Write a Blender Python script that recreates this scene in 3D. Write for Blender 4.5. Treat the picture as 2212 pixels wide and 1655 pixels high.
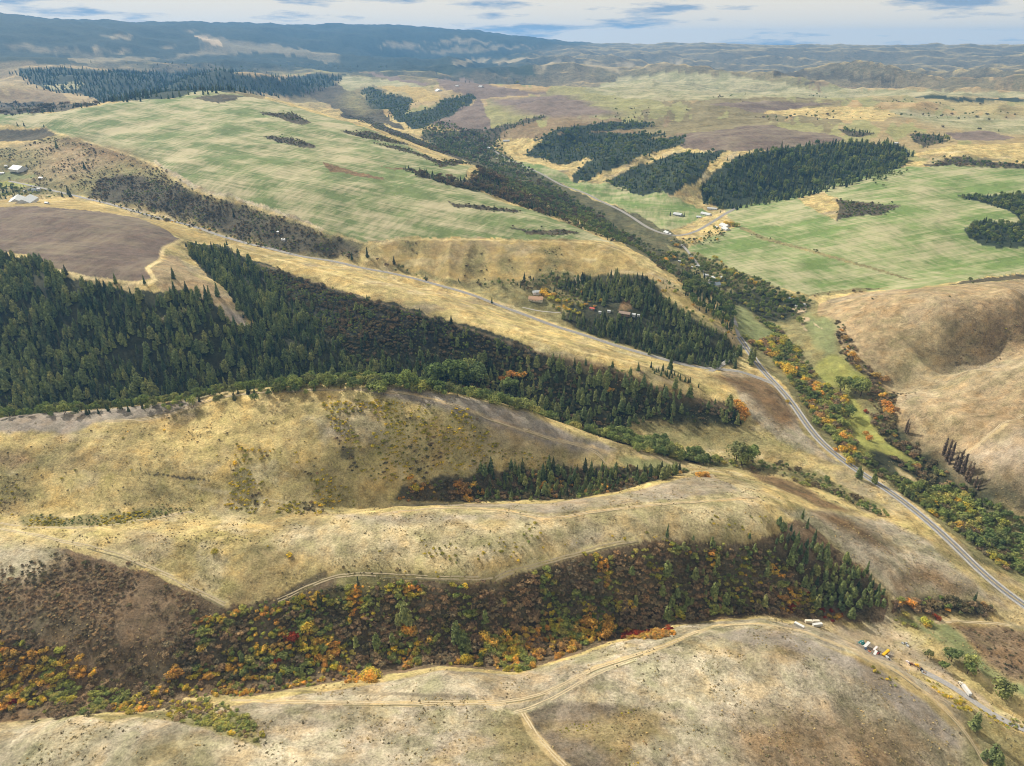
import bpy, math, random
import numpy as np

for _o in list(bpy.data.objects):
    bpy.data.objects.remove(_o)
scene = bpy.context.scene
# ---------------------------------------------------------------- camera, sky, sun, exposure
IMG_W, IMG_H = 2211.0, 1655.0          # units the survey points below are read in
FOC = 1475.0
PITCH = math.atan((IMG_H / 2 - 97.0) / FOC)
CAM = np.array([0.0, 0.0, 500.0])
SUN_AZ = math.radians(-46.0)           # to the left of the view direction
SUN_EL = math.radians(37.0)

SUN_STRENGTH, SKY_STRENGTH, EXPOSURE = 5.0, 0.1, 0.38
HAZE_DENSITY, HAZE_COLOR = 4.8e-5, (0.18, 0.48, 0.95)

CLOUD_SHIFT = (1.3, 2.2, 0.4)

cam_data = bpy.data.cameras.new('camera')
cam_data.sensor_width = 36.0
cam_data.lens = 36.0 * FOC / IMG_W
cam_data.clip_start = 1.0
cam_data.clip_end = 120000.0
camera = bpy.data.objects.new('camera', cam_data)
camera.location = CAM
camera.rotation_euler = (math.pi / 2 - PITCH, 0, 0)
scene.collection.objects.link(camera)
scene.camera = camera

def N(nt, kind, **kw):
    n = nt.nodes.new(kind)
    for k, v in kw.items():
        setattr(n, k, v)
    return n

def make_world():
    w = bpy.data.worlds.new('World'); scene.world = w; w.use_nodes = True
    nt = w.node_tree; nt.nodes.clear(); L = nt.links.new
    out = N(nt, 'ShaderNodeOutputWorld'); bg = N(nt, 'ShaderNodeBackground'); bg.inputs['Strength'].default_value = SKY_STRENGTH
    sky = N(nt, 'ShaderNodeTexSky', sky_type='NISHITA', sun_disc=False)
    sky.sun_elevation = SUN_EL; sky.sun_rotation = SUN_AZ; sky.altitude = 900; sky.dust_density = 2.0
    tc = N(nt, 'ShaderNodeTexCoord'); sep = N(nt, 'ShaderNodeSeparateXYZ'); L(tc.outputs['Generated'], sep.inputs[0])
    zz = N(nt, 'ShaderNodeMath', operation='MAXIMUM'); L(sep.outputs['Z'], zz.inputs[0]); zz.inputs[1].default_value = 0.0
    za = N(nt, 'ShaderNodeMath', operation='ADD'); L(zz.outputs[0], za.inputs[0]); za.inputs[1].default_value = 0.012
    dx = N(nt, 'ShaderNodeMath', operation='DIVIDE'); L(sep.outputs['X'], dx.inputs[0]); L(za.outputs[0], dx.inputs[1])
    dy = N(nt, 'ShaderNodeMath', operation='DIVIDE'); L(sep.outputs['Y'], dy.inputs[0]); L(za.outputs[0], dy.inputs[1])
    cb = N(nt, 'ShaderNodeCombineXYZ'); L(dx.outputs[0], cb.inputs[0]); L(dy.outputs[0], cb.inputs[1])
    # veil of thin bright cloud, broken by a little blue
    n1 = N(nt, 'ShaderNodeTexNoise'); n1.inputs['Scale'].default_value = 0.055; n1.inputs['Detail'].default_value = 6; n1.inputs['Roughness'].default_value = 0.55
    L(cb.outputs[0], n1.inputs['Vector'])
    r1 = N(nt, 'ShaderNodeValToRGB'); r1.color_ramp.elements[0].position = 0.22; r1.color_ramp.elements[1].position = 0.42
    r1.color_ramp.elements[0].color = (0.78,) * 3 + (1,); r1.color_ramp.elements[1].color = (1, 1, 1, 1)
    L(n1.outputs['Fac'], r1.inputs['Fac'])
    mix = N(nt, 'ShaderNodeMix', data_type='RGBA'); L(r1.outputs['Color'], mix.inputs['Factor'])
    L(sky.outputs['Color'], mix.inputs['A']); mix.inputs['B'].default_value = (7.1, 6.5, 5.4, 1)
    # heavier blue grey cloud
    mp = N(nt, 'ShaderNodeMapping'); mp.inputs['Location'].default_value = CLOUD_SHIFT; mp.inputs['Scale'].default_value = (6.0, 6.0, 44.0)
    L(tc.outputs['Generated'], mp.inputs['Vector'])
    n2 = N(nt, 'ShaderNodeTexNoise'); n2.inputs['Scale'].default_value = 1.0; n2.inputs['Detail'].default_value = 9; n2.inputs['Roughness'].default_value = 0.58
    L(mp.outputs[0], n2.inputs['Vector'])
    r2 = N(nt, 'ShaderNodeValToRGB'); r2.color_ramp.elements[0].position = 0.53; r2.color_ramp.elements[1].position = 0.62
    r2.color_ramp.elements[0].color = (0, 0, 0, 1); r2.color_ramp.elements[1].color = (1, 1, 1, 1)
    L(n2.outputs['Fac'], r2.inputs['Fac'])
    mix2 = N(nt, 'ShaderNodeMix', data_type='RGBA'); L(r2.outputs['Color'], mix2.inputs['Factor'])
    L(mix.outputs['Result'], mix2.inputs['A']); mix2.inputs['B'].default_value = (2.4, 3.2, 4.2, 1)
    L(mix2.outputs['Result'], bg.inputs['Color']); L(bg.outputs[0], out.inputs['Surface'])
make_world()

sun_data = bpy.data.lights.new('sun', 'SUN'); sun_data.energy = SUN_STRENGTH; sun_data.angle = math.radians(1.5); sun_data.color = (1.0, 0.93, 0.82)
sun = bpy.data.objects.new('sun', sun_data); scene.collection.objects.link(sun)
sun.rotation_euler = (math.pi / 2 - SUN_EL, 0, math.pi - SUN_AZ)
sun.location = (0, 0, 1500)
scene.view_settings.view_transform = 'Standard'
scene.view_settings.look = 'None'
scene.view_settings.exposure = EXPOSURE
scene.view_settings.gamma = 1.0
scene.view_settings.use_curve_mapping = False
scene.cycles.filter_width = 1.0
# ---------------------------------------------------------------- terrain maths
def ray(x, y):
    """azimuth and tangent of elevation of the sight line through survey point x, y"""
    x = np.asarray(x, float); y = np.asarray(y, float)
    cx = x - IMG_W / 2; cy = IMG_H / 2 - y
    f = FOC * math.cos(PITCH) + cy * math.sin(PITCH)
    u = -FOC * math.sin(PITCH) + cy * math.cos(PITCH)
    h = np.hypot(cx, f)
    return np.arctan2(cx, f), u / h

def hash2(ix, iy, seed):
    n = (ix.astype(np.int64) * 374761393 + iy.astype(np.int64) * 668265263 + seed * 982451653) & 0xffffffff
    n = ((n ^ (n >> 13)) * 1274126177) & 0xffffffff
    n = (n ^ (n >> 16)) & 0xffffffff
    return n.astype(np.float64) / 4294967295.0

def vnoise(x, y, seed=0):
    ix = np.floor(x); iy = np.floor(y)
    fx = x - ix; fy = y - iy
    fx = fx * fx * fx * (fx * (fx * 6 - 15) + 10); fy = fy * fy * fy * (fy * (fy * 6 - 15) + 10)
    a = hash2(ix, iy, seed); b = hash2(ix + 1, iy, seed)
    c = hash2(ix, iy + 1, seed); d = hash2(ix + 1, iy + 1, seed)
    return (a * (1 - fx) + b * fx) * (1 - fy) + (c * (1 - fx) + d * fx) * fy * 1.0

def fbm(x, y, octaves=4, seed=0):
    s = 0; a = 1.0; t = 0
    for o in range(octaves):
        s = s + a * (vnoise(x, y, seed + o) * 2 - 1); t += a
        x, y = (x * 0.8 - y * 0.6) * 2.03 + 17.1, (x * 0.6 + y * 0.8) * 2.03 + 5.3; a *= 0.5
    return s / t

def ridged(x, y, octaves=4, seed=0):
    s = 0; a = 1.0; t = 0
    for o in range(octaves):
        s = s + a * (1 - np.abs(vnoise(x, y, seed + o) * 2 - 1)); t += a
        x, y = (x * 0.8 - y * 0.6) * 2.1 + 7.7, (x * 0.6 + y * 0.8) * 2.1 + 3.1; a *= 0.5
    return s / t

def at_height(x, y, z):
    az, t = ray(x, y)
    r = (z - CAM[2]) / t
    return az, r

# survey lines: (x, y, height) along crests, edges, floors
SURVEY = [
    # hill in the foreground: top and its far edge
    [(0, 1650, 78), (300, 1640, 84), (700, 1640, 86), (1100, 1640, 86), (1500, 1640, 82), (1850, 1640, 62), (2050, 1640, 38), (2211, 1650, 22)],
    [(0, 1585, 74), (170, 1548, 76), (330, 1552, 74), (560, 1520, 66), (760, 1485, 62), (960, 1450, 58), (1110, 1462, 54), (1230, 1425, 52), (1340, 1388, 48), (1480, 1352, 42), (1640, 1338, 38), (1780, 1362, 36), (1930, 1430, 36), (2060, 1520, 32), (2130, 1600, 28)],
    [(600, 1570, 76), (900, 1540, 72), (1200, 1540, 70), (1500, 1460, 66), (1650, 1500, 66), (1850, 1540, 54)],
    # gully beyond it, draining right
    [(0, 1528, 62), (170, 1508, 60), (350, 1510, 56), (560, 1480, 50), (760, 1455, 45), (960, 1422, 40), (1110, 1430, 34), (1250, 1390, 32), (1400, 1352, 26), (1600, 1322, 21), (1800, 1336, 15), (1960, 1345, 10), (2100, 1335, 4), (2211, 1342, 0)],
    # yard on the right
    [(1800, 1375, 22), (1960, 1450, 20), (2060, 1490, 18), (2211, 1560, 14)],
    [(2000, 1390, 13), (2100, 1480, 8), (2211, 1570, 4)],
    [(2080, 1380, 14), (2211, 1420, 12), (2211, 1500, 10)],
    # edge of the second hill
    [(0, 1190, 108), (130, 1180, 106), (330, 1235, 94), (480, 1310, 78), (560, 1300, 78), (720, 1240, 84), (880, 1250, 80), (1070, 1248, 78), (1300, 1172, 82), (1480, 1160, 78), (1640, 1160, 72), (1700, 1120, 66), (1760, 1140, 55), (1870, 1225, 36), (1920, 1290, 22)],
    [(0, 1400, 82), (250, 1400, 76), (500, 1400, 62), (850, 1350, 58), (1200, 1320, 50), (1450, 1260, 50), (1700, 1250, 40)],
    # its top, and north edge
    [(0, 1150, 112), (200, 1150, 108), (450, 1160, 100), (700, 1150, 98), (900, 1120, 96), (1150, 1100, 92), (1400, 1075, 84), (1560, 1040, 70), (1640, 1050, 62)],
    [(640, 1128, 98), (850, 1092, 90), (1000, 1088, 86), (1200, 1086, 82), (1350, 1062, 74), (1480, 1028, 60), (1540, 1020, 54)],
    # draw behind it
    [(60, 1120, 102), (250, 1115, 98), (420, 1100, 92), (640, 1108, 84), (850, 1076, 66), (1000, 1072, 58), (1180, 1070, 52), (1340, 1046, 46), (1470, 1018, 38), (1540, 1008, 30)],
    # right nose of second hill, down to highway
    [(1700, 1060, 52), (1850, 1130, 36), (2000, 1230, 20), (2100, 1290, 10)],
    [(1640, 1000, 22), (1760, 1035, 18), (1860, 1085, 14)],
    # third hill: crest
    [(0, 905, 138), (180, 888, 140), (370, 872, 140), (480, 848, 146), (680, 833, 150), (850, 835, 144), (1000, 853, 128), (1150, 893, 104), (1250, 938, 82), (1330, 965, 68), (1500, 1008, 34)],
    [(0, 960, 136), (200, 950, 134), (400, 920, 134), (600, 890, 138), (800, 880, 138), (950, 900, 124)],
    [(0, 1050, 118), (200, 1050, 114), (400, 1020, 114), (600, 1000, 112), (800, 980, 110), (950, 980, 96), (1100, 960, 88), (1250, 985, 66)],
    # creek behind third hill
    [(0, 925, 72), (200, 912, 70), (400, 895, 68), (600, 870, 66), (800, 858, 62), (980, 868, 56), (1120, 890, 50), (1260, 935, 42), (1400, 965, 33), (1520, 992, 24), (1600, 998, 22)],
    # wooded slope facing us
    [(0, 760, 112), (200, 760, 112), (400, 770, 104), (600, 750, 104), (850, 740, 104), (1100, 790, 82), (1300, 840, 66), (1500, 900, 46)],
    [(0, 545, 192), (60, 552, 192), (150, 595, 184), (330, 608, 178), (430, 600, 168), (500, 640, 150)],
    [(440, 555, 150), (470, 600, 140), (560, 640, 126), (600, 700, 112)],
    # tan ridge strip, near edge and crest
    [(400, 522, 164), (560, 565, 152), (740, 628, 142), (960, 690, 124), (1180, 765, 98), (1300, 785, 90), (1450, 845, 68), (1610, 885, 48)],
    [(490, 532, 168), (620, 565, 158), (760, 600, 148), (930, 640, 134), (1100, 705, 112), (1250, 755, 96), (1400, 790, 78), (1560, 806, 52)],
    # side road
    [(0, 385, 190), (130, 412, 185), (220, 438, 176), (320, 466, 164), (430, 490, 154), (500, 518, 146), (600, 542, 137), (720, 566, 126), (850, 592, 113), (1000, 630, 98), (1130, 680, 80), (1250, 720, 68), (1350, 752, 59), (1450, 780, 50), (1560, 797, 42), (1600, 770, 43)],
    # brown field
    [(0, 440, 204), (200, 448, 202), (340, 485, 188), (400, 515, 176)],
    [(0, 500, 202), (180, 520, 198), (330, 560, 184)],
    # slope to the green upland
    [(0, 290, 262), (100, 282, 270), (330, 356, 234), (400, 408, 208), (560, 455, 186), (700, 505, 164), (790, 530, 150)],
    [(0, 340, 228), (150, 360, 220), (300, 410, 196), (500, 470, 168)],
    # green upland
    [(0, 258, 292), (110, 262, 294), (250, 300, 268), (450, 380, 228), (650, 450, 194), (850, 510, 158)],
    [(0, 243, 290), (100, 243, 300), (230, 225, 318), (330, 214, 330), (440, 195, 348), (520, 203, 344)],
    [(350, 250, 306), (550, 290, 280), (750, 350, 240), (950, 430, 196), (1150, 490, 164)],
    [(600, 226, 322), (780, 275, 276), (900, 330, 232), (1040, 370, 200), (1100, 430, 172), (1240, 495, 150)],
    [(860, 518, 155), (1000, 516, 156), (1150, 520, 152), (1290, 522, 148), (1335, 535, 143)],
    [(870, 580, 118), (1000, 605, 110), (1150, 608, 108), (1250, 590, 116), (1380, 592, 122)],
    [(1157, 640, 92), (1260, 650, 90), (1350, 680, 84)],
    [(1400, 600, 122), (1480, 645, 100), (1560, 712, 70), (1600, 750, 48)],
    [(1300, 620, 102), (1400, 690, 80), (1500, 760, 54)],
    # main valley floor, far to near
    [(640, 212, 215), (800, 262, 190), (900, 290, 168), (1060, 330, 132), (1150, 400, 108), (1250, 440, 94), (1400, 510, 76), (1480, 580, 66), (1580, 645, 56), (1660, 710, 48), (1740, 790, 38), (1830, 880, 28), (1900, 970, 18), (2000, 1070, 8), (2100, 1180, 2), (2211, 1270, -4)],
    [(1120, 350, 126), (1260, 410, 102), (1380, 450, 92), (1500, 470, 88), (1560, 460, 92), (1530, 500, 84)],
    # highway
    [(1610, 745, 44), (1640, 795, 40), (1700, 852, 34), (1745, 925, 28), (1790, 972, 24), (1860, 1022, 20), (1950, 1085, 15), (2050, 1165, 10), (2130, 1240, 6), (2211, 1312, 2)],
    [(1640, 860, 46), (1660, 940, 36), (1750, 1000, 24)],
    # green field on the right
    [(1500, 538, 82), (1600, 600, 72), (1750, 645, 66), (1850, 636, 76)],
    [(1600, 500, 92), (1800, 540, 98), (2000, 580, 100), (2211, 585, 112)],
    [(1700, 430, 128), (1800, 420, 146), (1960, 362, 196), (2100, 360, 206), (2211, 372, 206)],
    [(1900, 480, 138), (2100, 480, 150), (2211, 480, 158)],
    # tan hills on the right
    [(1770, 665, 66), (1880, 645, 102), (2000, 632, 126), (2120, 640, 132), (2211, 648, 136)],
    [(1850, 800, 46), (1900, 720, 84), (2050, 700, 110), (2211, 680, 122)],
    [(1940, 845, 36), (2060, 790, 58), (2211, 715, 92)],
    [(1960, 860, 42), (2080, 810, 74), (2211, 765, 106)],
    [(1950, 920, 32), (2080, 900, 60), (2211, 880, 84)],
    [(2020, 985, 20), (2120, 990, 44), (2211, 1000, 62)],
    [(2100, 1060, 14), (2211, 1120, 18)],
    [(2211, 620, 120), (2100, 608, 108)],
    # middle distance
    [(790, 195, 250), (720, 165, 290), (860, 165, 280), (1000, 172, 262)],
    [(880, 250, 205), (960, 235, 225), (1000, 245, 222), (1060, 262, 208), (930, 272, 190)],
    [(1090, 330, 136), (1200, 292, 196), (1300, 280, 206), (1440, 285, 208)],
    [(1140, 335, 130), (1180, 318, 158), (1330, 300, 190)],
    [(1210, 358, 124), (1320, 330, 168), (1400, 310, 196)],
    [(1240, 380, 112), (1330, 345, 160), (1450, 305, 200)],
    [(1290, 385, 114), (1390, 345, 166), (1480, 318, 200)],
    [(1400, 415, 108), (1460, 395, 140), (1560, 335, 200)],
    [(1515, 430, 104), (1590, 345, 196), (1674, 325, 212), (1760, 314, 222), (1840, 306, 230), (1960, 318, 226)],
    [(1574, 452, 98), (1724, 425, 124), (1824, 398, 158), (1954, 362, 192)],
    [(1480, 300, 214), (1640, 275, 236), (1820, 295, 236), (2050, 300, 240), (2211, 310, 236)],
    [(2000, 330, 222), (2100, 325, 232), (2211, 340, 226)],
    [(1200, 240, 236), (1400, 235, 246), (1650, 240, 250), (1900, 235, 258), (2211, 250, 256)],
    [(1100, 200, 262), (1300, 195, 262), (1600, 195, 262), (1900, 195, 266), (2211, 205, 262)],
    [(0, 200, 300), (130, 205, 292), (230, 226, 268), (60, 225, 268)],
    [(0, 160, 350), (200, 165, 343), (400, 165, 338), (600, 165, 325)],
    [(300, 196, 276), (460, 183, 280), (600, 190, 255)],
    [(0, 130, 402), (250, 130, 396), (500, 135, 376), (700, 140, 345)],
    [(900, 140, 285), (1200, 160, 275), (1500, 160, 268), (1800, 165, 262), (2211, 180, 250)],
]
# far country given by bearing (radians), distance (m), height (m)
FAR = []
for _x, _y in [(0, 45), (150, 48), (300, 52), (500, 59), (700, 67), (860, 66), (1000, 71), (1150, 86), (1240, 97)]:
    _a, _t = ray(_x, _y); _d = 8000. + 4000. * _x / 1240.
    FAR.append((float(_a), _d, 500 + _d * float(_t)))
    FAR.append((float(_a), min(_d * 1.5, 15500.), 440 + _d * float(_t)))
    FAR.append((float(_a), _d * 0.72, 385 - 0.06 * _x + 0.2 * _d * max(0, float(_t))))
for _x, _y in [(1280, 97), (1400, 98), (1560, 95), (1640, 98), (1800, 96), (1900, 99), (2100, 99), (2211, 99)]:
    _a, _t = ray(_x, _y); FAR.append((float(_a), 13000., 498 + 13000 * float(_t)))
    FAR.append((float(_a), 15600., 440.))
    FAR.append((float(_a), 9800., 330.))
    FAR.append((float(_a), 7200., 245.))
for _a, _s in ((-1.0, 330), (-0.8, 300), (0.8, 240), (1.0, 240)):
    FAR += [(_a, 15500., 520.), (_a, 8500., 690. if _a < 0 else 260.), (_a, 6000., 290.), (_a, 2500., 240.), (_a, 1200., 160. if _a < 0 else 130.)]
    if abs(_a) > 0.9:
        FAR += [(_a, 500., 95.), (_a, 150., 80.)] if _a < 0 else [(_a, 500., 18.), (_a, 300., 14.), (_a, 150., 30.)]
FAR += [(0.0, 150., 84.), (-0.5, 150., 84.), (0.5, 150., 50.)]

def build_height():
    P = []
    for line in SURVEY:
        for (x0, y0, z0), (x1, y1, z1) in zip(line[:-1], line[1:]):
            n = max(1, int(math.hypot(x1 - x0, y1 - y0) / 70))
            for k in range(n):
                t = k / n
                P.append((x0 + (x1 - x0) * t, y0 + (y1 - y0) * t, z0 + (z1 - z0) * t))
        P.append(line[-1])
    P = np.array(P)
    az, r = at_height(P[:, 0], P[:, 1], P[:, 2])
    az = np.concatenate([az, [f[0] for f in FAR]]); r = np.concatenate([r, [f[1] for f in FAR]])
    z = np.concatenate([P[:, 2], [f[2] for f in FAR]])
    return az, r, z

AZ_MIN, AZ_MAX, R_MIN, R_MAX = -1.08, 1.08, 110.0, 16000.0
S_AZ, S_LR = 1.25, 1.0
def warp(az, r):
    return np.stack([az * S_AZ, np.log(r) * S_LR], -1)

def tps_fit(X, z, lam):
    n = len(X)
    d2 = ((X[:, None] - X[None]) ** 2).sum(-1)
    K = 0.5 * d2 * np.log(d2 + 1e-12) + lam * np.eye(n)
    Pm = np.concatenate([np.ones((n, 1)), X], 1)
    A = np.zeros((n + 3, n + 3)); A[:n, :n] = K; A[:n, n:] = Pm; A[n:, :n] = Pm.T
    w = np.linalg.solve(A, np.concatenate([z, np.zeros(3)]))
    return w

def tps_eval(X, w, Q):
    out = np.empty(len(Q)); n = len(X)
    for s in range(0, len(Q), 8000):
        q = Q[s:s + 8000]
        d2 = (q[:, :1] - X[None, :, 0]) ** 2 + (q[:, 1:] - X[None, :, 1]) ** 2
        out[s:s + 8000] = (0.5 * d2 * np.log(d2 + 1e-12)) @ w[:n] + w[n] + q @ w[n + 1:]
    return out

_saz, _sr, _sz = build_height()
# work with height in units of distance so every scale is treated alike
_X = warp(_saz, _sr)
_w = tps_fit(_X, _sz, 2e-4)
_ca = np.linspace(AZ_MIN, AZ_MAX, 260)
_cl = np.linspace(math.log(R_MIN), math.log(R_MAX), 420)
_g = np.stack(np.meshgrid(_ca, _cl, indexing='ij'), -1).reshape(-1, 2)
COARSE = tps_eval(_X, _w, np.stack([_g[:, 0] * S_AZ, _g[:, 1] * S_LR], -1)).reshape(260, 420)

def catmull(t):
    return np.stack([-.5 * t + t * t - .5 * t ** 3, 1 - 2.5 * t * t + 1.5 * t ** 3, .5 * t + 2 * t * t - 1.5 * t ** 3, -.5 * t * t + .5 * t ** 3])

def base_height(az, r):
    u = np.clip((az - AZ_MIN) / (AZ_MAX - AZ_MIN) * 259, 1, 257.999)
    v = np.clip((np.log(r) - _cl[0]) / (_cl[-1] - _cl[0]) * 419, 1, 417.999)
    iu = u.astype(int); iv = v.astype(int)
    wu = catmull(u - iu); wv = catmull(v - iv)
    out = 0
    for a in range(4):
        for b in range(4):
            out = out + wu[a] * wv[b] * COARSE[iu + a - 1, iv + b - 1]
    return out

def sstep(a, b, x):
    t = np.clip((x - a) / (b - a), 0, 1)
    return t * t * (3 - 2 * t)

def height(az, r):
    x = r * np.sin(az); y = r * np.cos(az)
    h = base_height(az, r)
    h = h + fbm(x / 90, y / 90, 4, 11) * (2.2 * sstep(200, 900, r) + 2.5 * sstep(900, 2200, r)) + fbm(x / 14, y / 14, 3, 31) * 0.45
    h = h + fbm(x / 420, y / 420, 4, 21) * 30 * sstep(2300, 4200, r)
    h = h + (ridged(x / 150, y / 150, 3, 61) - .6) * (4.2 + 5.0 * sstep(900, 1800, r)) * sstep(250, 500, r) + (ridged(x / 46, y / 46, 3, 63) - .6) * 1.3 * sstep(230, 420, r)
    h = h + (ridged(x / 260 + .3, y / 200, 3, 65) - .6) * 26 * sstep(.36, .46, az) * sstep(760, 900, r) * (1 - sstep(1150, 1300, r))
    h = h + (ridged(x / 620 + .2, y / 480, 4, 69) - .6) * 62 * sstep(2500, 3600, r)
    bluff = sstep(-.16, -.12, az) * (1 - sstep(.11, .14, az)) * sstep(1170, 1215, r) * (1 - sstep(1300, 1370, r))
    h = h + bluff * (ridged(x / 74, y / 500, 2, 71) - .66) * 22
    h = h + (ridged(x / 95 + y / 240, y / 300, 2, 73) - .62) * 15 * sstep(.40, .47, az) * sstep(760, 860, r) * (1 - sstep(1150, 1300, r))
    h = h + (ridged(x / 120, y / 190, 2, 77) - .6) * 16 * sstep(1500, 1750, r) * (1 - sstep(2600, 3200, r)) * sstep(-.02, .05, az) * (1 - sstep(.22, .28, az))
    canyon = sstep(3600, 5600, r) * (1 - sstep(9000, 12000, r)) * sstep(-.25, 0.0, az)
    h = h + canyon * (ridged(x / 1100 + y / 2600, y / 1800, 4, 91) - .62) * 230
    far = sstep(4200, 8000, r)
    h = h + far * (ridged(x / 2300, y / 2300, 5, 41) - 0.62) * 150 * (1 - 0.6 * sstep(8500, 12500, r)) * (1 - .6 * sstep(.1, -.2, az) * sstep(6500, 8000, r))
    return h

# log-polar lattice: finer where the ground is close
def lattice():
    a_in = np.linspace(-0.70, 0.70, 760)
    da = 0.0052
    left = np.arange(AZ_MIN, -0.70 - 1e-6, da); right = np.arange(0.70 + da, AZ_MAX, da)
    A = np.concatenate([left, a_in, right])
    lr = [math.log(R_MIN)]
    while lr[-1] < math.log(R_MAX):
        r = math.exp(lr[-1])
        step = 0.0105 if r < 240 else 0.0036 if r < 1500 else 0.0052 if r < 4000 else 0.012
        lr.append(lr[-1] + step)
    return A, np.exp(np.array(lr))
GA, GR = lattice()
_AA, _RR = np.meshgrid(GA, GR, indexing='ij')
GH = height(_AA.ravel(), _RR.ravel()).reshape(_AA.shape)
# ---------------------------------------------------------------- sight lines onto the ground
_cm = np.maximum.accumulate((GH - CAM[2]) / GR[None], 1)
def ground_at(az, r):
    """height of the built mesh at bearing az, distance r (bilinear on the lattice)"""
    az = np.asarray(az, float); r = np.asarray(r, float)
    i = np.clip(np.searchsorted(GA, az) - 1, 0, len(GA) - 2); j = np.clip(np.searchsorted(GR, r) - 1, 0, len(GR) - 2)
    u = np.clip((az - GA[i]) / (GA[i + 1] - GA[i]), 0, 1); v = np.clip((r - GR[j]) / (GR[j + 1] - GR[j]), 0, 1)
    return (GH[i, j] * (1 - u) + GH[i + 1, j] * u) * (1 - v) + (GH[i, j + 1] * (1 - u) + GH[i + 1, j + 1] * u) * v

def ground_xy(x, y):
    return ground_at(np.arctan2(x, y), np.hypot(x, y))

def hit(x, y):
    """world x, y of the ground seen at survey point(s); points above the skyline go far out"""
    az, t = ray(np.atleast_1d(x), np.atleast_1d(y))
    i = np.clip(np.searchsorted(GA, az), 1, len(GA) - 1)
    i = np.where(np.abs(GA[i] - az) < np.abs(GA[i - 1] - az), i, i - 1)
    r = np.empty(len(az))
    for k in range(len(az)):
        c = _cm[i[k]]
        j = int(np.searchsorted(c, t[k]))
        if j >= len(GR): r[k] = GR[-1]; continue
        if j == 0: r[k] = GR[0]; continue
        f = (t[k] - c[j - 1]) / max(c[j] - c[j - 1], 1e-9)
        r[k] = GR[j - 1] + (GR[j] - GR[j - 1]) * f
    return r * np.sin(az), r * np.cos(az)

def seen_px(x, y, z):
    """survey coordinates of world points"""
    f = y * math.cos(PITCH) - (z - CAM[2]) * math.sin(PITCH)
    u = y * math.sin(PITCH) + (z - CAM[2]) * math.cos(PITCH)
    return IMG_W / 2 + FOC * x / f, IMG_H / 2 - FOC * u / f, f

def outline(pts, step=28.0, closed=True):
    """survey polygon or line -> world x, y; a point may carry its own height for ground out of sight"""
    n = len(pts); out = []
    for k in range(n if closed else n - 1):
        a = pts[k]; b = pts[(k + 1) % n]
        m = max(1, int(math.hypot(b[0] - a[0], b[1] - a[1]) / step))
        za = a[2] if len(a) > 2 else None; zb = b[2] if len(b) > 2 else None
        for q in range(m):
            t = q / m
            z = None
            if za is not None and zb is not None: z = za + (zb - za) * t
            elif za is not None and t < 0.5: z = za
            elif zb is not None and t >= 0.5: z = zb
            out.append((a[0] + (b[0] - a[0]) * t, a[1] + (b[1] - a[1]) * t, z))
    if not closed: out.append(tuple(pts[-1][:2]) + (pts[-1][2] if len(pts[-1]) > 2 else None,))
    xs = np.array([o[0] for o in out]); ys = np.array([o[1] for o in out])
    wx, wy = hit(xs, ys)
    for k, o in enumerate(out):
        if o[2] is not None:
            az, r = at_height(o[0], o[1], o[2])
            wx[k] = r * math.sin(az); wy[k] = r * math.cos(az)
    return np.stack([wx, wy], -1)

def inside(poly, x, y):
    res = np.zeros(x.shape, bool)
    n = len(poly)
    for k in range(n):
        x0, y0 = poly[k]; x1, y1 = poly[(k + 1) % n]
        if y0 == y1: continue
        c = (y0 > y) != (y1 > y)
        res ^= c & (x < (x1 - x0) * (y - y0) / (y1 - y0) + x0)
    return res

def line_distance(poly, x, y, closed):
    d = np.full(x.shape, 1e12); n = len(poly)
    for k in range(n if closed else n - 1):
        x0, y0 = poly[k]; x1, y1 = poly[(k + 1) % n]
        vx, vy = x1 - x0, y1 - y0; l2 = vx * vx + vy * vy + 1e-9
        t = np.clip(((x - x0) * vx + (y - y0) * vy) / l2, 0, 1)
        d = np.minimum(d, (x - x0 - t * vx) ** 2 + (y - y0 - t * vy) ** 2)
    return np.sqrt(d)

# ---------------------------------------------------------------- land cover
# colour, mottle, streak, speckle
GRASS  = ((0.485, 0.385, 0.175), 0.80, 0.0, 0.22)
PALE   = ((0.48, 0.42, 0.295), 0.80, 0.0, 0.18)
GREY   = ((0.29, 0.25, 0.205), 0.60, 0.0, 0.15)
STUB   = ((0.36, 0.31, 0.225), 0.85, 0.0, 0.30)
OLIVE  = ((0.24, 0.215, 0.10), 0.75, 0.0, 0.45)
GOLD   = ((0.40, 0.305, 0.125), 0.60, 0.0, 0.12)
CROP   = ((0.150, 0.195, 0.072), 0.30, 1.0, 0.0)
CROP2  = ((0.155, 0.220, 0.068), 0.30, 0.8, 0.0)
MEADOW = ((0.20, 0.22, 0.095), 0.55, 0.15, 0.1)
BRIGHT = ((0.30, 0.305, 0.080), 0.60, 0.1, 0.1)
SOIL   = ((0.150, 0.112, 0.088), 0.45, 0.25, 0.1)
DARK   = ((0.100, 0.088, 0.056), 0.80, 0.0, 0.55)
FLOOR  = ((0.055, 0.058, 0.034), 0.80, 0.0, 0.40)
SCRUB  = ((0.195, 0.140, 0.085), 0.85, 0.0, 0.75)
RUST   = ((0.20, 0.135, 0.070), 0.80, 0.0, 0.45)
TANHILL= ((0.345, 0.262, 0.150), 0.75, 0.0, 0.20)
BARE   = ((0.47, 0.37, 0.24), 0.50, 0.0, 0.10)
PURPLE = ((0.20, 0.155, 0.125), 0.45, 0.0, 0.1)
FARTAN = ((0.36, 0.290, 0.165), 0.55, 0.25, 0.0)
FARGRN = ((0.235, 0.235, 0.120), 0.50, 0.8, 0.0)
FARPALE = ((0.33, 0.275, 0.17), 0.4, 0.2, 0.0)
WOOD   = ((0.045, 0.058, 0.036), 0.60, 0.0, 0.2)

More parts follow.
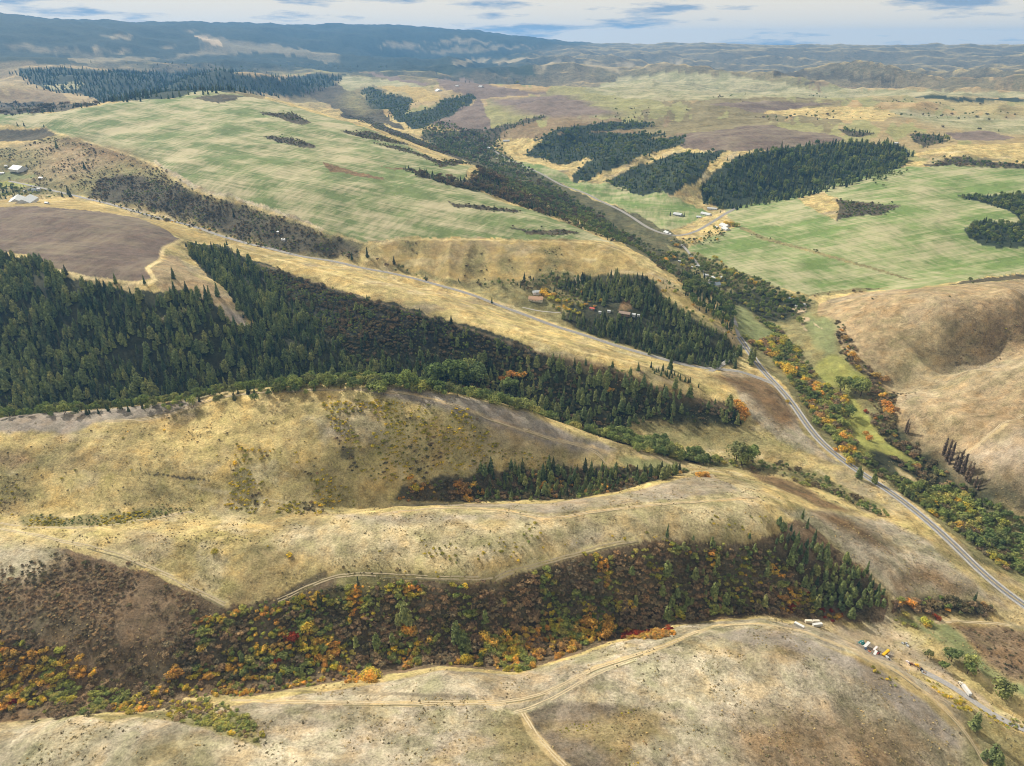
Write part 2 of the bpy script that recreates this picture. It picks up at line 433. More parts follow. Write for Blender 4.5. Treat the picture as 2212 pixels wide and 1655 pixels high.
def cr(o, pts):
    """points read from an enlarged ninth of the picture (column, row)"""
    return [(o[0] * 737.0 + x / 3.0, o[1] * 551.3 + y / 3.0) for x, y in pts]

def spread_edge(pts):
    """carry a region that reaches the picture's border on beyond it"""
    return [((-90 if p[0] <= 0 else 2301 if p[0] >= 2211 else p[0]), (1740 if p[1] >= 1650 else p[1])) + tuple(p[2:]) for p in pts]

R = []
def region(cover, pts, soft=0.0, amount=1.0, rot=0.0, wob=1.0):
    R.append((cover, spread_edge(pts), soft, amount, rot, wob))

# far plateau patchwork
region(FARTAN, [(0, 262), (0, 130), (400, 135), (1000, 140), (2211, 170), (2211, 345), (1960, 350), (1700, 330), (1400, 300), (1060, 300), (900, 260), (600, 215), (300, 212)], wob=0)
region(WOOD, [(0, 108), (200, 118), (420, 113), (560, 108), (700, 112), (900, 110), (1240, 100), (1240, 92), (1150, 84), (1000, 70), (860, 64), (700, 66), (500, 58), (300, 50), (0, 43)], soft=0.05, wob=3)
region(FARPALE, cr((0, 0), [(20, 310), (180, 292), (420, 335), (450, 360), (230, 345)]), soft=0.008, amount=.5, wob=3)
region(FARPALE, cr((0, 0), [(345, 375), (480, 350), (900, 375), (1200, 365), (1500, 345), (1900, 400), (2200, 420), (2200, 400), (2200, 360), (1700, 290), (1280, 225), (1350, 290), (1330, 330), (1000, 380), (700, 410), (520, 405)]), soft=0.008, amount=.5, wob=3)
for _q in ([(680, 225), (800, 215), (820, 235), (720, 240)], [(590, 300), (680, 310), (690, 345), (620, 340)], [(730, 330), (790, 315), (830, 335), (760, 350)], [(1040, 295), (1120, 292), (1100, 305)], [(1150, 203), (1280, 195), (1230, 208)], [(1720, 285), (1790, 290), (1760, 300)], [(1940, 320), (2150, 350), (2200, 365), (2050, 345)]):
    region(FARPALE, cr((0, 0), _q), soft=0.006, wob=2)
region(BARE, cr((0, 0), [(1270, 228), (1400, 260), (1430, 285), (1370, 290), (1300, 250)]))
region(WOOD, cr((0, 0), [(0, 345), (200, 340), (370, 345), (360, 385), (600, 415), (400, 415), (0, 395)]), wob=2)
region(WOOD, cr((0, 0), [(1500, 340), (1750, 345), (2050, 380), (2150, 420), (1900, 400), (1600, 370)]), wob=2)
region(WOOD, cr((1, 0), [(0, 200), (120, 180), (900, 200), (1180, 205), (1450, 245), (1640, 290), (1100, 260), (800, 240), (500, 270), (300, 300), (0, 380)]), soft=0.05, wob=3)
region(FARPALE, cr((1, 0), [(220, 305), (350, 290), (450, 270), (560, 290), (480, 310), (300, 315)]), soft=0.004, amount=.7, wob=3)
region(FARPALE, cr((1, 0), [(560, 265), (700, 252), (820, 255), (1000, 275), (760, 285)]), soft=0.004, amount=.6, wob=3)
region(FARPALE, cr((1, 0), [(500, 325), (700, 305), (1000, 295), (1300, 300), (900, 330), (640, 340)]), soft=0.004, amount=.5, wob=3)
region(WOOD, cr((1, 0), [(570, 435), (720, 440), (830, 465), (700, 485), (600, 470)]))
region(WOOD, cr((1, 0), [(980, 430), (1150, 440), (1260, 480), (1100, 470)]))
region(PURPLE, cr((1, 0), [(105, 465), (220, 475), (560, 545), (540, 560), (300, 520)]))
region(FARGRN, cr((1, 0), [(0, 480), (300, 520), (560, 560), (400, 570), (200, 555), (0, 600)]))
region(GOLD, cr((1, 0), [(220, 560), (420, 555), (560, 590), (660, 640), (620, 660), (520, 660), (430, 620)]))
region(FARGRN, cr((1, 0), [(1580, 590), (1800, 500), (2212, 470), (2212, 660), (1900, 640), (1700, 620)]), rot=0.7)
region(FARGRN, cr((2, 0), [(0, 480), (300, 480), (720, 560), (1100, 620), (1200, 640), (600, 630), (0, 650)]), rot=0.7)
region(FARGRN, cr((2, 0), [(900, 560), (1500, 590), (2212, 600), (2212, 640), (1500, 620), (1100, 625)]))
region(DARK, cr((2, 0), [(480, 460), (700, 465), (1300, 500), (1500, 540), (1250, 545), (900, 510), (600, 485)]), wob=2)
region(DARK, cr((2, 0), [(720, 540), (860, 532), (920, 540), (780, 550)]))
region(WOOD, cr((2, 0), [(1430, 620), (1600, 612), (1900, 640), (2212, 625), (2212, 660), (1850, 660), (1600, 640)]), wob=2)
region(SOIL, cr((2, 0), [(160, 680), (350, 665), (520, 655), (960, 672), (780, 690), (650, 715), (540, 732), (430, 722), (330, 695)]))
region(FARGRN, cr((2, 0), [(1200, 735), (1400, 710), (1800, 745), (2212, 770), (2212, 900), (1900, 850), (1650, 810), (1500, 770)]), rot=0.3, soft=0.02)
region(PURPLE, cr((2, 0), [(1720, 860), (1950, 850), (2150, 890), (2000, 910), (1780, 910)]))
region(SOIL, cr((2, 0), [(0, 870), (340, 832), (480, 810), (640, 830), (1000, 880), (1080, 910), (860, 935), (600, 960), (450, 980), (0, 965), (-130, 900)]))
region(PURPLE, [(925, 175), (1000, 170), (1120, 193), (1180, 200), (1100, 207), (1040, 215), (1050, 255), (1062, 282), (960, 277), (930, 265), (990, 240), (1030, 215), (990, 200)], wob=1.5)
region(PURPLE, [(1060, 215), (1200, 205), (1280, 225), (1340, 250), (1200, 255), (1120, 245)], soft=0.02)
region(FARTAN, cr((1, 0), [(1600, 680), (1800, 645), (2212, 650), (2212, 750), (1900, 720)]), rot=1.2)
region(GRASS, cr((2, 0), [(540, 735), (700, 700), (1250, 690), (1420, 750), (1300, 790), (900, 770)]))
region(GRASS, cr((2, 0), [(1500, 1000), (1750, 940), (2212, 920), (2212, 1060), (1900, 1020), (1600, 1040)]), wob=0.5)
for _q in ([(740, 425), (900, 375), (920, 385), (800, 430)], [(940, 410), (1180, 372), (1270, 380), (1130, 400), (1000, 425)], [(1260, 450), (1390, 380), (1450, 395), (1380, 410), (1280, 455)], [(1500, 400), (1700, 420), (1830, 480), (1750, 470), (1600, 430)], [(1800, 400), (1900, 410), (2080, 455), (1950, 440)], [(2050, 430), (2150, 395), (2212, 385), (2100, 425)]):
    region(FARPALE, cr((1, 0), _q), soft=0.006, wob=2)  # sunlit sides of the far canyon ridges, painted into the ground as pale streaks
# upper left
region(WOOD, [(35, 150), (120, 145), (190, 152), (310, 155), (400, 150), (520, 152), (510, 163), (620, 165), (735, 160), (720, 185), (690, 197), (630, 206), (500, 198), (420, 207), (350, 214), (240, 222), (180, 206), (80, 190)], wob=2)
region(FARGRN, [(90, 184), (180, 178), (172, 196), (100, 193)])
region(DARK, [(0, 222), (60, 222), (150, 225), (230, 222), (150, 238), (50, 248), (0, 240)])
region(WOOD, cr((1, 0), [(170, 570), (330, 610), (490, 650), (430, 740), (600, 700), (700, 640), (850, 600), (870, 640), (700, 750), (520, 830), (440, 830), (300, 750), (210, 700), (130, 600)]), wob=1.5)
region(DARK, [(660, 200), (735, 180), (790, 215), (830, 255), (870, 280), (760, 255)], wob=1.5)
region(OLIVE, cr((1, 0), [(0, 640), (60, 590), (150, 640), (200, 710), (150, 740), (0, 680)]), soft=0.02)
region(DARK, [(930, 285), (1060, 278), (1160, 250), (1185, 252), (1100, 280), (1060, 330), (1000, 335), (900, 290)], wob=2)
# green upland and its hedges
region(CROP, [(0, 265), (100, 276), (200, 308), (330, 350), (400, 403), (560, 450), (700, 500), (790, 525), (860, 514), (1000, 512), (1290, 520), (1330, 530), (1240, 490), (1150, 455), (1090, 440), (1000, 400), (1040, 365), (940, 345), (880, 315), (800, 280), (700, 250), (620, 226), (520, 204), (440, 196), (380, 213), (300, 216), (230, 226), (100, 246), (0, 246)], rot=0.55)
region(PALE, [(330, 350), (400, 403), (560, 450), (700, 500), (700, 492), (560, 440), (410, 395), (335, 345)])
region(DARK, cr((0, 0), [(1260, 640), (1420, 615), (1560, 620), (1520, 650), (1400, 670)]))
region(DARK, [(560, 243), (640, 246), (672, 265), (655, 270), (600, 255)])
region(DARK, [(565, 293), (635, 297), (684, 318), (670, 322), (610, 310)])
region(RUST, [(690, 350), (740, 365), (835, 387), (820, 389), (720, 372)])
region(DARK, cr((1, 0), [(0, 730), (160, 760), (300, 830), (480, 890), (700, 980), (800, 1030), (780, 1045), (560, 960), (330, 870), (180, 800), (0, 750)]))
region(DARK, cr((1, 0), [(10, 850), (170, 850), (330, 900), (440, 940), (330, 930), (130, 890)]))
region(DARK, cr((1, 0), [(200, 925), (400, 960), (560, 1010), (650, 1050), (780, 1045), (850, 1050), (650, 1085), (540, 1020), (330, 960)]))
region(DARK, cr((1, 0), [(380, 1090), (560, 1130), (760, 1170), (860, 1160), (920, 1110), (1000, 1140), (1100, 1230), (1200, 1280), (1300, 1330), (1450, 1420), (1350, 1400), (1150, 1330), (900, 1240), (700, 1200), (560, 1160)]), wob=1.5)
region(RUST, cr((1, 0), [(230, 1075), (380, 1090), (560, 1150), (420, 1110)]))
region(DARK, cr((1, 0), [(680, 1305), (800, 1325), (950, 1345), (1150, 1365), (1150, 1380), (900, 1360), (720, 1335)]))
region(DARK, cr((1, 0), [(1110, 1470), (1250, 1490), (1420, 1490), (1550, 1510), (1450, 1530), (1230, 1515)]))
# valley beyond, its meadow, spurs and woods
region(((0.125, 0.120, 0.062), 0.8, 0.0, 0.5), [(900, 280), (980, 285), (1040, 310), (1130, 350), (1250, 420), (1400, 470), (1480, 530), (1560, 600), (1600, 660), (1480, 610), (1400, 560), (1300, 500), (1180, 440), (1090, 390), (1000, 345), (930, 310)], wob=1.5)
region(CROP2, [(1070, 342), (1110, 345), (1190, 362), (1250, 392), (1330, 402), (1420, 412), (1500, 445), (1535, 462), (1500, 480), (1440, 497), (1385, 470), (1340, 448), (1250, 415), (1180, 382), (1110, 355)], rot=0.2)
region(WOOD, [(1224, 277), (1300, 266), (1400, 263), (1410, 275), (1330, 283), (1230, 288), (1150, 300)], wob=1.5)
region(WOOD, [(1174, 297), (1237, 287), (1330, 290), (1440, 287), (1400, 302), (1330, 322), (1240, 352), (1203, 354), (1137, 334)], wob=1.5)
region(WOOD, [(1237, 377), (1284, 333), (1354, 307), (1474, 293), (1474, 312), (1370, 345), (1290, 378), (1257, 393)], wob=1.5)
region(WOOD, [(1304, 393), (1370, 360), (1474, 330), (1575, 325), (1540, 352), (1500, 390), (1450, 415), (1380, 420)], wob=1.5)
region(WOOD, [(1511, 400), (1584, 340), (1674, 320), (1760, 312), (1841, 306), (1934, 310), (1964, 322), (1954, 360), (1890, 383), (1824, 402), (1724, 428), (1574, 454), (1514, 436)], wob=1.0)
region(DARK, cr((2, 0), [(1010, 830), (1130, 850), (1250, 860), (1170, 890), (1100, 885)]))
region(DARK, cr((2, 0), [(1480, 870), (1700, 880), (1730, 910), (1650, 940), (1580, 960), (1520, 920)]))
region(DARK, cr((2, 0), [(1560, 1065), (1720, 1020), (2000, 1050), (2212, 1085), (2212, 1115), (1900, 1080), (1600, 1080)]))
# right hand green fields
region(CROP2, [(1480, 537), (1560, 503), (1600, 488), (1570, 470), (1562, 456), (1700, 426), (1780, 401), (1870, 380), (1960, 361), (2060, 358), (2211, 372), (2211, 576), (2090, 606), (1960, 625), (1850, 629), (1750, 640), (1680, 620), (1620, 600), (1560, 575)], rot=-0.35)
region(GRASS, cr((2, 0), [(740, 1285), (860, 1240), (1000, 1280), (1050, 1380), (1000, 1430), (880, 1380)]))
region(DARK, cr((2, 0), [(980, 1290), (1150, 1310), (1420, 1330), (1300, 1390), (1120, 1400), (1000, 1430), (1020, 1350)]), wob=0.6)
region(WOOD, cr((2, 0), [(1760, 1265), (1900, 1270), (2212, 1250), (2212, 1600), (1980, 1600), (1860, 1540), (1820, 1490), (1900, 1430), (2100, 1450), (2170, 1440), (2150, 1390), (2000, 1330)]), wob=0.6)
region(OLIVE, [(1600, 490), (1650, 512), (1760, 541), (1972, 603), (1970, 607), (1756, 547), (1646, 518), (1596, 495)], wob=0.2)
region(OLIVE, cr((2, 1), [(780, 270), (900, 240), (1100, 215), (1350, 210), (1200, 230), (950, 260)]), wob=0.5)
region(DARK, cr((2, 1), [(1720, 195), (1850, 165), (2060, 140), (2212, 90), (2212, 140), (2000, 170), (1800, 190)]), wob=0.5)
# tan hills right
region(TANHILL, [(1755, 660), (1850, 632), (2000, 622), (2211, 596), (2211, 1160), (2100, 1065), (2000, 985), (1940, 935), (1925, 850), (1850, 790), (1790, 700)], soft=0.006)
region(RUST, cr((2, 1), [(1850, 440), (2000, 400), (2212, 440), (2212, 560), (2050, 600), (1900, 640), (1780, 700), (1800, 600)]), soft=0.05, amount=0.75)
region(OLIVE, cr((2, 1), [(1450, 600), (1700, 560), (1850, 640), (1700, 740), (1500, 800), (1400, 860), (1330, 780)]), soft=0.06, amount=0.7)
region(PALE, cr((2, 1), [(1380, 930), (1600, 800), (2212, 600), (2212, 680), (1700, 860), (1500, 960)]), soft=0.05, amount=0.5)
region(GREY, cr((2, 1), [(1850, 1300), (2000, 1200), (2212, 1080), (2212, 1450), (2100, 1400)]), soft=0.03, amount=0.6)
region(RUST, cr((2, 1), [(1900, 1050), (2000, 1000), (2212, 980), (2212, 1040), (2000, 1100)]), soft=0.04, amount=0.6)
# slope above the side road, brown field, strip
region(DARK, cr((0, 0), [(0, 860), (300, 830), (390, 870), (200, 910), (0, 930)]))
region(OLIVE, [(0, 345), (120, 292), (250, 320), (330, 352), (400, 408), (560, 455), (790, 528), (760, 548), (700, 562), (600, 542), (500, 512), (430, 482), (330, 452), (200, 425), (0, 420)], soft=0.005)
region(TANHILL, cr((0, 0), [(100, 930), (500, 920), (800, 990), (700, 1080), (450, 1160), (200, 1150), (300, 1030)]), soft=0.03)
region(RUST, cr((0, 0), [(400, 900), (800, 985), (1000, 1080), (700, 1020)]), soft=0.02)
region(MEADOW, cr((0, 0), [(0, 1090), (130, 1120), (250, 1150), (100, 1160), (0, 1150)]))
region(BRIGHT, cr((0, 0), [(0, 1155), (100, 1170), (240, 1205), (150, 1210), (0, 1195)]))
region(DARK, [(190, 425), (215, 385), (280, 378), (350, 388), (410, 418), (560, 460), (700, 507), (785, 530), (770, 560), (715, 560), (600, 542), (480, 508), (350, 462)], soft=0.012, wob=2)
region(GOLD, [(0, 452), (0, 430), (100, 434), (160, 432), (260, 455), (350, 478), (440, 505), (500, 522), (600, 548), (560, 552), (480, 530), (420, 517), (390, 515), (300, 470), (200, 455), (80, 446)], soft=0.002)
region(SOIL, [(0, 450), (80, 446), (200, 456), (300, 471), (360, 498), (388, 515), (350, 533), (343, 560), (312, 578), (330, 603), (290, 608), (200, 598), (110, 578), (60, 550), (0, 535)], wob=0.3, rot=0.2)
region(GOLD, [(810, 532), (900, 516), (1000, 514), (1290, 524), (1330, 542), (1385, 590), (1350, 602), (1250, 592), (1190, 572), (1150, 602), (1080, 607), (950, 602), (870, 577)])
region(OLIVE, cr((1, 0), [(400, 1560), (530, 1560), (560, 1600), (470, 1655), (420, 1640), (360, 1600)]), soft=0.01, amount=0.85)
region(OLIVE, [(1005, 545), (1030, 522), (1055, 560), (1040, 600), (1000, 600)], soft=0.012, amount=0.75)
region(OLIVE, [(1075, 560), (1100, 552), (1115, 580), (1095, 600)], soft=0.012, amount=0.75)
region(OLIVE, [(1170, 540), (1200, 535), (1215, 570), (1180, 585)], soft=0.012, amount=0.75)
region(MEADOW, [(1100, 630), (1150, 640), (1200, 650), (1190, 675), (1140, 668), (1110, 650)], soft=0.004)
region(GREY, [(1100, 605), (1160, 612), (1180, 630), (1150, 628)], soft=0.004)
region(OLIVE, [(790, 545), (870, 580), (1000, 608), (1150, 606), (1190, 575), (1250, 595), (1390, 592), (1440, 645), (1560, 715), (1605, 765), (1590, 792), (1450, 782), (1350, 750), (1250, 716), (1130, 672), (1000, 622), (860, 585)], soft=0.004, amount=0.9)
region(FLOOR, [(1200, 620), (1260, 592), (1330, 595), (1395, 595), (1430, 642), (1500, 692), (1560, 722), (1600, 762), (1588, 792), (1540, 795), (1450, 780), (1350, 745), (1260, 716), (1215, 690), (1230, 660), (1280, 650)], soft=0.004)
region(RUST, [(1345, 655), (1360, 648), (1366, 668), (1352, 676), (1335, 672)], soft=0.002)
region(GOLD, [(1300, 524), (1340, 540), (1400, 592), (1470, 632), (1540, 690), (1520, 690), (1440, 632), (1390, 596)], soft=0.002)
region(TANHILL, cr((0, 1), [(940, 95), (1010, 50), (1110, 0), (1190, 20), (1200, 90), (1300, 150), (1450, 230), (1600, 410), (1590, 470), (1450, 380), (1250, 330), (1100, 260), (1000, 200), (1000, 150)]), soft=0.004)
region(GREY, cr((0, 1), [(1450, 320), (1590, 400), (1610, 470), (1500, 430)]), soft=0.006)
# wooded slope
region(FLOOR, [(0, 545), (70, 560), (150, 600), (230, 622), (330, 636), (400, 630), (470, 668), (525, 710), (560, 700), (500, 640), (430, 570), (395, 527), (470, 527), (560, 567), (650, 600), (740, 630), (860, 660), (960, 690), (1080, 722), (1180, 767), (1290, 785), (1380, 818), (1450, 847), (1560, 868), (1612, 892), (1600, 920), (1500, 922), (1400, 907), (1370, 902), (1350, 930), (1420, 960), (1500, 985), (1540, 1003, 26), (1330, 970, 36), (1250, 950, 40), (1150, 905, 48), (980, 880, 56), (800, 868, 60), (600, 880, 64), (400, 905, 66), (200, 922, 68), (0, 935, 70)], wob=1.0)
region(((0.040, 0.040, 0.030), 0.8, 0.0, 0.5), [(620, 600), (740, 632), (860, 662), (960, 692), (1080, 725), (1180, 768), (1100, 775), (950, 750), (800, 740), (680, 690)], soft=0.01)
region(RUST, [(1180, 765), (1290, 780), (1420, 830), (1560, 868), (1600, 885), (1500, 870), (1350, 830)], soft=0.01, amount=0.6)
region(BARE, cr((1, 1), [(1900, 760), (2000, 765), (2150, 820), (2140, 840), (1980, 790)]), soft=0.002)
# grass slope by the highway
region(STUB, [(1560, 800), (1640, 815), (1700, 870), (1740, 940), (1790, 985), (1830, 1012), (1760, 985), (1680, 950), (1620, 900), (1600, 870)], soft=0.004)
region(RUST, cr((2, 1), [(240, 790), (400, 770), (560, 830), (640, 900), (720, 1000), (760, 1100), (640, 1130), (520, 1020), (400, 900), (330, 880)]), soft=0.02, wob=2)
region(OLIVE, cr((2, 1), [(0, 1110), (200, 1120), (450, 1150), (700, 1200), (900, 1320), (700, 1280), (450, 1250), (200, 1200), (0, 1180)]), soft=0.02, amount=0.7)
region(OLIVE, [(1370, 902), (1450, 915), (1600, 922), (1680, 960), (1600, 975), (1480, 970), (1400, 950)], soft=0.01, amount=0.85)
# main valley
region(OLIVE, [(1440, 530), (1500, 545), (1640, 605), (1760, 652), (1790, 700), (1850, 790), (1925, 850), (1940, 935), (2000, 985), (2100, 1065), (2211, 1165), (2211, 1300), (2130, 1225), (2050, 1150), (1950, 1068), (1860, 1008), (1790, 960), (1750, 915), (1705, 845), (1640, 780), (1605, 735), (1585, 680), (1560, 640), (1480, 585)], wob=1.0)
region(FLOOR, [(1560, 640), (1640, 620), (1750, 665), (1700, 700), (1640, 690)], soft=0.01)
region(FLOOR, cr((2, 1), [(1100, 1280), (1400, 1100), (1500, 1200), (1650, 1300), (1850, 1420), (2212, 1600), (2212, 1655), (1600, 1655), (1400, 1500)]), soft=0.02)
region(MEADOW, cr((2, 1), [(330, 330), (400, 330), (450, 400), (560, 480), (600, 520), (470, 570), (400, 540), (330, 480)]), soft=0.006)
region(MEADOW, cr((2, 1), [(800, 370), (950, 420), (1000, 470), (1010, 640), (940, 660), (850, 560), (810, 470)]), soft=0.006)
region(BRIGHT, cr((2, 1), [(950, 660), (1010, 650), (1100, 720), (1200, 790), (1150, 830), (1100, 870), (1060, 900), (960, 840), (830, 770), (900, 690)]), soft=0.006)
region(BRIGHT, cr((2, 1), [(1060, 900), (1100, 940), (1200, 1030), (1250, 1130), (1330, 1230), (1500, 1320), (1550, 1360), (1420, 1340), (1250, 1260), (1150, 1300), (1100, 1200), (1060, 1050)]), soft=0.006)
region(GRASS, cr((2, 1), [(1380, 1380), (1480, 1430), (1530, 1480), (1460, 1480)]), soft=0.006)
for _p in ([(1716, 664), (1740, 666), (1738, 676), (1722, 676), (1712, 668)], [(1730, 684), (1750, 686), (1748, 694), (1732, 694)], [(1728, 696), (1738, 700), (1736, 706), (1728, 702)], [(1757, 696), (1765, 703), (1776, 711), (1768, 709), (1760, 703)], [(1736, 704), (1744, 713), (1740, 715), (1734, 708)]):
    region(BARE, _p, wob=0.3)
# third hill
region(GREY, [(0, 902), (180, 887), (370, 871), (440, 862), (420, 880), (380, 893), (300, 905), (220, 908), (130, 945), (60, 930), (0, 945)], soft=0.004)
region(GREY, [(760, 838), (850, 836), (1000, 856), (1150, 896), (1250, 942), (1330, 968), (1310, 985), (1200, 965), (1080, 930), (960, 890), (850, 860)], soft=0.008)
region(PURPLE, [(1020, 925), (1080, 930), (1200, 965), (1290, 978), (1250, 985), (1150, 975), (1050, 965)], soft=0.02, amount=0.6)
region(OLIVE, [(690, 865), (850, 870), (1000, 880), (1060, 940), (1090, 975), (1240, 990), (1290, 1000), (1080, 1000), (1000, 1015), (880, 1050), (800, 1040), (740, 1000), (720, 930)], soft=0.03, amount=0.35, wob=3)
region(OLIVE, [(500, 960), (560, 962), (640, 975), (700, 1010), (780, 1060), (820, 1085), (700, 1110), (560, 1115), (420, 1100), (300, 1105), (420, 1070), (480, 1020)], soft=0.03, amount=0.4, wob=3)
region(DARK, cr((0, 1), [(940, 1405), (1050, 1430), (1250, 1445), (1400, 1465), (1200, 1460), (1000, 1430)]), wob=0.5)
region(OLIVE, [(50, 1110), (150, 1118), (350, 1095), (420, 1100), (330, 1118), (200, 1138), (60, 1135)], soft=0.003)
region(SCRUB, cr((0, 1), [(0, 1270), (150, 1270), (250, 1320), (150, 1380), (0, 1400)]), soft=0.01, amount=0.8)
region(OLIVE, cr((0, 1), [(0, 1420), (100, 1450), (80, 1600), (0, 1655)]), soft=0.02, amount=0.7)
region(DARK, [(740, 960), (770, 960), (772, 990), (740, 985)], soft=0.003, amount=0.8)
region(RUST, [(370, 900), (420, 897), (400, 920), (360, 925)], soft=0.008, amount=0.5)
region(MEADOW, [(1330, 985), (1400, 990), (1490, 1010), (1480, 1018), (1400, 1012), (1350, 1008)], soft=0.006, amount=0.8)
# draw with trees
region(DARK, [(850, 1082), (870, 1052), (960, 1028), (1040, 1018), (1180, 1012), (1290, 1010), (1390, 1010), (1495, 1014), (1450, 1030), (1350, 1056), (1250, 1078), (1100, 1082), (1000, 1084)], soft=0.002)
region(OLIVE, [(1500, 985), (1640, 990), (1760, 1020), (1880, 1080), (1930, 1110), (1800, 1070), (1700, 1030), (1620, 1015), (1520, 1010)], soft=0.004)
# second hill
region(PALE, [(640, 1130), (900, 1105), (1150, 1095), (1400, 1075), (1600, 1030), (1640, 1060), (1650, 1150), (1300, 1160), (1000, 1230), (720, 1220), (560, 1180)], soft=0.03, amount=0.55)
region(GREY, [(700, 1110), (850, 1112), (1150, 1112), (1180, 1122), (1000, 1125), (800, 1135)], soft=0.015, amount=0.7)
region(GREY, [(850, 1092), (1000, 1088), (1180, 1088), (1350, 1065), (1480, 1032), (1540, 1025), (1600, 1060), (1450, 1078), (1300, 1095), (1180, 1112), (1100, 1098), (950, 1092)], soft=0.006, amount=0.8)
region(OLIVE, [(380, 1210), (440, 1245), (520, 1262), (530, 1280), (470, 1275), (400, 1240)], soft=0.02, amount=0.6)
region(RUST, cr((2, 1), [(420, 1390), (560, 1420), (760, 1480), (950, 1600), (1100, 1655), (900, 1640), (700, 1540), (520, 1460)]), soft=0.012, wob=2)
region(STUB, cr((2, 2), [(640, 0), (900, 0), (1300, 60), (1600, 200), (1800, 400), (2100, 620), (1900, 560), (1380, 570), (1300, 500), (1200, 400), (1000, 250), (850, 120)]), soft=0.01)
region(RUST, cr((2, 2), [(840, 0), (1000, 20), (1200, 120), (1350, 260), (1250, 230), (1000, 120)]), soft=0.02, wob=2)
region(RUST, cr((2, 2), [(1350, 420), (1600, 380), (1850, 520), (1600, 520), (1400, 520)]), soft=0.03, wob=2)
region(GOLD, cr((1, 2), [(0, 390), (330, 440), (370, 500), (200, 540), (60, 560), (0, 560)]), soft=0.01, amount=0.6)
# gully slope
region(SCRUB, [(0, 1195), (130, 1185), (330, 1238), (480, 1312), (560, 1302), (700, 1245), (850, 1252), (1000, 1262), (1070, 1257), (1300, 1178), (1440, 1163), (1600, 1177), (1680, 1152), (1720, 1122), (1750, 1132), (1800, 1182), (1870, 1232), (1915, 1292), (1905, 1342), (1750, 1338), (1640, 1328), (1450, 1352), (1330, 1382), (1220, 1422), (1110, 1452), (960, 1438), (700, 1478), (550, 1502), (400, 1505), (340, 1535), (170, 1543), (0, 1570)], wob=0.8)
region(DARK, [(430, 1330), (560, 1312), (720, 1260), (1000, 1270), (1250, 1210), (1440, 1175), (1680, 1180), (1880, 1260), (1890, 1330), (1640, 1320), (1440, 1345), (1230, 1400), (1110, 1430), (800, 1440), (560, 1480), (400, 1480), (300, 1450), (420, 1400)], soft=0.02, amount=0.85)
region(OLIVE, cr((1, 2), [(0, 400), (200, 380), (340, 440), (250, 540), (0, 560), (-60, 560)]), soft=0.01)
region(DARK, [(130, 1310), (200, 1330), (240, 1370), (120, 1400), (0, 1420), (0, 1340)], soft=0.03, amount=0.7)
region(PALE, [(0, 1168), (110, 1180), (130, 1215), (80, 1245), (0, 1250)], soft=0.02)
region(MEADOW, cr((2, 2), [(1330, 700), (1500, 740), (1650, 850), (1800, 950), (2000, 1100), (2212, 1330), (2212, 1250), (2050, 1050), (1900, 900), (1720, 740), (1560, 690)]), soft=0.006)
region(DARK, cr((2, 2), [(1330, 590), (1600, 570), (1900, 580), (2050, 640), (1950, 690), (1750, 670), (1400, 680)]), soft=0.006)
region(SCRUB, cr((2, 2), [(1710, 720), (1850, 740), (2130, 750), (2212, 860), (2212, 1200), (2090, 1080), (1900, 900)]), soft=0.01)
# foreground hill
region(STUB, [(0, 1600), (170, 1548), (330, 1552), (560, 1515), (760, 1485), (960, 1448), (1110, 1458), (1230, 1424), (1340, 1386), (1480, 1350), (1640, 1336), (1780, 1360), (1930, 1430), (2060, 1520), (2130, 1600), (2140, 1660), (0, 1660)], soft=0.006)
region(PALE, [(0, 1590), (170, 1552), (330, 1556), (420, 1580), (560, 1600), (700, 1580), (760, 1620), (600, 1660), (0, 1660)], soft=0.02, amount=0.85)
region(PALE, [(560, 1515), (760, 1490), (960, 1455), (1080, 1465), (1000, 1500), (800, 1505), (640, 1515)], soft=0.015, amount=0.6)
region(PALE, [(1300, 1500), (1420, 1430), (1550, 1400), (1700, 1440), (1750, 1520), (1600, 1510), (1480, 1530)], soft=0.03, amount=0.7)
region(GREY, cr((2, 2), [(230, 800), (430, 760), (700, 800), (1000, 900), (1300, 1050), (1560, 1230), (1750, 1420), (1800, 1560), (1500, 1400), (1250, 1150), (1000, 1000), (700, 900), (300, 850)]), soft=0.008)
region(RUST, cr((2, 2), [(400, 1350), (750, 1260), (1100, 1300), (1500, 1450), (1700, 1655), (600, 1655), (350, 1500)]), soft=0.05, amount=0.75, wob=3)
EARTH = ((0.170, 0.140, 0.102), 0.85, 0.0, 0.5)
region(EARTH, cr((1, 2), [(1200, 1300), (1400, 1240), (1800, 1250), (2100, 1330), (2100, 1450), (1900, 1500), (1700, 1655), (1420, 1655), (1280, 1480)]), soft=0.012, amount=0.95, wob=1)
region(GOLD, cr((1, 2), [(1330, 1420), (1600, 1380), (1850, 1290), (2080, 1320), (2100, 1480), (1900, 1520), (1950, 1655), (1750, 1600), (1550, 1480)]), soft=0.03, amount=0.55, wob=3)
region(GOLD, cr((1, 2), [(1000, 1400), (1150, 1320), (1240, 1440), (1380, 1600), (1330, 1655), (1150, 1655), (1020, 1500)]), soft=0.02, amount=0.5, wob=2)
region(OLIVE, cr((0, 2), [(560, 1330), (850, 1320), (1050, 1300), (1180, 1340), (1500, 1290), (1660, 1360), (1690, 1530), (1500, 1470), (1250, 1400), (1180, 1370), (900, 1330), (700, 1370)]), soft=0.004)
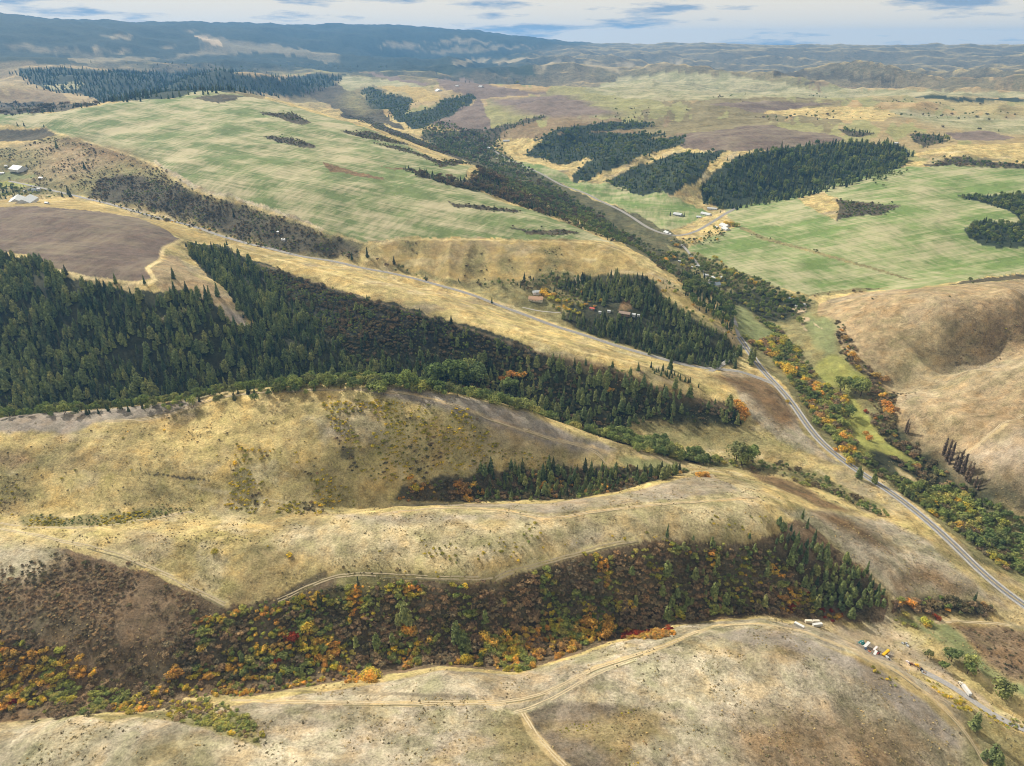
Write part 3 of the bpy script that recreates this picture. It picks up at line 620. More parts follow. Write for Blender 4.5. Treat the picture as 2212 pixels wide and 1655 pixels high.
# yard
region(BARE, cr((2, 2), [(1000, 750), (1250, 770), (1480, 800), (1480, 850), (1350, 870), (1600, 1000), (1800, 1120), (1950, 1200), (2100, 1350), (1900, 1220), (1700, 1100), (1450, 1010), (1330, 900), (1200, 840), (1050, 800)]), soft=0.006)
region(BARE, cr((2, 2), [(980, 760), (1250, 775), (1480, 800), (1500, 870), (1640, 1000), (1800, 1110), (2000, 1250), (1880, 1230), (1700, 1120), (1500, 1050), (1350, 1000), (1150, 930), (1050, 850)]), soft=0.012, amount=0.75)
region(GREY, cr((2, 2), [(1100, 830), (1200, 850), (1380, 930), (1350, 980), (1250, 960), (1130, 880)]), soft=0.004)
region(GREY, cr((2, 2), [(1350, 850), (1480, 890), (1620, 970), (1740, 1060), (1640, 1050), (1480, 960)]), soft=0.006, amount=0.7)
region(GOLD, cr((2, 2), [(900, 870), (1100, 930), (1300, 1010), (1500, 1130), (1700, 1290), (1800, 1400), (1740, 1400), (1560, 1230), (1300, 1050), (1050, 930)]), soft=0.006, amount=0.8)
region(OLIVE, cr((2, 2), [(1780, 1230), (1900, 1290), (2100, 1450), (2212, 1560), (2212, 1655), (1850, 1655), (1840, 1500)]), soft=0.01, amount=0.8)

# worn tracks: (points, width in metres, colour, strength)
TRACKS = [
    ([(500, 1512), (620, 1516), (800, 1520), (960, 1518), (1080, 1518), (1150, 1508), (1210, 1482), (1290, 1440), (1400, 1408), (1470, 1380), (1540, 1352), (1640, 1346), (1730, 1362), (1830, 1400), (1940, 1452), (2040, 1530), (2110, 1610), (2130, 1655)], 4.5, (0.47, 0.36, 0.19), .9),
    ([(560, 1490), (760, 1497), (900, 1500), (1020, 1505)], 3.0, (0.16, 0.13, 0.09), .7),
    ([(1110, 1540), (1150, 1530), (1210, 1500), (1290, 1452), (1370, 1424)], 3.5, (0.42, 0.38, 0.24), .8),
    ([(1130, 1540), (1150, 1580), (1190, 1630), (1220, 1655)], 6.0, (0.46, 0.36, 0.19), .8),
    ([(820, 1112), (860, 1105), (950, 1096), (1040, 1098), (1100, 1104), (1170, 1122), (1230, 1115), (1300, 1102), (1450, 1087), (1640, 1075)], 3.6, (0.50, 0.36, 0.18), 1.),
    ([(940, 1093), (1070, 1094), (1160, 1110), (1250, 1106)], 2.5, (0.20, 0.15, 0.10), .6),
    ([(230, 910), (330, 908), (372, 895), (430, 870), (500, 852), (680, 842), (800, 842), (900, 852), (1000, 882), (1100, 920), (1190, 948), (1280, 965), (1325, 985), (1310, 1002)], 3.5, (0.48, 0.36, 0.20), .9),
    ([(860, 858), (960, 876), (1050, 905), (1150, 930)], 3.0, (0.18, 0.14, 0.11), .6),
    ([(1070, 1252), (1078, 1240), (1110, 1232), (1200, 1210), (1290, 1182), (1380, 1166)], 4.5, (0.50, 0.42, 0.22), 1.),
    ([(600, 1298), (700, 1250), (740, 1237), (860, 1243), (1000, 1250), (1070, 1246)], 4.0, (0.30, 0.26, 0.12), .7),
    ([(1072, 1255), (1050, 1290), (1010, 1330), (1000, 1345)], 5.0, (0.20, 0.19, 0.10), .7),
    ([(0, 1142), (120, 1165), (250, 1195), (330, 1225), (420, 1275), (490, 1308)], 5.0, (0.47, 0.40, 0.22), .8),
    ([(110, 582), (180, 600), (250, 608), (320, 612), (335, 606), (318, 580), (345, 564), (352, 536), (392, 517)], 5.5, (0.56, 0.45, 0.24), 1.),
    ([(345, 692), (375, 680), (405, 668)], 4.5, (0.36, 0.32, 0.15), 1.),
    ([(790, 542), (830, 525), (860, 516)], 5.0, (0.45, 0.38, 0.22), .9),
    ([(860, 518), (1000, 517), (1150, 521), (1290, 525), (1340, 541), (1400, 590)], 4.0, (0.50, 0.40, 0.20), .8),
    ([(1240, 595), (1260, 610), (1250, 640)], 4.0, (0.36, 0.32, 0.18), .8),
    ([(560, 570), (740, 632), (960, 694), (1180, 768), (1300, 788), (1450, 850), (1600, 890)], 4.0, (0.26, 0.20, 0.12), .6),
    ([(500, 534), (760, 603), (930, 643), (1100, 708), (1250, 758), (1400, 792)], 4.0, (0.52, 0.42, 0.21), .7),
    ([(100, 278), (200, 310), (330, 352), (400, 405), (560, 452), (790, 527)], 6.0, (0.46, 0.38, 0.20), .6),
    ([(0, 1130), (60, 1140), (200, 1140), (420, 1105)], 3.5, (0.42, 0.36, 0.18), .6),
    ([(2211, 895), (2130, 945), (2075, 988)], 5.0, (0.40, 0.31, 0.17), .8),
    ([(2211, 985), (2150, 1025), (2120, 1050)], 3.0, (0.14, 0.11, 0.08), .8),
    ([(2020, 1345), (2060, 1338), (2120, 1345), (2180, 1350)], 4.0, (0.46, 0.37, 0.21), .8),
    ([(1950, 1320), (2030, 1375), (2100, 1440), (2211, 1545)], 4.0, (0.40, 0.32, 0.17), .5),
    ([(600, 1302), (640, 1270), (700, 1240)], 5.0, (0.11, 0.09, 0.06), .7),
    ([(410, 1050), (470, 1062), (560, 1075), (640, 1090), (720, 1105)], 3.0, (0.40, 0.34, 0.20), .7),
    ([(1760, 900), (1700, 1000), (1700, 1040)], 0.1, (0.4, 0.3, 0.2), .0),
]

def paint_ground():
    X = (GR[None] * np.sin(GA[:, None])).ravel(); Y = (GR[None] * np.cos(GA[:, None])).ravel(); RR = np.broadcast_to(GR[None], GH.shape).ravel()
    n = X.size
    col = np.empty((n, 3)); col[:] = GRASS[0]
    par = np.empty((n, 3)); par[:] = GRASS[1:]
    fuv = np.stack([X, Y], -1)
    # broad drifts of paler and darker grass
    d1 = fbm(X / 130, Y / 130, 4, 71); d2 = fbm(X / 45, Y / 45, 3, 75)
    col *= (1 + 0.20 * d1 + 0.14 * d2)[:, None] * (1 + np.outer(d2, [0.02, 0, -0.08]))
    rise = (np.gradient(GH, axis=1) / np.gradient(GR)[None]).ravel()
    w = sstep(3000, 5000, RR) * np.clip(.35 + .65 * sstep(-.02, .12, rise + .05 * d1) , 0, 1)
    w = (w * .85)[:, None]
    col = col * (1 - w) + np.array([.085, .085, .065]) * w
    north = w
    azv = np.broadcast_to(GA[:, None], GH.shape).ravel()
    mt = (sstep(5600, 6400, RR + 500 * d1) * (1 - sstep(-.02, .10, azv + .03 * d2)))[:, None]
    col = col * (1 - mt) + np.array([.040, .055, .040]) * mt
    wx = fbm(X / (0.012 * RR + 6), Y / (0.012 * RR + 6), 3, 81); wy = fbm(X / (0.012 * RR + 6), Y / (0.012 * RR + 6), 3, 85)
    # quilt of far fields
    far = np.nonzero(RR > 2300)[0]; fx = X[far] / 620. + .5 * wx[far]; fy = Y[far] / 620. + .5 * wy[far]
    best = np.full(len(far), 9.); pick = np.zeros(len(far))
    bx, by = np.floor(fx), np.floor(fy)
    for ox in (-1, 0, 1):
        for oy in (-1, 0, 1):
            jx = bx + ox; jy = by + oy
            d = (jx + .15 + .7 * hash2(jx, jy, 3) - fx) ** 2 + (jy + .15 + .7 * hash2(jx, jy, 9) - fy) ** 2
            m = d < best; best[m] = d[m]; pick[m] = hash2(jx, jy, 17)[m]
    quilt = np.ones((n, 3)); pal = np.array([(1.0, .95, .85), (.72, .86, .62), (1.12, 1.05, .92), (.60, .54, .52), (.85, .82, .72), (.92, .95, .78), (1.05, .92, .74), (.50, .52, .44)])
    quilt[far] = pal[(pick * 7.999).astype(int)]
    order = np.argsort(Y, kind='stable'); Ys = Y[order]
    def near(poly, pad):
        lo, hi = np.searchsorted(Ys, [poly[:, 1].min() - pad, poly[:, 1].max() + pad])
        ids = order[lo:hi]
        x = X[ids]
        return ids[(x > poly[:, 0].min() - pad) & (x < poly[:, 0].max() + pad)]
    for cover, pts, soft, amount, rot, wob in R:
        poly = outline(pts)
        rm = float(np.median(np.hypot(poly[:, 0], poly[:, 1])))
        pad = rm * (0.01 * wob + soft) + 2
        ids = near(poly, pad)
        if not len(ids): continue
        x = X[ids] + wx[ids] * 0.007 * wob * RR[ids]; y = Y[ids] + wy[ids] * 0.007 * wob * RR[ids]
        ins = inside(poly, x, y)
        if soft > 0:
            d = line_distance(poly, x, y, True)
            w = sstep(-1, 1, np.where(ins, d, -d) / (soft * rm))
        else:
            w = ins.astype(float)
        w = w * amount
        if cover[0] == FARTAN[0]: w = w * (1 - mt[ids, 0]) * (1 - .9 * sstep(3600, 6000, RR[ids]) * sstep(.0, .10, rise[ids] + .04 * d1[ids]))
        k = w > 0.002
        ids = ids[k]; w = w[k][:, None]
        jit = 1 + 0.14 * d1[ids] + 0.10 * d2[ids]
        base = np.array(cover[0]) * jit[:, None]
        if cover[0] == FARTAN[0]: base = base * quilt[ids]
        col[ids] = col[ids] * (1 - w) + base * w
        par[ids] = par[ids] * (1 - w) + np.array(cover[1:]) * w
        if cover[2] > 0.2:
            c, s = math.cos(rot), math.sin(rot)
            k2 = w[:, 0] > 0.5
            q = ids[k2]
            fuv[q, 0] = X[q] * c - Y[q] * s; fuv[q, 1] = X[q] * s + Y[q] * c + 1.8 * GH.ravel()[q]
    dry = np.exp(-((col - np.array([.43, .36, .20])) ** 2).sum(1) / .018) * (RR < 2400)
    for sc, cut, tone, amt, sd in ((70, .16, (.21, .165, .085), .62, 131), (52, .20, (.25, .225, .105), .55, 141), (38, .24, (.50, .43, .29), .5, 151), (85, .22, (.27, .235, .19), .5, 161)):
        w = (sstep(cut, cut + .22, fbm(X / sc, Y / (sc * .7), 5, sd)) * amt * dry)[:, None]
        col = col * (1 - w) + np.array(tone) * w
    for pts, wid, c, st in TRACKS:
        if st <= 0: continue
        poly = outline(pts, closed=False)
        ids = near(poly, wid * 2)
        d = line_distance(poly, X[ids] + wx[ids] * 1.2, Y[ids] + wy[ids] * 1.2, False)
        c = np.array(c) * (1.2 if c[0] > .3 else .8); st = min(1, st * 1.15)
        w = (1 - sstep(wid * 0.42, wid * 0.75, d)) * st * np.clip(0.80 + 1.0 * d2[ids], 0.25, 1)
        k = w > 0.01; ids = ids[k]; w = w[k][:, None]
        col[ids] = col[ids] * (1 - w) + np.array(c) * w
        par[ids] = par[ids] * (1 - w) + np.array((0.4, 0, 0.1)) * w
    return X, Y, col, par, fuv

def mesh_from_arrays(name, verts, quads=None, tris=None):
    me = bpy.data.meshes.new(name)
    me.vertices.add(len(verts)); me.vertices.foreach_set('co', np.asarray(verts, np.float32).ravel())
    nq = 0 if quads is None else len(quads); nt_ = 0 if tris is None else len(tris)
    idx = []; starts = []; tot = []
    if nq: idx.append(np.asarray(quads).ravel()); starts.append(np.arange(nq) * 4); tot.append(np.full(nq, 4))
    if nt_: idx.append(np.asarray(tris).ravel()); starts.append(np.arange(nt_) * 3 + nq * 4); tot.append(np.full(nt_, 3))
    idx = np.concatenate(idx).astype(np.int32)
    me.loops.add(len(idx)); me.loops.foreach_set('vertex_index', idx)
    me.polygons.add(nq + nt_); me.polygons.foreach_set('loop_start', np.concatenate(starts).astype(np.int32))
    me.update(calc_edges=True); me.validate()
    return me

def link(name, me, parent=None, mat=None):
    o = bpy.data.objects.new(name, me); scene.collection.objects.link(o)
    if parent is not None: o.parent = parent
    if mat is not None and me is not None and not me.materials: me.materials.append(mat)
    return o

def tag(o, label=None, cat=None, group=None, kind=None):
    if label: o['label'] = label
    if cat: o['category'] = cat
    if group: o['group'] = group
    if kind: o['kind'] = kind
    return o

def new_mat(name, rough=0.9, spec=0.15):
    m = bpy.data.materials.new(name); m.use_nodes = True
    b = m.node_tree.nodes['Principled BSDF']
    b.inputs['Roughness'].default_value = rough; b.inputs['Specular IOR Level'].default_value = spec
    return m, m.node_tree, b

def math_node(nt, op, a, b=None, clamp=False):
    n = N(nt, 'ShaderNodeMath', operation=op); n.use_clamp = clamp
    for k, v in enumerate((a, b)):
        if v is None: continue
        if hasattr(v, 'links'): nt.links.new(v, n.inputs[k])
        else: n.inputs[k].default_value = v
    return n.outputs[0]

def mix_col(nt, fac, a, b, blend='MIX'):
    n = N(nt, 'ShaderNodeMix', data_type='RGBA', blend_type=blend)
    for s, v in (('Factor', fac), ('A', a), ('B', b)):
        if hasattr(v, 'links'): nt.links.new(v, n.inputs[s])
        elif s == 'Factor': n.inputs[s].default_value = v
        else: n.inputs[s].default_value = tuple(v) + (1,)
    return n.outputs['Result']

def noise_node(nt, vec, scale, detail=4, rough=0.55):
    n = N(nt, 'ShaderNodeTexNoise'); n.inputs['Scale'].default_value = scale; n.inputs['Detail'].default_value = detail; n.inputs['Roughness'].default_value = rough
    if vec is not None: nt.links.new(vec, n.inputs['Vector'])
    return n.outputs['Fac']

def ramp_node(nt, fac, stops):
    n = N(nt, 'ShaderNodeValToRGB'); e = n.color_ramp.elements
    while len(e) < len(stops): e.new(0.5)
    for k, (p, c) in enumerate(stops):
        e[k].position = p; e[k].color = tuple(c) + (1,) if hasattr(c, '__len__') else (c, c, c, 1)
    nt.links.new(fac, n.inputs['Fac'])
    return n.outputs['Color']

def ground_material():
    m, nt, b = new_mat('ground', 0.95, 0.08); L = nt.links.new
    geo = N(nt, 'ShaderNodeNewGeometry'); pos = geo.outputs['Position']
    tint = N(nt, 'ShaderNodeAttribute', attribute_name='tint').outputs['Color']
    par = N(nt, 'ShaderNodeAttribute', attribute_name='cover').outputs['Color']
    fuv = N(nt, 'ShaderNodeAttribute', attribute_name='rows').outputs['Vector']
    sp = N(nt, 'ShaderNodeSeparateColor'); L(par, sp.inputs[0])
    mot, streak, speck = sp.outputs[0], sp.outputs[1], sp.outputs[2]
    n1 = noise_node(nt, pos, 1 / 55., 6, 0.6); n2 = noise_node(nt, pos, 1 / 11., 6, 0.65); n3 = noise_node(nt, pos, 1 / 2.0, 5, 0.8)
    s = math_node(nt, 'ADD', math_node(nt, 'MULTIPLY', math_node(nt, 'SUBTRACT', n1, 0.5), 1.0), math_node(nt, 'MULTIPLY', math_node(nt, 'SUBTRACT', n2, 0.5), 2.2))
    s = math_node(nt, 'ADD', s, math_node(nt, 'MULTIPLY', math_node(nt, 'SUBTRACT', n3, 0.5), 3.0))
    fac = math_node(nt, 'ADD', math_node(nt, 'MULTIPLY', s, mot), 1.0)
    fac = math_node(nt, 'MAXIMUM', fac, 0.25)
    vm = N(nt, 'ShaderNodeVectorMath', operation='SCALE'); L(tint, vm.inputs[0]); L(fac, vm.inputs['Scale'])
    c = vm.outputs[0]
    # drift of hue: straw against olive
    hue = ramp_node(nt, noise_node(nt, pos, 1 / 23., 5, 0.65), [(0.36, (1.10, 0.98, 0.82)), (0.5, (1, 1, 1)), (0.66, (0.80, 0.86, 0.74))])
    hv = mix_col(nt, math_node(nt, 'MULTIPLY', mot, 1.0, True), (1, 1, 1), hue)
    c = mix_col(nt, 1.0, c, hv, 'MULTIPLY')
    pm = ramp_node(nt, noise_node(nt, pos, 1 / 34., 9, 0.68), [(0.49, 0.0), (0.57, 1.0)])
    c = mix_col(nt, math_node(nt, 'MULTIPLY', math_node(nt, 'MULTIPLY', pm, mot), 0.85), c, mix_col(nt, 1.0, c, (0.60, 0.61, 0.56), 'MULTIPLY'))
    pl = ramp_node(nt, noise_node(nt, pos, 1 / 19., 9, 0.72), [(0.55, 0.0), (0.62, 1.0)])
    c = mix_col(nt, math_node(nt, 'MULTIPLY', math_node(nt, 'MULTIPLY', pl, mot), 0.8), c, mix_col(nt, 1.0, c, (1.30, 1.30, 1.34), 'MULTIPLY'))
    # drill rows and tramlines in the crops
    mp = N(nt, 'ShaderNodeMapping'); mp.inputs['Scale'].default_value = (1 / 200., 1 / 8., 1); L(fuv, mp.inputs['Vector'])
    st1 = noise_node(nt, mp.outputs[0], 1.0, 5, 0.6)
    mp2 = N(nt, 'ShaderNodeMapping'); mp2.inputs['Scale'].default_value = (1 / 9., 1 / 60., 1); mp2.inputs['Rotation'].default_value = (0, 0, 0.5); L(fuv, mp2.inputs['Vector'])
    st2 = noise_node(nt, mp2.outputs[0], 1.0, 4, 0.6)
    mp3 = N(nt, 'ShaderNodeMapping'); mp3.inputs['Scale'].default_value = (1 / 170., 1 / 55., 1); mp3.inputs['Rotation'].default_value = (0, 0, -0.25); L(fuv, mp3.inputs['Vector'])
    st3 = noise_node(nt, mp3.outputs[0], 1.0, 5, 0.6)
    sm = math_node(nt, 'ADD', math_node(nt, 'MULTIPLY', st1, 0.20), math_node(nt, 'ADD', math_node(nt, 'MULTIPLY', st2, 0.22), math_node(nt, 'MULTIPLY', st3, 0.30)))
    sm = math_node(nt, 'ADD', sm, math_node(nt, 'MULTIPLY', noise_node(nt, pos, 1 / 130., 6, 0.62), 0.42))
    straw = ramp_node(nt, sm, [(0.52, 0.0), (0.64, 1.0)])
    sf = math_node(nt, 'MULTIPLY', math_node(nt, 'MULTIPLY', straw, streak), 0.92)
    c = mix_col(nt, sf, c, (0.46, 0.405, 0.25))
    # tufts and bare twigs
    sk = ramp_node(nt, noise_node(nt, pos, 1 / 3.6, 5, 0.75), [(0.50, 0.0), (0.60, 1.0)])
    cl = ramp_node(nt, noise_node(nt, pos, 1 / 30., 4, 0.6), [(0.35, 0.25), (0.65, 1.0)])
    kf = math_node(nt, 'MULTIPLY', math_node(nt, 'MULTIPLY', sk, cl), speck)
    dark = mix_col(nt, 1.0, c, (0.32, 0.30, 0.26), 'MULTIPLY')
    c = mix_col(nt, kf, c, dark)
    L(c, b.inputs['Base Color'])
    bp = N(nt, 'ShaderNodeBump'); bp.inputs['Strength'].default_value = 0.8; bp.inputs['Distance'].default_value = 1.6
    L(math_node(nt, 'ADD', n3, math_node(nt, 'MULTIPLY', n2, 1.5)), bp.inputs['Height']); L(bp.outputs[0], b.inputs['Normal'])
    return m

def build_ground():
    X, Y, col, par, fuv = paint_ground()
    na, nr = GH.shape
    verts = np.stack([X, Y, GH.ravel()], -1)
    i, j = np.meshgrid(np.arange(na - 1), np.arange(nr - 1), indexing='ij')
    v = (i * nr + j).ravel()
    quads = np.stack([v, v + 1, v + nr + 1, v + nr], -1)[:, ::-1]
    me = bpy.data.meshes.new('terrain')
    me.vertices.add(len(verts)); me.vertices.foreach_set('co', verts.astype(np.float32).ravel())
    me.loops.add(quads.size); me.loops.foreach_set('vertex_index', quads.astype(np.int32).ravel())
    me.polygons.add(len(quads)); me.polygons.foreach_set('loop_start', (np.arange(len(quads)) * 4).astype(np.int32))
    me.update(calc_edges=True)
    me.polygons.foreach_set('use_smooth', np.ones(len(quads), bool))
    a = me.attributes.new('tint', 'FLOAT_COLOR', 'POINT'); a.data.foreach_set('color', np.concatenate([col, np.ones((len(col), 1))], 1).astype(np.float32).ravel())
    a = me.attributes.new('cover', 'FLOAT_COLOR', 'POINT'); a.data.foreach_set('color', np.concatenate([par, np.ones((len(par), 1))], 1).astype(np.float32).ravel())
    a = me.attributes.new('rows', 'FLOAT_VECTOR', 'POINT'); a.data.foreach_set('vector', np.concatenate([fuv, np.zeros((len(fuv), 1))], 1).astype(np.float32).ravel())
    me.materials.append(ground_material())
    o = link('terrain', me)
    tag(o, 'rolling dry grass hills, crop fields and canyon country', 'terrain', kind='structure')
    return o
# ---------------------------------------------------------------- roads: paths first, so that the ground is graded to them
def smooth_path(pts, step=5.0):
    p = outline(pts, step=14.0, closed=False)
    for _ in range(14):
        p[1:-1] = .25 * p[:-2] + .5 * p[1:-1] + .25 * p[2:]
    s = np.concatenate([[0], np.cumsum(np.hypot(*np.diff(p, axis=0).T))])
    q = np.arange(0, s[-1], step)
    p = np.stack([np.interp(q, s, p[:, 0]), np.interp(q, s, p[:, 1])], -1)
    z = ground_xy(p[:, 0], p[:, 1])
    k = 15; zz = np.pad(z, k, mode='edge'); z = np.convolve(zz, np.ones(2 * k + 1) / (2 * k + 1), 'valid')
    return p, z

HIGHWAY = [(1597, 722), (1606, 742), (1622, 765), (1632, 790), (1652, 812), (1690, 838), (1715, 868), (1730, 905), (1752, 940), (1790, 972), (1826, 1000), (1860, 1022), (1900, 1050), (1950, 1084), (2000, 1122), (2050, 1164), (2090, 1206), (2130, 1244), (2170, 1280), (2215, 1314), (2270, 1352)]
SIDE = [(20, 392), (75, 404), (130, 416), (175, 424), (220, 437), (270, 452), (320, 466), (375, 478), (430, 490), (465, 503), (500, 518), (550, 531), (600, 542), (660, 555), (720, 566), (790, 578), (850, 592), (930, 610), (1000, 630), (1050, 648), (1090, 662), (1130, 682), (1190, 702), (1250, 720), (1300, 737), (1350, 753), (1400, 768), (1450, 781), (1510, 793), (1560, 799), (1600, 800), (1640, 808), (1665, 822), (1690, 838)]
LOOP = [(1606, 742), (1606, 765), (1598, 783), (1580, 793), (1555, 799), (1530, 797)]
VALLEY = [(1058, 318), (1078, 330), (1082, 340), (1110, 352), (1150, 370), (1200, 390), (1250, 415), (1300, 435), (1345, 455), (1372, 470), (1395, 490), (1411, 505), (1435, 519), (1452, 528), (1473, 528), (1495, 512), (1528, 484), (1548, 467), (1567, 455), (1590, 448)]
VALLEY2 = [(1472, 528), (1500, 560), (1530, 600), (1560, 640), (1580, 680), (1590, 705), (1598, 724)]
DRIVE = [(1990, 1452), (2040, 1474), (2080, 1493), (2093, 1504), (2115, 1520), (2145, 1536), (2180, 1552), (2211, 1572), (2260, 1600)]
HOUSE_DRIVE = [(1128, 662), (1136, 672), (1150, 679), (1185, 680), (1212, 677)]
ROADS = []
for _name, _pts, _w, _lab in (('highway', HIGHWAY, 8.6, 'two lane grey highway curving down the main valley'), ('side_road', SIDE, 7.5, 'grey side road winding behind the tan ridge'), ('slip_road', LOOP, 6.5, 'short curved link road joining highway and side road'),
                              ('valley_road', VALLEY, 8.0, 'grey road along the far valley meadow'), ('valley_lane', VALLEY2, 6.0, 'narrow lane through the valley farms'), ('gravel_drive', DRIVE, 5.5, 'grey gravel drive leading down to the yard'), ('driveway', HOUSE_DRIVE, 3.5, 'pale driveway to the tan-roofed house')):
    _p, _z = smooth_path(_pts)
    for _hn, _hp, _hz, _hw, _hl in ROADS[::-1]:                       # meet the roads already laid at their own level
        _dd = np.hypot(_p[:, None, 0] - _hp[None, :, 0], _p[:, None, 1] - _hp[None, :, 1]); _j = _dd.argmin(1); _t = 1 - sstep(8, 45, _dd.min(1))
        _z = _z * (1 - _t) + (_hz[_j] - .05) * _t
    ROADS.append((_name, _p, _z, _w, _lab))

def grade_ground():
    global _cm
    X = GR[None] * np.sin(GA[:, None]); Y = GR[None] * np.cos(GA[:, None])
    for name, p, z, w, lab in ROADS[::-1]:
        pad = w / 2 + 16
        sel = np.nonzero((X > p[:, 0].min() - pad) & (X < p[:, 0].max() + pad) & (Y > p[:, 1].min() - pad) & (Y < p[:, 1].max() + pad))
        x = X[sel]; y = Y[sel]; best = np.full(len(x), 1e9); zb = np.zeros(len(x))
        for k in range(len(p)):
            d = (x - p[k, 0]) ** 2 + (y - p[k, 1]) ** 2
            m = d < best; best[m] = d[m]; zb[m] = z[k]
        d = np.sqrt(best)
        t = 1 - sstep(w / 2 + 2.0, w / 2 + 14, d)
        GH[sel] = GH[sel] * (1 - t) + (zb - 0.25) * t
    _cm = np.maximum.accumulate((GH - CAM[2]) / GR[None], 1)
grade_ground()

def ribbon(p, z, a, b, lift, k=3):
    d = np.gradient(p, axis=0); d /= np.linalg.norm(d, axis=1, keepdims=True) + 1e-9
    nrm = np.stack([d[:, 1], -d[:, 0]], -1)
    offs = np.linspace(a, b, k); V = []
    for o in offs: V.append(np.stack([p[:, 0] + nrm[:, 0] * o, p[:, 1] + nrm[:, 1] * o, z + lift], -1))
    n = len(p); V = np.concatenate(V)
    F = []
    for c in range(k - 1):
        i = np.arange(n - 1) + c * n
        F.append(np.stack([i, i + n, i + n + 1, i + 1], -1))
    return V, np.concatenate(F)
build_ground()
# ---------------------------------------------------------------- road surfaces
def road_material(name, c0, c1, scale=1 / 3., rough=.85):
    m, nt, b = new_mat(name, rough, .2)
    geo = N(nt, 'ShaderNodeNewGeometry')
    nt.links.new(ramp_node(nt, noise_node(nt, geo.outputs['Position'], scale, 6, .65), [(.32, c0), (.68, c1)]), b.inputs['Base Color'])
    return m
ASPHALT = road_material('asphalt', (.12, .12, .125), (.20, .198, .20))
ASPHALT_OLD = road_material('old_asphalt', (.19, .185, .18), (.28, .27, .255))
SHOULDER = road_material('gravel_shoulder', (.27, .25, .22), (.42, .39, .34))
GRAVEL = road_material('gravel', (.23, .22, .21), (.36, .34, .31), 1 / 2.)
PAINT_W = road_material('white_road_paint', (.60, .60, .58), (.80, .80, .78))
PAINT_Y = road_material('yellow_road_paint', (.50, .36, .07), (.62, .45, .10))
def build_roads():
    for name, p, z, w, lab in ROADS:
        paved = name in ('highway', 'side_road', 'slip_road', 'valley_road')
        root = link(name, None); tag(root, lab, 'road', kind='structure')
        def strip(nm, a, b, lift, mat, k=2):
            v, f = ribbon(p, z, a, b, lift, k); me = mesh_from_arrays(nm, v, quads=f); return link(nm, me, root, mat)
        if name == 'highway':
            strip('shoulder', -w / 2 - 1.3, w / 2 + 1.3, .10, SHOULDER, 5); strip('pavement', -w / 2, w / 2, .16, ASPHALT, 5)
            strip('edge_line', -w / 2 + .4, -w / 2 + .7, .20, PAINT_W); strip('edge_line', w / 2 - .7, w / 2 - .4, .20, PAINT_W)
            strip('centre_line', -.42, -.12, .20, PAINT_Y); strip('centre_line', .12, .42, .20, PAINT_Y)
        elif paved:
            strip('shoulder', -w / 2 - .6, w / 2 + .6, .10, SHOULDER, 4); strip('pavement', -w / 2 + .5, w / 2 - .5, .16, ASPHALT_OLD, 4)
            strip('centre_line', -.1, .12, .20, PAINT_Y)
        else:
            strip('surface', -w / 2, w / 2, .12, GRAVEL if name != 'driveway' else SHOULDER, 4)
build_roads()

RUT = road_material('rut_earth', (.36, .29, .18), (.50, .41, .26), 1 / 1.5)
VERGE = road_material('track_weeds', (.16, .14, .075), (.27, .23, .12), 1 / 1.5)
TRACK_NAMES = ['long winding dirt track over the foreground hill', 'grassy double track', 'short faint track branching at the foreground hill', 'pale spur track beside the dark earth patch', 'sandy track along the top of the second hill', 'dark worn path', 'track curving along the crest of the third hill', 'dark path', 'pale fence line track at the gully rim', 'dim rim track beside the gully', 'steep path dropping into the gully', 'pale track down the edge of the rust brown slope', 'sandy track round the ploughed field', 'short logging track in the forest', 'short gravel ramp up to the green upland', 'rim track above the yellow slope', 'narrow track through the triangular forest', 'faint track along the wood edge', 'straight track along the tan ridge', 'headland track of the green upland', 'faint track in the dry draw', 'dirt track climbing the second tan hill', 'dark ditch line', 'dirt track beside the scrub field']
def build_tracks():
    for _k, (pts, wid, c, st) in enumerate(TRACKS[:24]):
        if c[0] < .3 or st <= 0: continue
        p, _ = smooth_path(pts, 2.5)
        if np.hypot(p[:, 0], p[:, 1]).max() > 1250: continue
        d = np.gradient(p, axis=0); d /= np.linalg.norm(d, axis=1, keepdims=True); nrm = np.stack([d[:, 1], -d[:, 0]], -1)
        wig = fbm(p[:, 0] / 14, p[:, 1] / 14, 3, 401)
        root = link('dirt_track', None); tag(root, TRACK_NAMES[_k % len(TRACK_NAMES)], 'track', kind='structure')
        for nm, off, half, mat in (('rut', -.95, .48, RUT), ('rut', .95, .48, RUT), ('weed_edge', 2.0, .45, VERGE)):
            V = []
            for s in (-1, 1):
                o = off + s * half * (1 + .7 * fbm(p[:, 0] / 5, p[:, 1] / 5, 2, 411 + s + int(off * 10))) + .5 * wig
                q = p + nrm * o[:, None]; V.append(np.stack([q[:, 0], q[:, 1], ground_xy(q[:, 0], q[:, 1]) + .16], -1))
            n = len(p); i = np.arange(n - 1); i = i[vnoise(i / 9., i * 0., 7 + int(off * 3)) > (.22 if nm == 'rut' else .5)]
            if len(i): link(nm, mesh_from_arrays(nm, np.concatenate(V), quads=np.stack([i, i + n, i + n + 1, i + 1], -1)), root, mat)
build_tracks()

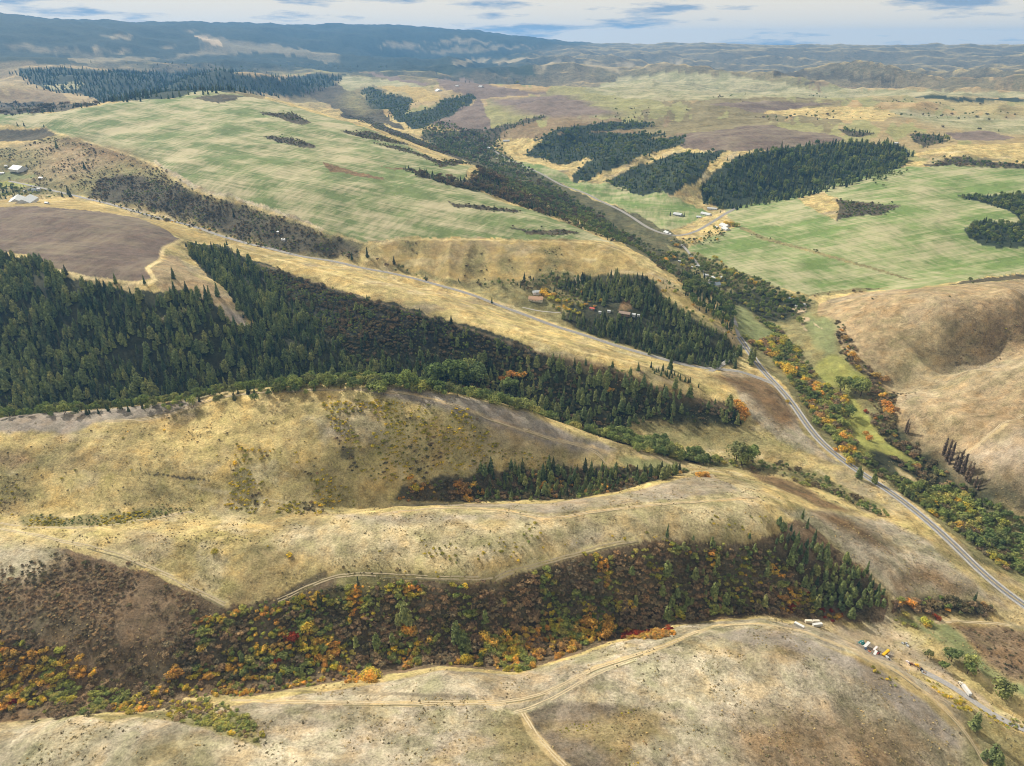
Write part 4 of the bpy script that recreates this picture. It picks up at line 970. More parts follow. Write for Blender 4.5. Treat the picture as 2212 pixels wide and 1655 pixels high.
# ---------------------------------------------------------------- things people put there
def paint(name, col, rough=.5, var=.12, metal=0.0, spec=.3):
    m, nt, b = new_mat(name, rough, spec); b.inputs['Metallic'].default_value = metal
    tc = N(nt, 'ShaderNodeTexCoord')
    lo = tuple(c * (1 - var) for c in col); hi = tuple(min(1, c * (1 + var * .6)) for c in col)
    nt.links.new(ramp_node(nt, noise_node(nt, tc.outputs['Object'], .55, 5, .65), [(.35, lo), (.65, hi)]), b.inputs['Base Color'])
    return m
M = {k: paint(k, *v) for k, v in {
    'white': ((.56, .56, .54), .5, .16), 'cream': ((.62, .56, .44), .7, .12), 'pale_blue': ((.42, .48, .53), .6, .12), 'grey': ((.34, .35, .36), .6, .14),
    'white_metal_roof': ((.50, .52, .52), .45, .2), 'blue_grey_roof': ((.20, .24, .27), .6, .14), 'tan_roof': ((.42, .26, .16), .8, .18), 'brown_roof': ((.30, .22, .17), .8, .18),
    'red_roof': ((.42, .07, .04), .6, .18), 'brown_wall': ((.22, .15, .10), .8, .2), 'dark': ((.02, .02, .022), .5, .2), 'rubber': ((.018, .018, .018), .8, .2),
    'bus_yellow': ((.72, .40, .015), .4, .08), 'teal': ((.02, .17, .16), .6, .25), 'navy': ((.03, .05, .09), .35, .1), 'orange_paint': ((.62, .20, .07), .45, .15), 'red_paint': ((.36, .05, .03), .5, .2),
    'steel': ((.40, .41, .42), .45, .15), 'rust': ((.20, .09, .05), .85, .3), 'wood': ((.24, .17, .11), .85, .25), 'machine_yellow': ((.75, .45, .03), .45, .12), 'pink_white': ((.68, .58, .56), .5, .12), 'silver': ((.55, .57, .60), .35, .08), 'lamp_glass': ((.6, .1, .05), .3, .1)}.items()}
M['glass'], _nt, _b = new_mat('window_glass', .12, .5); _b.inputs['Base Color'].default_value = (.035, .045, .055, 1)

class Shape:
    """collects boxes, prisms and tubes into one mesh"""
    def __init__(self): self.v = []; self.f = []
    def add(self, v, f):
        s = len(self.v); self.v += [tuple(q) for q in v]; self.f += [tuple(i + s for i in q) for q in f]; return self
    def box(self, x0, x1, y0, y1, z0, z1, taper=0.0):
        t = taper
        v = [(x0, y0, z0), (x1, y0, z0), (x1, y1, z0), (x0, y1, z0), (x0 + t, y0 + t, z1), (x1 - t, y0 + t, z1), (x1 - t, y1 - t, z1), (x0 + t, y1 - t, z1)]
        return self.add(v, [(3, 2, 1, 0), (4, 5, 6, 7), (0, 1, 5, 4), (1, 2, 6, 5), (2, 3, 7, 6), (3, 0, 4, 7)])
    def prism(self, prof, y0, y1):
        """outline in x, z swept along y"""
        n = len(prof); v = [(x, y0, z) for x, z in prof] + [(x, y1, z) for x, z in prof]
        return self.add(v, [tuple(range(n)), tuple(range(2 * n - 1, n - 1, -1))] + [((k + 1) % n, k, k + n, (k + 1) % n + n) for k in range(n)])
    def tube(self, p0, p1, r, k=12, r1=None):
        p0 = np.array(p0, float); p1 = np.array(p1, float); d = (p1 - p0) / np.linalg.norm(p1 - p0); u = np.cross(d, [.31, .17, .93]); u /= np.linalg.norm(u); w = np.cross(d, u)
        r1 = r if r1 is None else r1
        v = [p0 + (u * math.cos(2 * math.pi * q / k) + w * math.sin(2 * math.pi * q / k)) * r for q in range(k)] + [p1 + (u * math.cos(2 * math.pi * q / k) + w * math.sin(2 * math.pi * q / k)) * r1 for q in range(k)]
        return self.add(v, [tuple(range(k - 1, -1, -1)), tuple(range(k, 2 * k))] + [(q, (q + 1) % k, (q + 1) % k + k, q + k) for q in range(k)])
    def build(self, name, mat, parent):
        me = bpy.data.meshes.new(name); me.from_pydata(self.v, [], self.f); me.update()
        return link(name, me, parent, M[mat] if isinstance(mat, str) else mat)

def place(name, x0, y0, x1, y1, label, cat, group=None, length=None):
    """Empty halfway between two survey points on the ground, x axis along them; returns it and the ground length"""
    wx, wy = hit([x0, x1], [y0, y1])
    e = link(name, None); cx, cy = wx.mean(), wy.mean()
    L = math.hypot(wx[1] - wx[0], wy[1] - wy[0]); a = math.atan2(wy[1] - wy[0], wx[1] - wx[0])
    e.location = (cx, cy, float(ground_xy(cx, cy))); e.rotation_euler = (0, 0, a)
    tag(e, label, cat, group)
    return e, (length or L)

def building(x0, y0, x1, y1, label, wall='white', roof='white_metal_roof', depth=.55, eave=3.2, rise=.28, name='house', wins=3, cat=None, lmin=5.0, chimney=False, porch=False):
    e, L = place(name, x0, y0, x1, y1, label, cat or name.split('_')[-1])
    L = max(lmin, min(L, 60)); W = max(3.5, L * depth); e.location.z -= .3
    hx, hy = L / 2, W / 2; top = eave + W * rise
    Shape().add([(-hx, -hy, -1.5), (hx, -hy, -1.5), (hx, hy, -1.5), (-hx, hy, -1.5), (-hx, -hy, eave), (hx, -hy, eave), (hx, hy, eave), (-hx, hy, eave), (-hx, 0, top), (hx, 0, top)],
                [(0, 1, 5, 4), (2, 3, 7, 6), (1, 2, 6, 9, 5), (3, 0, 4, 8, 7), (4, 5, 9, 8), (6, 7, 8, 9)]).build('wall', wall, e)
    o = .45; t = .16; s = (top - eave) / hy
    rf = Shape()
    for sg in (-1, 1):
        y_e = sg * (hy + o); z_e = eave - o * s + .06; z_t = top + .06
        v = [(-hx - o, y_e, z_e), (hx + o, y_e, z_e), (hx + o, 0, z_t), (-hx - o, 0, z_t)]; v += [(a, b, c + t) for a, b, c in v]
        rf.add(v, [(0, 1, 2, 3), (7, 6, 5, 4), (0, 4, 5, 1), (1, 5, 6, 2), (2, 6, 7, 3), (3, 7, 4, 0)])
    r = rf.build('roof', roof, e)
    if chimney: Shape().box(hx * .3, hx * .3 + .9, -.5, .4, top - .6, top + 1.4).build('chimney', 'brown_wall', r)
    for sg in (-1, 1):
        for k in range(wins):
            cx = -hx + L * (k + .5) / wins
            if sg < 0 and k == wins // 2: continue
            y = sg * (hy + .03); w = Shape().box(cx - .65, cx + .65, min(y, y - sg * .08), max(y, y - sg * .08), 1.0, min(2.4, eave - .4)).build('window', 'glass', e)
            Shape().box(cx - .8, cx + .8, min(y + sg * .06, y), max(y + sg * .06, y), .88, 1.0).build('sill', wall, w)
    cx = -hx + L * (wins // 2 + .5) / max(wins, 1); dw = .55 if name == 'house' else min(1.9, L * .2)
    Shape().box(cx - dw, cx + dw, -hy - .05, -hy + .05, .05, min(2.2 if name == 'house' else 3.0, eave - .3)).build('door', 'brown_wall' if name == 'house' else 'grey', e)
    if porch:
        pr = Shape().box(-hx * .5, hx * .5, -hy - 2.6, -hy, eave - .75, eave - .6).build('porch_roof', roof, e)
        for sx in (-1, 1): Shape().box(sx * hx * .45 - .1, sx * hx * .45 + .1, -hy - 2.5, -hy - 2.3, -1, eave - .76).build('post', 'white', e)
    return e

B = building
# farmstead above the ploughed field
B(32, 367, 52, 370, 'large white metal barn with a lean-to on the far left slope', depth=.7, eave=4.5, name='barn', wins=2)
B(-6, 378, 10, 375, 'long low white shed below the large white barn', depth=.4, eave=3, name='shed', wins=3)
B(11, 360, 17, 360, 'small white cottage above the large white barn', name='house', wins=2)
B(86, 386, 94, 387, 'small pale shed alone on the dry slope above the farmhouse', wall='cream', name='shed', wins=1)
B(69, 414, 81, 410, 'blue grey farmhouse beside the bend of the side road', wall='pale_blue', roof='blue_grey_roof', depth=.7, eave=4.2, chimney=True)
B(82, 412, 88, 411, 'tall white garage at the end of the blue grey farmhouse', name='garage', eave=4.5, depth=.8, wins=1)
B(51, 416, 58, 414, 'small white shed left of the blue grey farmhouse', name='shed', wins=1)
B(60, 412, 66, 411, 'low grey shed behind the blue grey farmhouse', wall='grey', roof='blue_grey_roof', name='shed', wins=1)
B(29, 437, 46, 434, 'white machine shed with a low roof by the ploughed field', depth=.5, eave=4, name='barn', wins=2)
B(47, 440, 71, 436, 'long white barn with a pale roof by the ploughed field', depth=.45, eave=4.5, name='barn', wins=4)
B(98, 440, 105, 441, 'small white hut alone on the gold strip by the ploughed field', name='shed', wins=1)
B(609, 519, 616, 520, 'small white house among the scrub above the side road', wins=2)
B(599, 503, 603, 504, 'tiny white shed higher in the scrub above the side road', name='shed', wins=1, lmin=4)
# houses in the lee of the yellow slope
B(1142, 645, 1172, 650, 'wide house with a tan hipped roof on the mown lawn', wall='cream', roof='tan_roof', depth=.55, eave=3.6, wins=5, porch=True, chimney=True)
B(1150, 634, 1166, 634, 'white garage behind the tan-roofed house', depth=.6, eave=3.6, name='garage', wins=1)
B(1274, 668, 1284, 670, 'red-roofed shed at the edge of the triangular forest', wall='brown_wall', roof='red_roof', name='shed', wins=1)
B(1293, 676, 1298, 677, 'small white shed between red-roofed shed and the long house', name='shed', wins=1, lmin=4)
B(1312, 674, 1318, 675, 'tiny white pump house nearest the long brown-roofed house', name='shed', wins=1, lmin=4)
B(1337, 677, 1362, 683, 'long house with a faded brown roof in the triangular forest', wall='brown_wall', roof='brown_roof', depth=.45, wins=4)
B(1362, 681, 1372, 683, 'white extension at the end of the long brown-roofed house', depth=.7, name='garage', wins=1)
B(1376, 683, 1381, 684, 'small white shed at the far end of the long house', name='shed', wins=1, lmin=4)
# far valley
B(1455, 463, 1472, 467, 'white-roofed farmhouse standing between two dark conifers', depth=.6, wins=3, wall='grey')
B(1527, 451, 1548, 453, 'long white barn at the foot of the big forest', depth=.3, eave=3.5, name='barn', wins=5)
B(1515, 463, 1534, 467, 'white barn with a dark open side beside the valley road', depth=.45, eave=4, name='barn', wins=4)
B(1504, 470, 1514, 471, 'small white-roofed shed in the far valley meadow', depth=.7, name='shed', wins=2)
B(1543, 492, 1549, 494, 'small white cottage among trees by the crossroads', wins=2)
B(1558, 488, 1572, 491, 'white house under yellow trees by the crossroads', depth=.6, wins=3)
B(1561, 496, 1572, 498, 'white workshop below the yellow trees by the crossroads', depth=.7, name='garage', wins=2)
B(1436, 503, 1444, 506, 'white house hidden in trees below the valley road', wins=2)
B(1446, 507, 1449, 508, 'tiny white shed beside the hidden house below the valley road', name='shed', wins=1, lmin=4)
B(1464, 566, 1470, 567, 'white cottage beside the golden tree in the main valley', wins=2)
B(1502, 577, 1510, 578, 'white trailer home on the open grass of the valley farms', name='house', depth=.4, wins=2)
B(1490, 578, 1496, 579, 'cream shed left of the white trailer home', wall='cream', name='shed', wins=1)
B(1519, 596, 1530, 597, 'white garage above the big grey-roofed farmhouse', depth=.6, name='garage', wins=2)
B(1537, 602, 1547, 603, 'white shop building behind the big grey-roofed farmhouse', depth=.7, name='garage', wins=2)
B(1556, 602, 1566, 603, 'white shed against the dark conifers of the valley farm', depth=.8, name='shed', wins=1)
B(1531, 618, 1553, 617, 'big farmhouse with a dark grey roof in the main valley', wall='white', roof='blue_grey_roof', depth=.6, eave=4, wins=4, chimney=True)
B(1520, 611, 1530, 614, 'white lean-to beside the big grey-roofed farmhouse', depth=.4, name='shed', wins=1)
B(1582, 625, 1587, 626, 'small white well house in the valley trees', name='shed', wins=1, lmin=4)
B(1704, 647, 1714, 650, 'grey-roofed house among trees above the bare sandy ground', wall='grey', roof='blue_grey_roof', depth=.6, wins=2)
B(1735, 660, 1742, 661, 'cream shed at the foot of the first tan hill', wall='cream', roof='white_metal_roof', name='shed', wins=1)
B(1713, 653, 1718, 655, 'small white shed below the grey-roofed house', name='shed', wins=1, lmin=4)
B(1717, 663, 1721, 664, 'tiny white camper hut above the bare sandy ground', name='shed', wins=1, lmin=4)
B(1086, 306, 1100, 304, 'white farm shed in the meadow at the valley head', depth=.4, name='shed', wins=2)
B(1052, 320, 1064, 323, 'long white shed beside the valley head road', depth=.3, name='shed', wins=3)
B(944, 197, 951, 198, 'tiny white farmhouse by the far dark gully', wins=2, lmin=10)
B(984, 187, 990, 188, 'tiny white farmhouse on the far brown field edge', wins=2, lmin=10)
B(1035, 188, 1042, 189, 'tiny white barn on the far brown field', name='barn', wins=2, lmin=12)
B(1931, 311, 1940, 312, 'white farmhouse behind the big forest', wins=2, lmin=9)

def wheels(e, xs, half, r=.5, w=.3):
    for x in xs:
        for s in (-1, 1):
            wh = Shape().tube((x, s * half, r), (x, s * (half + w), r), r, 12).build('wheel', 'rubber', e)
            Shape().tube((x, s * (half + w - .02), r), (x, s * (half + w + .03), r), r * .55, 10).build('hub', 'steel', wh)

def school_bus(x0, y0, x1, y1, label):
    e, L = place('school_bus', x0, y0, x1, y1, label, 'bus', length=11.8); h = L / 2
    prof = [(-1.22, .55), (1.22, .55), (1.25, 2.4), (1.05, 2.95), (.6, 3.12), (-.6, 3.12), (-1.05, 2.95), (-1.25, 2.4)]
    s = Shape(); n = len(prof); v = [(-h + 1.8, y, z) for y, z in prof] + [(h, y, z) for y, z in prof]
    s.add(v, [tuple(range(n - 1, -1, -1)), tuple(range(n, 2 * n))] + [(k, (k + 1) % n, (k + 1) % n + n, k + n) for k in range(n)]); s.build('body', 'bus_yellow', e)
    Shape().box(-h, -h + 1.82, -1.05, 1.05, .55, 1.75, .12).build('hood', 'bus_yellow', e)
    Shape().box(-h + 1.76, -h + 1.84, -1.0, 1.0, 1.75, 2.6).build('windshield', 'glass', e)
    for k in range(9):
        for s_ in (-1, 1): Shape().box(-h + 2.5 + k, -h + 3.3 + k, s_ * 1.25 - .03, s_ * 1.25 + .03, 1.6, 2.3).build('window', 'glass', e)
    for s_ in (-1, 1):
        Shape().box(-h + 1.9, h - .05, s_ * 1.26 - .02, s_ * 1.26 + .02, 1.22, 1.34).build('rub_rail', 'dark', e)
        Shape().box(-h - .05, -h + .02, s_ * .75 - .16, s_ * .75 + .16, .85, 1.12).build('headlight', 'white', e)
    Shape().box(-h - .15, -h + .05, -1.15, 1.15, .45, .7).build('bumper', 'dark', e); Shape().box(h - .02, h + .12, -1.15, 1.15, .45, .7).build('bumper', 'dark', e)
    wheels(e, (-h + 1.1, h - 3.0), .95)

def box_trailer(x0, y0, x1, y1, label, mat='white', length=10., w=2.5, hgt=2.7, flat=False, name='box_trailer'):
    e, L = place(name, x0, y0, x1, y1, label, 'trailer', length=length); h = L / 2
    if flat: Shape().box(-h, h, -w / 2, w / 2, .85, 1.15).build('deck', mat, e)
    else:
        Shape().box(-h, h, -w / 2, w / 2, .9, .9 + hgt, .04).build('box', mat, e)
        Shape().box(h - .01, h + .05, -w / 2 + .15, w / 2 - .15, 1.05, .75 + hgt).build('door', 'silver', e)
    Shape().box(-h + .3, h - .3, -.5, .5, .6, .85).build('chassis', 'dark', e)
    Shape().box(-h - 1.4, -h + .3, -.1, .1, .62, .8).build('hitch', 'dark', e)
    wheels(e, (h * .35, h * .35 + 1.1), w / 2 - .35, .42, .28)

def car(x0, y0, x1, y1, label, mat, pickup=False, name=None, length=4.8):
    e, L = place(name or ('pickup_truck' if pickup else 'car'), x0, y0, x1, y1, label, 'truck' if pickup else 'car', length=length); h = L / 2
    Shape().prism([(-h, .45), (h, .45), (h, .95), (h - .1, 1.05), (-h + .2, .98), (-h, .8)], -.9, .9).build('body', mat, e)
    a, b = (-h * .35, h * .12) if pickup else (-h * .45, h * .62)
    Shape().prism([(a - .45, 1.0), (b + .35, 1.03), (b, 1.6), (a + .2, 1.62)], -.8, .8).build('cab', mat, e)
    for s in (-1, 1): Shape().box(a, b, s * .81 - .02, s * .81 + .02, 1.12, 1.5).build('window', 'glass', e)
    Shape().add([(a - .44, -.72, 1.05), (a - .44, .72, 1.05), (a + .16, .66, 1.6), (a + .16, -.66, 1.6)], [(0, 1, 2, 3), (3, 2, 1, 0)]).build('windshield', 'glass', e)
    if pickup: Shape().box(h * .2, h - .1, -.72, .72, 1.0, 1.06).build('bed', 'dark', e)
    for s in (-1, 1): Shape().box(-h - .03, -h + .04, s * .6 - .15, s * .6 + .15, .72, .88).build('headlight', 'white', e)
    wheels(e, (-h * .62, h * .6), .7, .36, .24)

def semi(x0, y0, x1, y1, label):
    """cab first"""
    e, L = place('lorry', x0, y0, x1, y1, label, 'truck', length=14.5); h = L / 2
    Shape().box(-h + 4.6, h, -1.28, 1.28, 1.1, 3.9, .05).build('trailer_box', 'white', e)
    Shape().box(-h + .2, h - .2, -.5, .5, .7, 1.05).build('chassis', 'dark', e)
    Shape().prism([(-h + 1.5, .8), (-h + 3.6, .8), (-h + 3.6, 3.0), (-h + 2.1, 3.05), (-h + 1.6, 2.1)], -1.15, 1.15).build('cab', 'cream', e)
    Shape().box(-h, -h + 1.52, -.95, .95, .75, 1.85, .1).build('hood', 'cream', e)
    Shape().add([(-h + 1.58, -1.0, 2.1), (-h + 1.58, 1.0, 2.1), (-h + 2.06, .95, 3.0), (-h + 2.06, -.95, 3.0)], [(0, 1, 2, 3), (3, 2, 1, 0)]).build('windshield', 'glass', e)
    for s in (-1, 1):
        Shape().box(-h + 2.2, -h + 3.1, s * 1.16 - .02, s * 1.16 + .02, 1.9, 2.7).build('window', 'glass', e)
        Shape().box(-h - .05, -h + .02, s * .7 - .15, s * .7 + .15, .95, 1.2).build('headlight', 'white', e)
    Shape().box(h - .01, h + .05, -1.1, 1.1, 1.2, 3.75).build('door', 'silver', e)
    wheels(e, (-h + .9, -h + 3.3, -h + 4.5, h - 2.6, h - 1.4), .9, .5, .3)

YARD = 'vehicles parked in the yard'
school_bus(1899, 1418, 1922, 1408, 'yellow school bus parked in the yard by the dirt bank')
box_trailer(1861, 1399, 1880, 1391, 'white box trailer parked between the teal tarp and the school bus', length=9.)
box_trailer(1882, 1408, 1896, 1399, 'narrow pinkish white trailer in the yard beside the flatbed', 'pink_white', length=6.5, w=1.8, hgt=1.7)
box_trailer(1878, 1414, 1900, 1405, 'long white flatbed trailer lying next to the yellow school bus', 'white', length=10.5, w=2.0, flat=True, name='flatbed_trailer')
car(1863, 1407, 1872, 1403, 'dark blue car at the end of the white box trailer', 'navy')
car(1874, 1409, 1881, 1404, 'orange and white pickup beside the dark blue car', 'orange_paint', True)
car(1911, 1418, 1923, 1427, 'white pickup parked at the tail of the yellow school bus', 'white', True, length=5.6)
car(1957, 1430, 1965, 1434, 'pinkish grey pickup at the upper end of the scrap row', 'pink_white', True)
semi(2073, 1479, 2090, 1501, 'white lorry with cream cab turning onto the gravel drive')
box_trailer(1717, 1353, 1732, 1357, 'white box trailer alone beside the hilltop track', length=8.5, w=2.6)
box_trailer(1739, 1345, 1751, 1347, 'greenish white trailer coupled behind the small white van', 'cream', length=6.5)
box_trailer(1756, 1345, 1766, 1347, 'cream trailer in front of the small white van', 'cream', length=6.)
car(1750, 1347, 1756, 1344, 'small white van between two trailers at the shrub edge', 'white', name='van', length=4.4)
box_trailer(1756, 1352, 1772, 1354, 'long white trailer below the two coupled trailers', length=9.)

def tarp_pile(x0, y0, x1, y1, label):
    e, L = place('tarp_pile', x0, y0, x1, y1, label, 'tarp', length=6.0)
    rnd = np.random.default_rng(3); n = 13; v = []
    for i in range(n):
        for j in range(n):
            a = i / (n - 1) * 2 - 1; b = j / (n - 1) * 2 - 1
            hgt = 1.9 * max(0, 1 - max(abs(a), abs(b)) ** 4) * (.75 + .35 * rnd.random())
            v.append((a * 3.4, b * 2.3, hgt - .05))
    f = [(i * n + j, (i + 1) * n + j, (i + 1) * n + j + 1, i * n + j + 1) for i in range(n - 1) for j in range(n - 1)]
    Shape().add(v, f).build('tarp', 'teal', e)
    for k in range(4): Shape().box(-2.6 + k * 1.5, -1.7 + k * 1.5, -.5, .5, 1.35, 2.15).build('bundle', 'teal' if k % 2 else 'grey', e)
    Shape().box(1.8, 3.9, -2.7, -1.2, 0, 1.2, .1).build('crate', 'wood', e)
tarp_pile(1854, 1392, 1866, 1386, 'teal green tarp heaped over goods next to the white box trailer')

def loader(x0, y0, x1, y1, label):
    e, L = place('loader', x0, y0, x1, y1, label, 'machine', length=5.5); h = L / 2
    Shape().box(-h + .6, h - 1.2, -.8, .8, .7, 1.6, .08).build('body', 'machine_yellow', e)
    Shape().box(-.6, .9, -.7, .7, 1.6, 2.7, .1).build('cab', 'machine_yellow', e)
    for s in (-1, 1):
        Shape().box(-.45, .7, s * .66 - .03, s * .66 + .03, 1.8, 2.45).build('window', 'glass', e)
        Shape().tube((h - 1.6, s * .55, 1.5), (h + .3, s * .55, .7), .13, 8).build('arm', 'machine_yellow', e)
    Shape().prism([(h + .1, .2), (h + .9, .2), (h + .9, .35), (h + .35, 1.1), (h + .1, 1.1)], -1.1, 1.1).build('bucket', 'steel', e)
    wheels(e, (-h + 1.2, h - 1.8), .8, .6, .4)
loader(1975, 1437, 1984, 1442, 'yellow wheel loader in the row of scrap in the yard')

def tractor(x0, y0, x1, y1, label):
    e, L = place('tractor', x0, y0, x1, y1, label, 'tractor', length=3.6); h = L / 2
    Shape().box(-h, .3, -.4, .4, .8, 1.5, .06).build('hood', 'red_paint', e); Shape().box(.2, h, -.55, .55, .7, 1.3).build('body', 'red_paint', e)
    Shape().box(.7, 1.2, -.35, .35, 1.3, 1.8).build('seat', 'dark', e); Shape().tube((-.9, .3, 1.45), (-.9, .3, 2.3), .06, 8).build('exhaust', 'dark', e)
    for s in (-1, 1):
        Shape().tube((h - .6, s * .6, .8), (h - .6, s * 1.0, .8), .8, 14).build('wheel', 'rubber', e); Shape().tube((-h + .4, s * .5, .42), (-h + .4, s * .8, .42), .42, 12).build('wheel', 'rubber', e)
tractor(1892, 1414, 1899, 1411, 'old red tractor between flatbed trailer and school bus')

def scrap(x0, y0, x1, y1, label, seed, n, mats):
    e, L = place('scrap_pile', x0, y0, x1, y1, label, 'scrap'); rnd = np.random.default_rng(seed)
    for k in range(n):
        x = -L / 2 + L * rnd.random(); y = rnd.normal(0, .9); a, b, c = rnd.uniform(.4, 1.4, 3)
        if k % 3 == 0: Shape().tube((x - a * 1.4, y - .5, .2), (x + a * 1.4, y + .6, .3 + .8 * rnd.random()), .12 + .1 * rnd.random(), 8).build('pipe', mats[k % len(mats)], e)
        else: Shape().box(x - a, x + a, y - b * .7, y + b * .7, -.2, .3 + c, .15).build('crate' if k % 2 else 'drum', mats[k % len(mats)], e)
scrap(1966, 1436, 1999, 1453, 'dark row of scrap and old machinery beside the yard track', 5, 16, ('dark', 'rust', 'grey', 'wood', 'dark'))
scrap(1950, 1389, 1962, 1396, 'small dark scrap heap on the bare grey ground of the yard', 6, 8, ('dark', 'steel', 'grey'))
scrap(1955, 1449, 1966, 1446, 'pale metal bars lying in grass below the scrap row', 8, 4, ('silver', 'steel'))

def pole(x, y, label, hgt=9.5):
    e, _ = place('utility_pole', x, y, x + 8, y + 5, label, 'pole')
    Shape().tube((0, 0, -.5), (0, 0, hgt), .16, 8, .10).build('post', 'wood', e); Shape().box(-.07, .07, -1.2, 1.2, hgt - .9, hgt - .75).build('crossarm', 'wood', e)
    for y_ in (-1.0, 0.35, 1.0): Shape().tube((0, y_, hgt - .75), (0, y_, hgt - .55), .06, 6).build('insulator', 'silver', e)
pole(2176, 1556, 'wooden utility pole beside the gravel drive')
pole(1935, 1330, 'wooden utility pole at the mouth of the gully')
# ---------------------------------------------------------------- plants
rng = np.random.default_rng(7)

def leaf_cards(cent, nrm, size, rnd, stretch=1.0):
    """small bent leaf sprays: two triangles each"""
    n = len(cent)
    t = rnd.normal(size=(n, 3)); t -= (t * nrm).sum(1, keepdims=True) * nrm
    t /= np.linalg.norm(t, axis=1, keepdims=True) + 1e-9
    b = np.cross(nrm, t)
    s = size[:, None]
    v = np.stack([cent - t * s * .5 * stretch, cent - b * s * .42 + nrm * s * .16, cent + t * s * .5 * stretch, cent + b * s * .42 + nrm * s * .16], 1)
    q = np.arange(n * 4).reshape(n, 4)
    return v.reshape(-1, 3), np.concatenate([q[:, [0, 1, 2]], q[:, [0, 2, 3]]])

def conifer_crown(seed, width=0.15, base=0.10, n=520, power=0.8, round_top=0.0):
    rnd = np.random.default_rng(seed)
    t = base + (1 - base) * (1 - np.sqrt(rnd.random(n))) ** 0.95
    t = np.sort(t); lev = np.floor(t * 17) / 17 + rnd.normal(0, .006, n)
    t = .45 * t + .55 * np.clip(lev, base, 1)
    prof = width * np.clip((1 - t) / (1 - base), 0, 1) ** power
    if round_top: prof = width * np.sqrt(np.clip(1 - ((t - base) / (1 - base) - .28) ** 2 / .54, 0, 1)) * (1 - .1 * t)
    lop = 1 + .18 * np.sin(rnd.random() * 6.28 + np.arange(n) * 0.01)
    ang = rnd.random(n) * 2 * np.pi
    clump = .78 + .22 * np.sin(ang * 3 + t * 23 + seed) + rnd.normal(0, .08, n)
    rad = prof * clump * np.sqrt(.25 + .75 * rnd.random(n)) * lop
    c = np.stack([rad * np.cos(ang), rad * np.sin(ang), t - rad * .35], 1)
    nrm = np.stack([np.cos(ang) * .75, np.sin(ang) * .75, .55 + 0 * ang], 1) + rnd.normal(0, .28, (n, 3))
    nrm /= np.linalg.norm(nrm, axis=1, keepdims=True)
    return leaf_cards(c, nrm, (.030 + .30 * prof) * (.8 + .5 * rnd.random(n)), rnd, 1.25)

def lobed_crown(seed, lobes=9, per=46, spread=(.30, .30, .24), centre=.62, lobe_r=.20, leaf=.085):
    rnd = np.random.default_rng(seed)
    L = rnd.normal(size=(lobes, 3)); L /= np.linalg.norm(L, axis=1, keepdims=True)
    L = L * np.array(spread) * (.35 + .75 * rnd.random((lobes, 1))) + np.array([0, 0, centre])
    R_ = lobe_r * (.6 + .7 * rnd.random(lobes))
    cs, ns = [], []
    for k in range(lobes):
        d = rnd.normal(size=(per, 3)); d /= np.linalg.norm(d, axis=1, keepdims=True)
        d[:, 2] = np.where(d[:, 2] < -.45, -d[:, 2], d[:, 2])
        cs.append(L[k] + d * R_[k] * (.7 + .4 * rnd.random((per, 1)))); nn = d + rnd.normal(0, .35, (per, 3)); ns.append(nn / np.linalg.norm(nn, axis=1, keepdims=True))
    c = np.concatenate(cs); nrm = np.concatenate(ns); c[:, 2] = np.maximum(c[:, 2], .03)
    return leaf_cards(c, nrm, leaf * (.7 + .7 * rnd.random(len(c))), rnd)

def trunk_mesh(top, r0, limbs, seed):
    rnd = np.random.default_rng(seed); V = []; F = []
    def tube(p0, p1, a, b, k=5):
        p0 = np.array(p0); p1 = np.array(p1); d = p1 - p0; d = d / np.linalg.norm(d)
        u = np.cross(d, [0.3, 0.9, 0.2]); u /= np.linalg.norm(u); w = np.cross(d, u); s = len(V)
        for p, r_ in ((p0, a), (p1, b)):
            for q in range(k):
                an = 2 * math.pi * q / k; V.append(tuple(p + (u * math.cos(an) + w * math.sin(an)) * r_))
        for q in range(k): F.append((s + q, s + (q + 1) % k, s + k + (q + 1) % k, s + k + q))
    tube((0, 0, -.04), (0, 0, top), r0, r0 * .35)
    for k in range(limbs):
        an = rnd.random() * 6.28; z0 = top * (.55 + .4 * rnd.random()); l = .16 + .12 * rnd.random()
        tube((0, 0, z0), (math.cos(an) * l, math.sin(an) * l, z0 + .14 + .1 * rnd.random()), r0 * .4, r0 * .12, 4)
    return np.array(V), np.array(F)

def foliage_material(name, stops, transl=0.25, dead=0.0):
    m = bpy.data.materials.new(name); m.use_nodes = True; nt = m.node_tree; nt.nodes.clear(); L = nt.links.new
    out = N(nt, 'ShaderNodeOutputMaterial'); oi = N(nt, 'ShaderNodeObjectInfo'); geo = N(nt, 'ShaderNodeNewGeometry')
    c = ramp_node(nt, oi.outputs['Random'], stops)
    nz = ramp_node(nt, noise_node(nt, geo.outputs['Position'], 1 / 2.4, 3, 0.6), [(0.34, (.45, .48, .46)), (0.5, (.95, .95, .95)), (0.66, (1.6, 1.5, 1.3))])
    c = mix_col(nt, 1.0, c, nz, 'MULTIPLY')
    wide = ramp_node(nt, noise_node(nt, geo.outputs['Position'], 1 / 70., 2, 0.5), [(0.35, (.80, .84, .86)), (0.65, (1.18, 1.14, 1.05))])
    c = mix_col(nt, 1.0, c, wide, 'MULTIPLY')
    d = N(nt, 'ShaderNodeBsdfDiffuse'); d.inputs['Roughness'].default_value = 0.4; L(c, d.inputs['Color'])
    t = N(nt, 'ShaderNodeBsdfTranslucent'); L(c, t.inputs['Color'])
    mx = N(nt, 'ShaderNodeMixShader'); mx.inputs[0].default_value = transl; L(d.outputs[0], mx.inputs[1]); L(t.outputs[0], mx.inputs[2])
    L(mx.outputs[0], out.inputs['Surface'])
    return m

def spread_stops(cols):
    n = len(cols)
    return [((k + .5) / n, c) for k, c in enumerate(cols)]

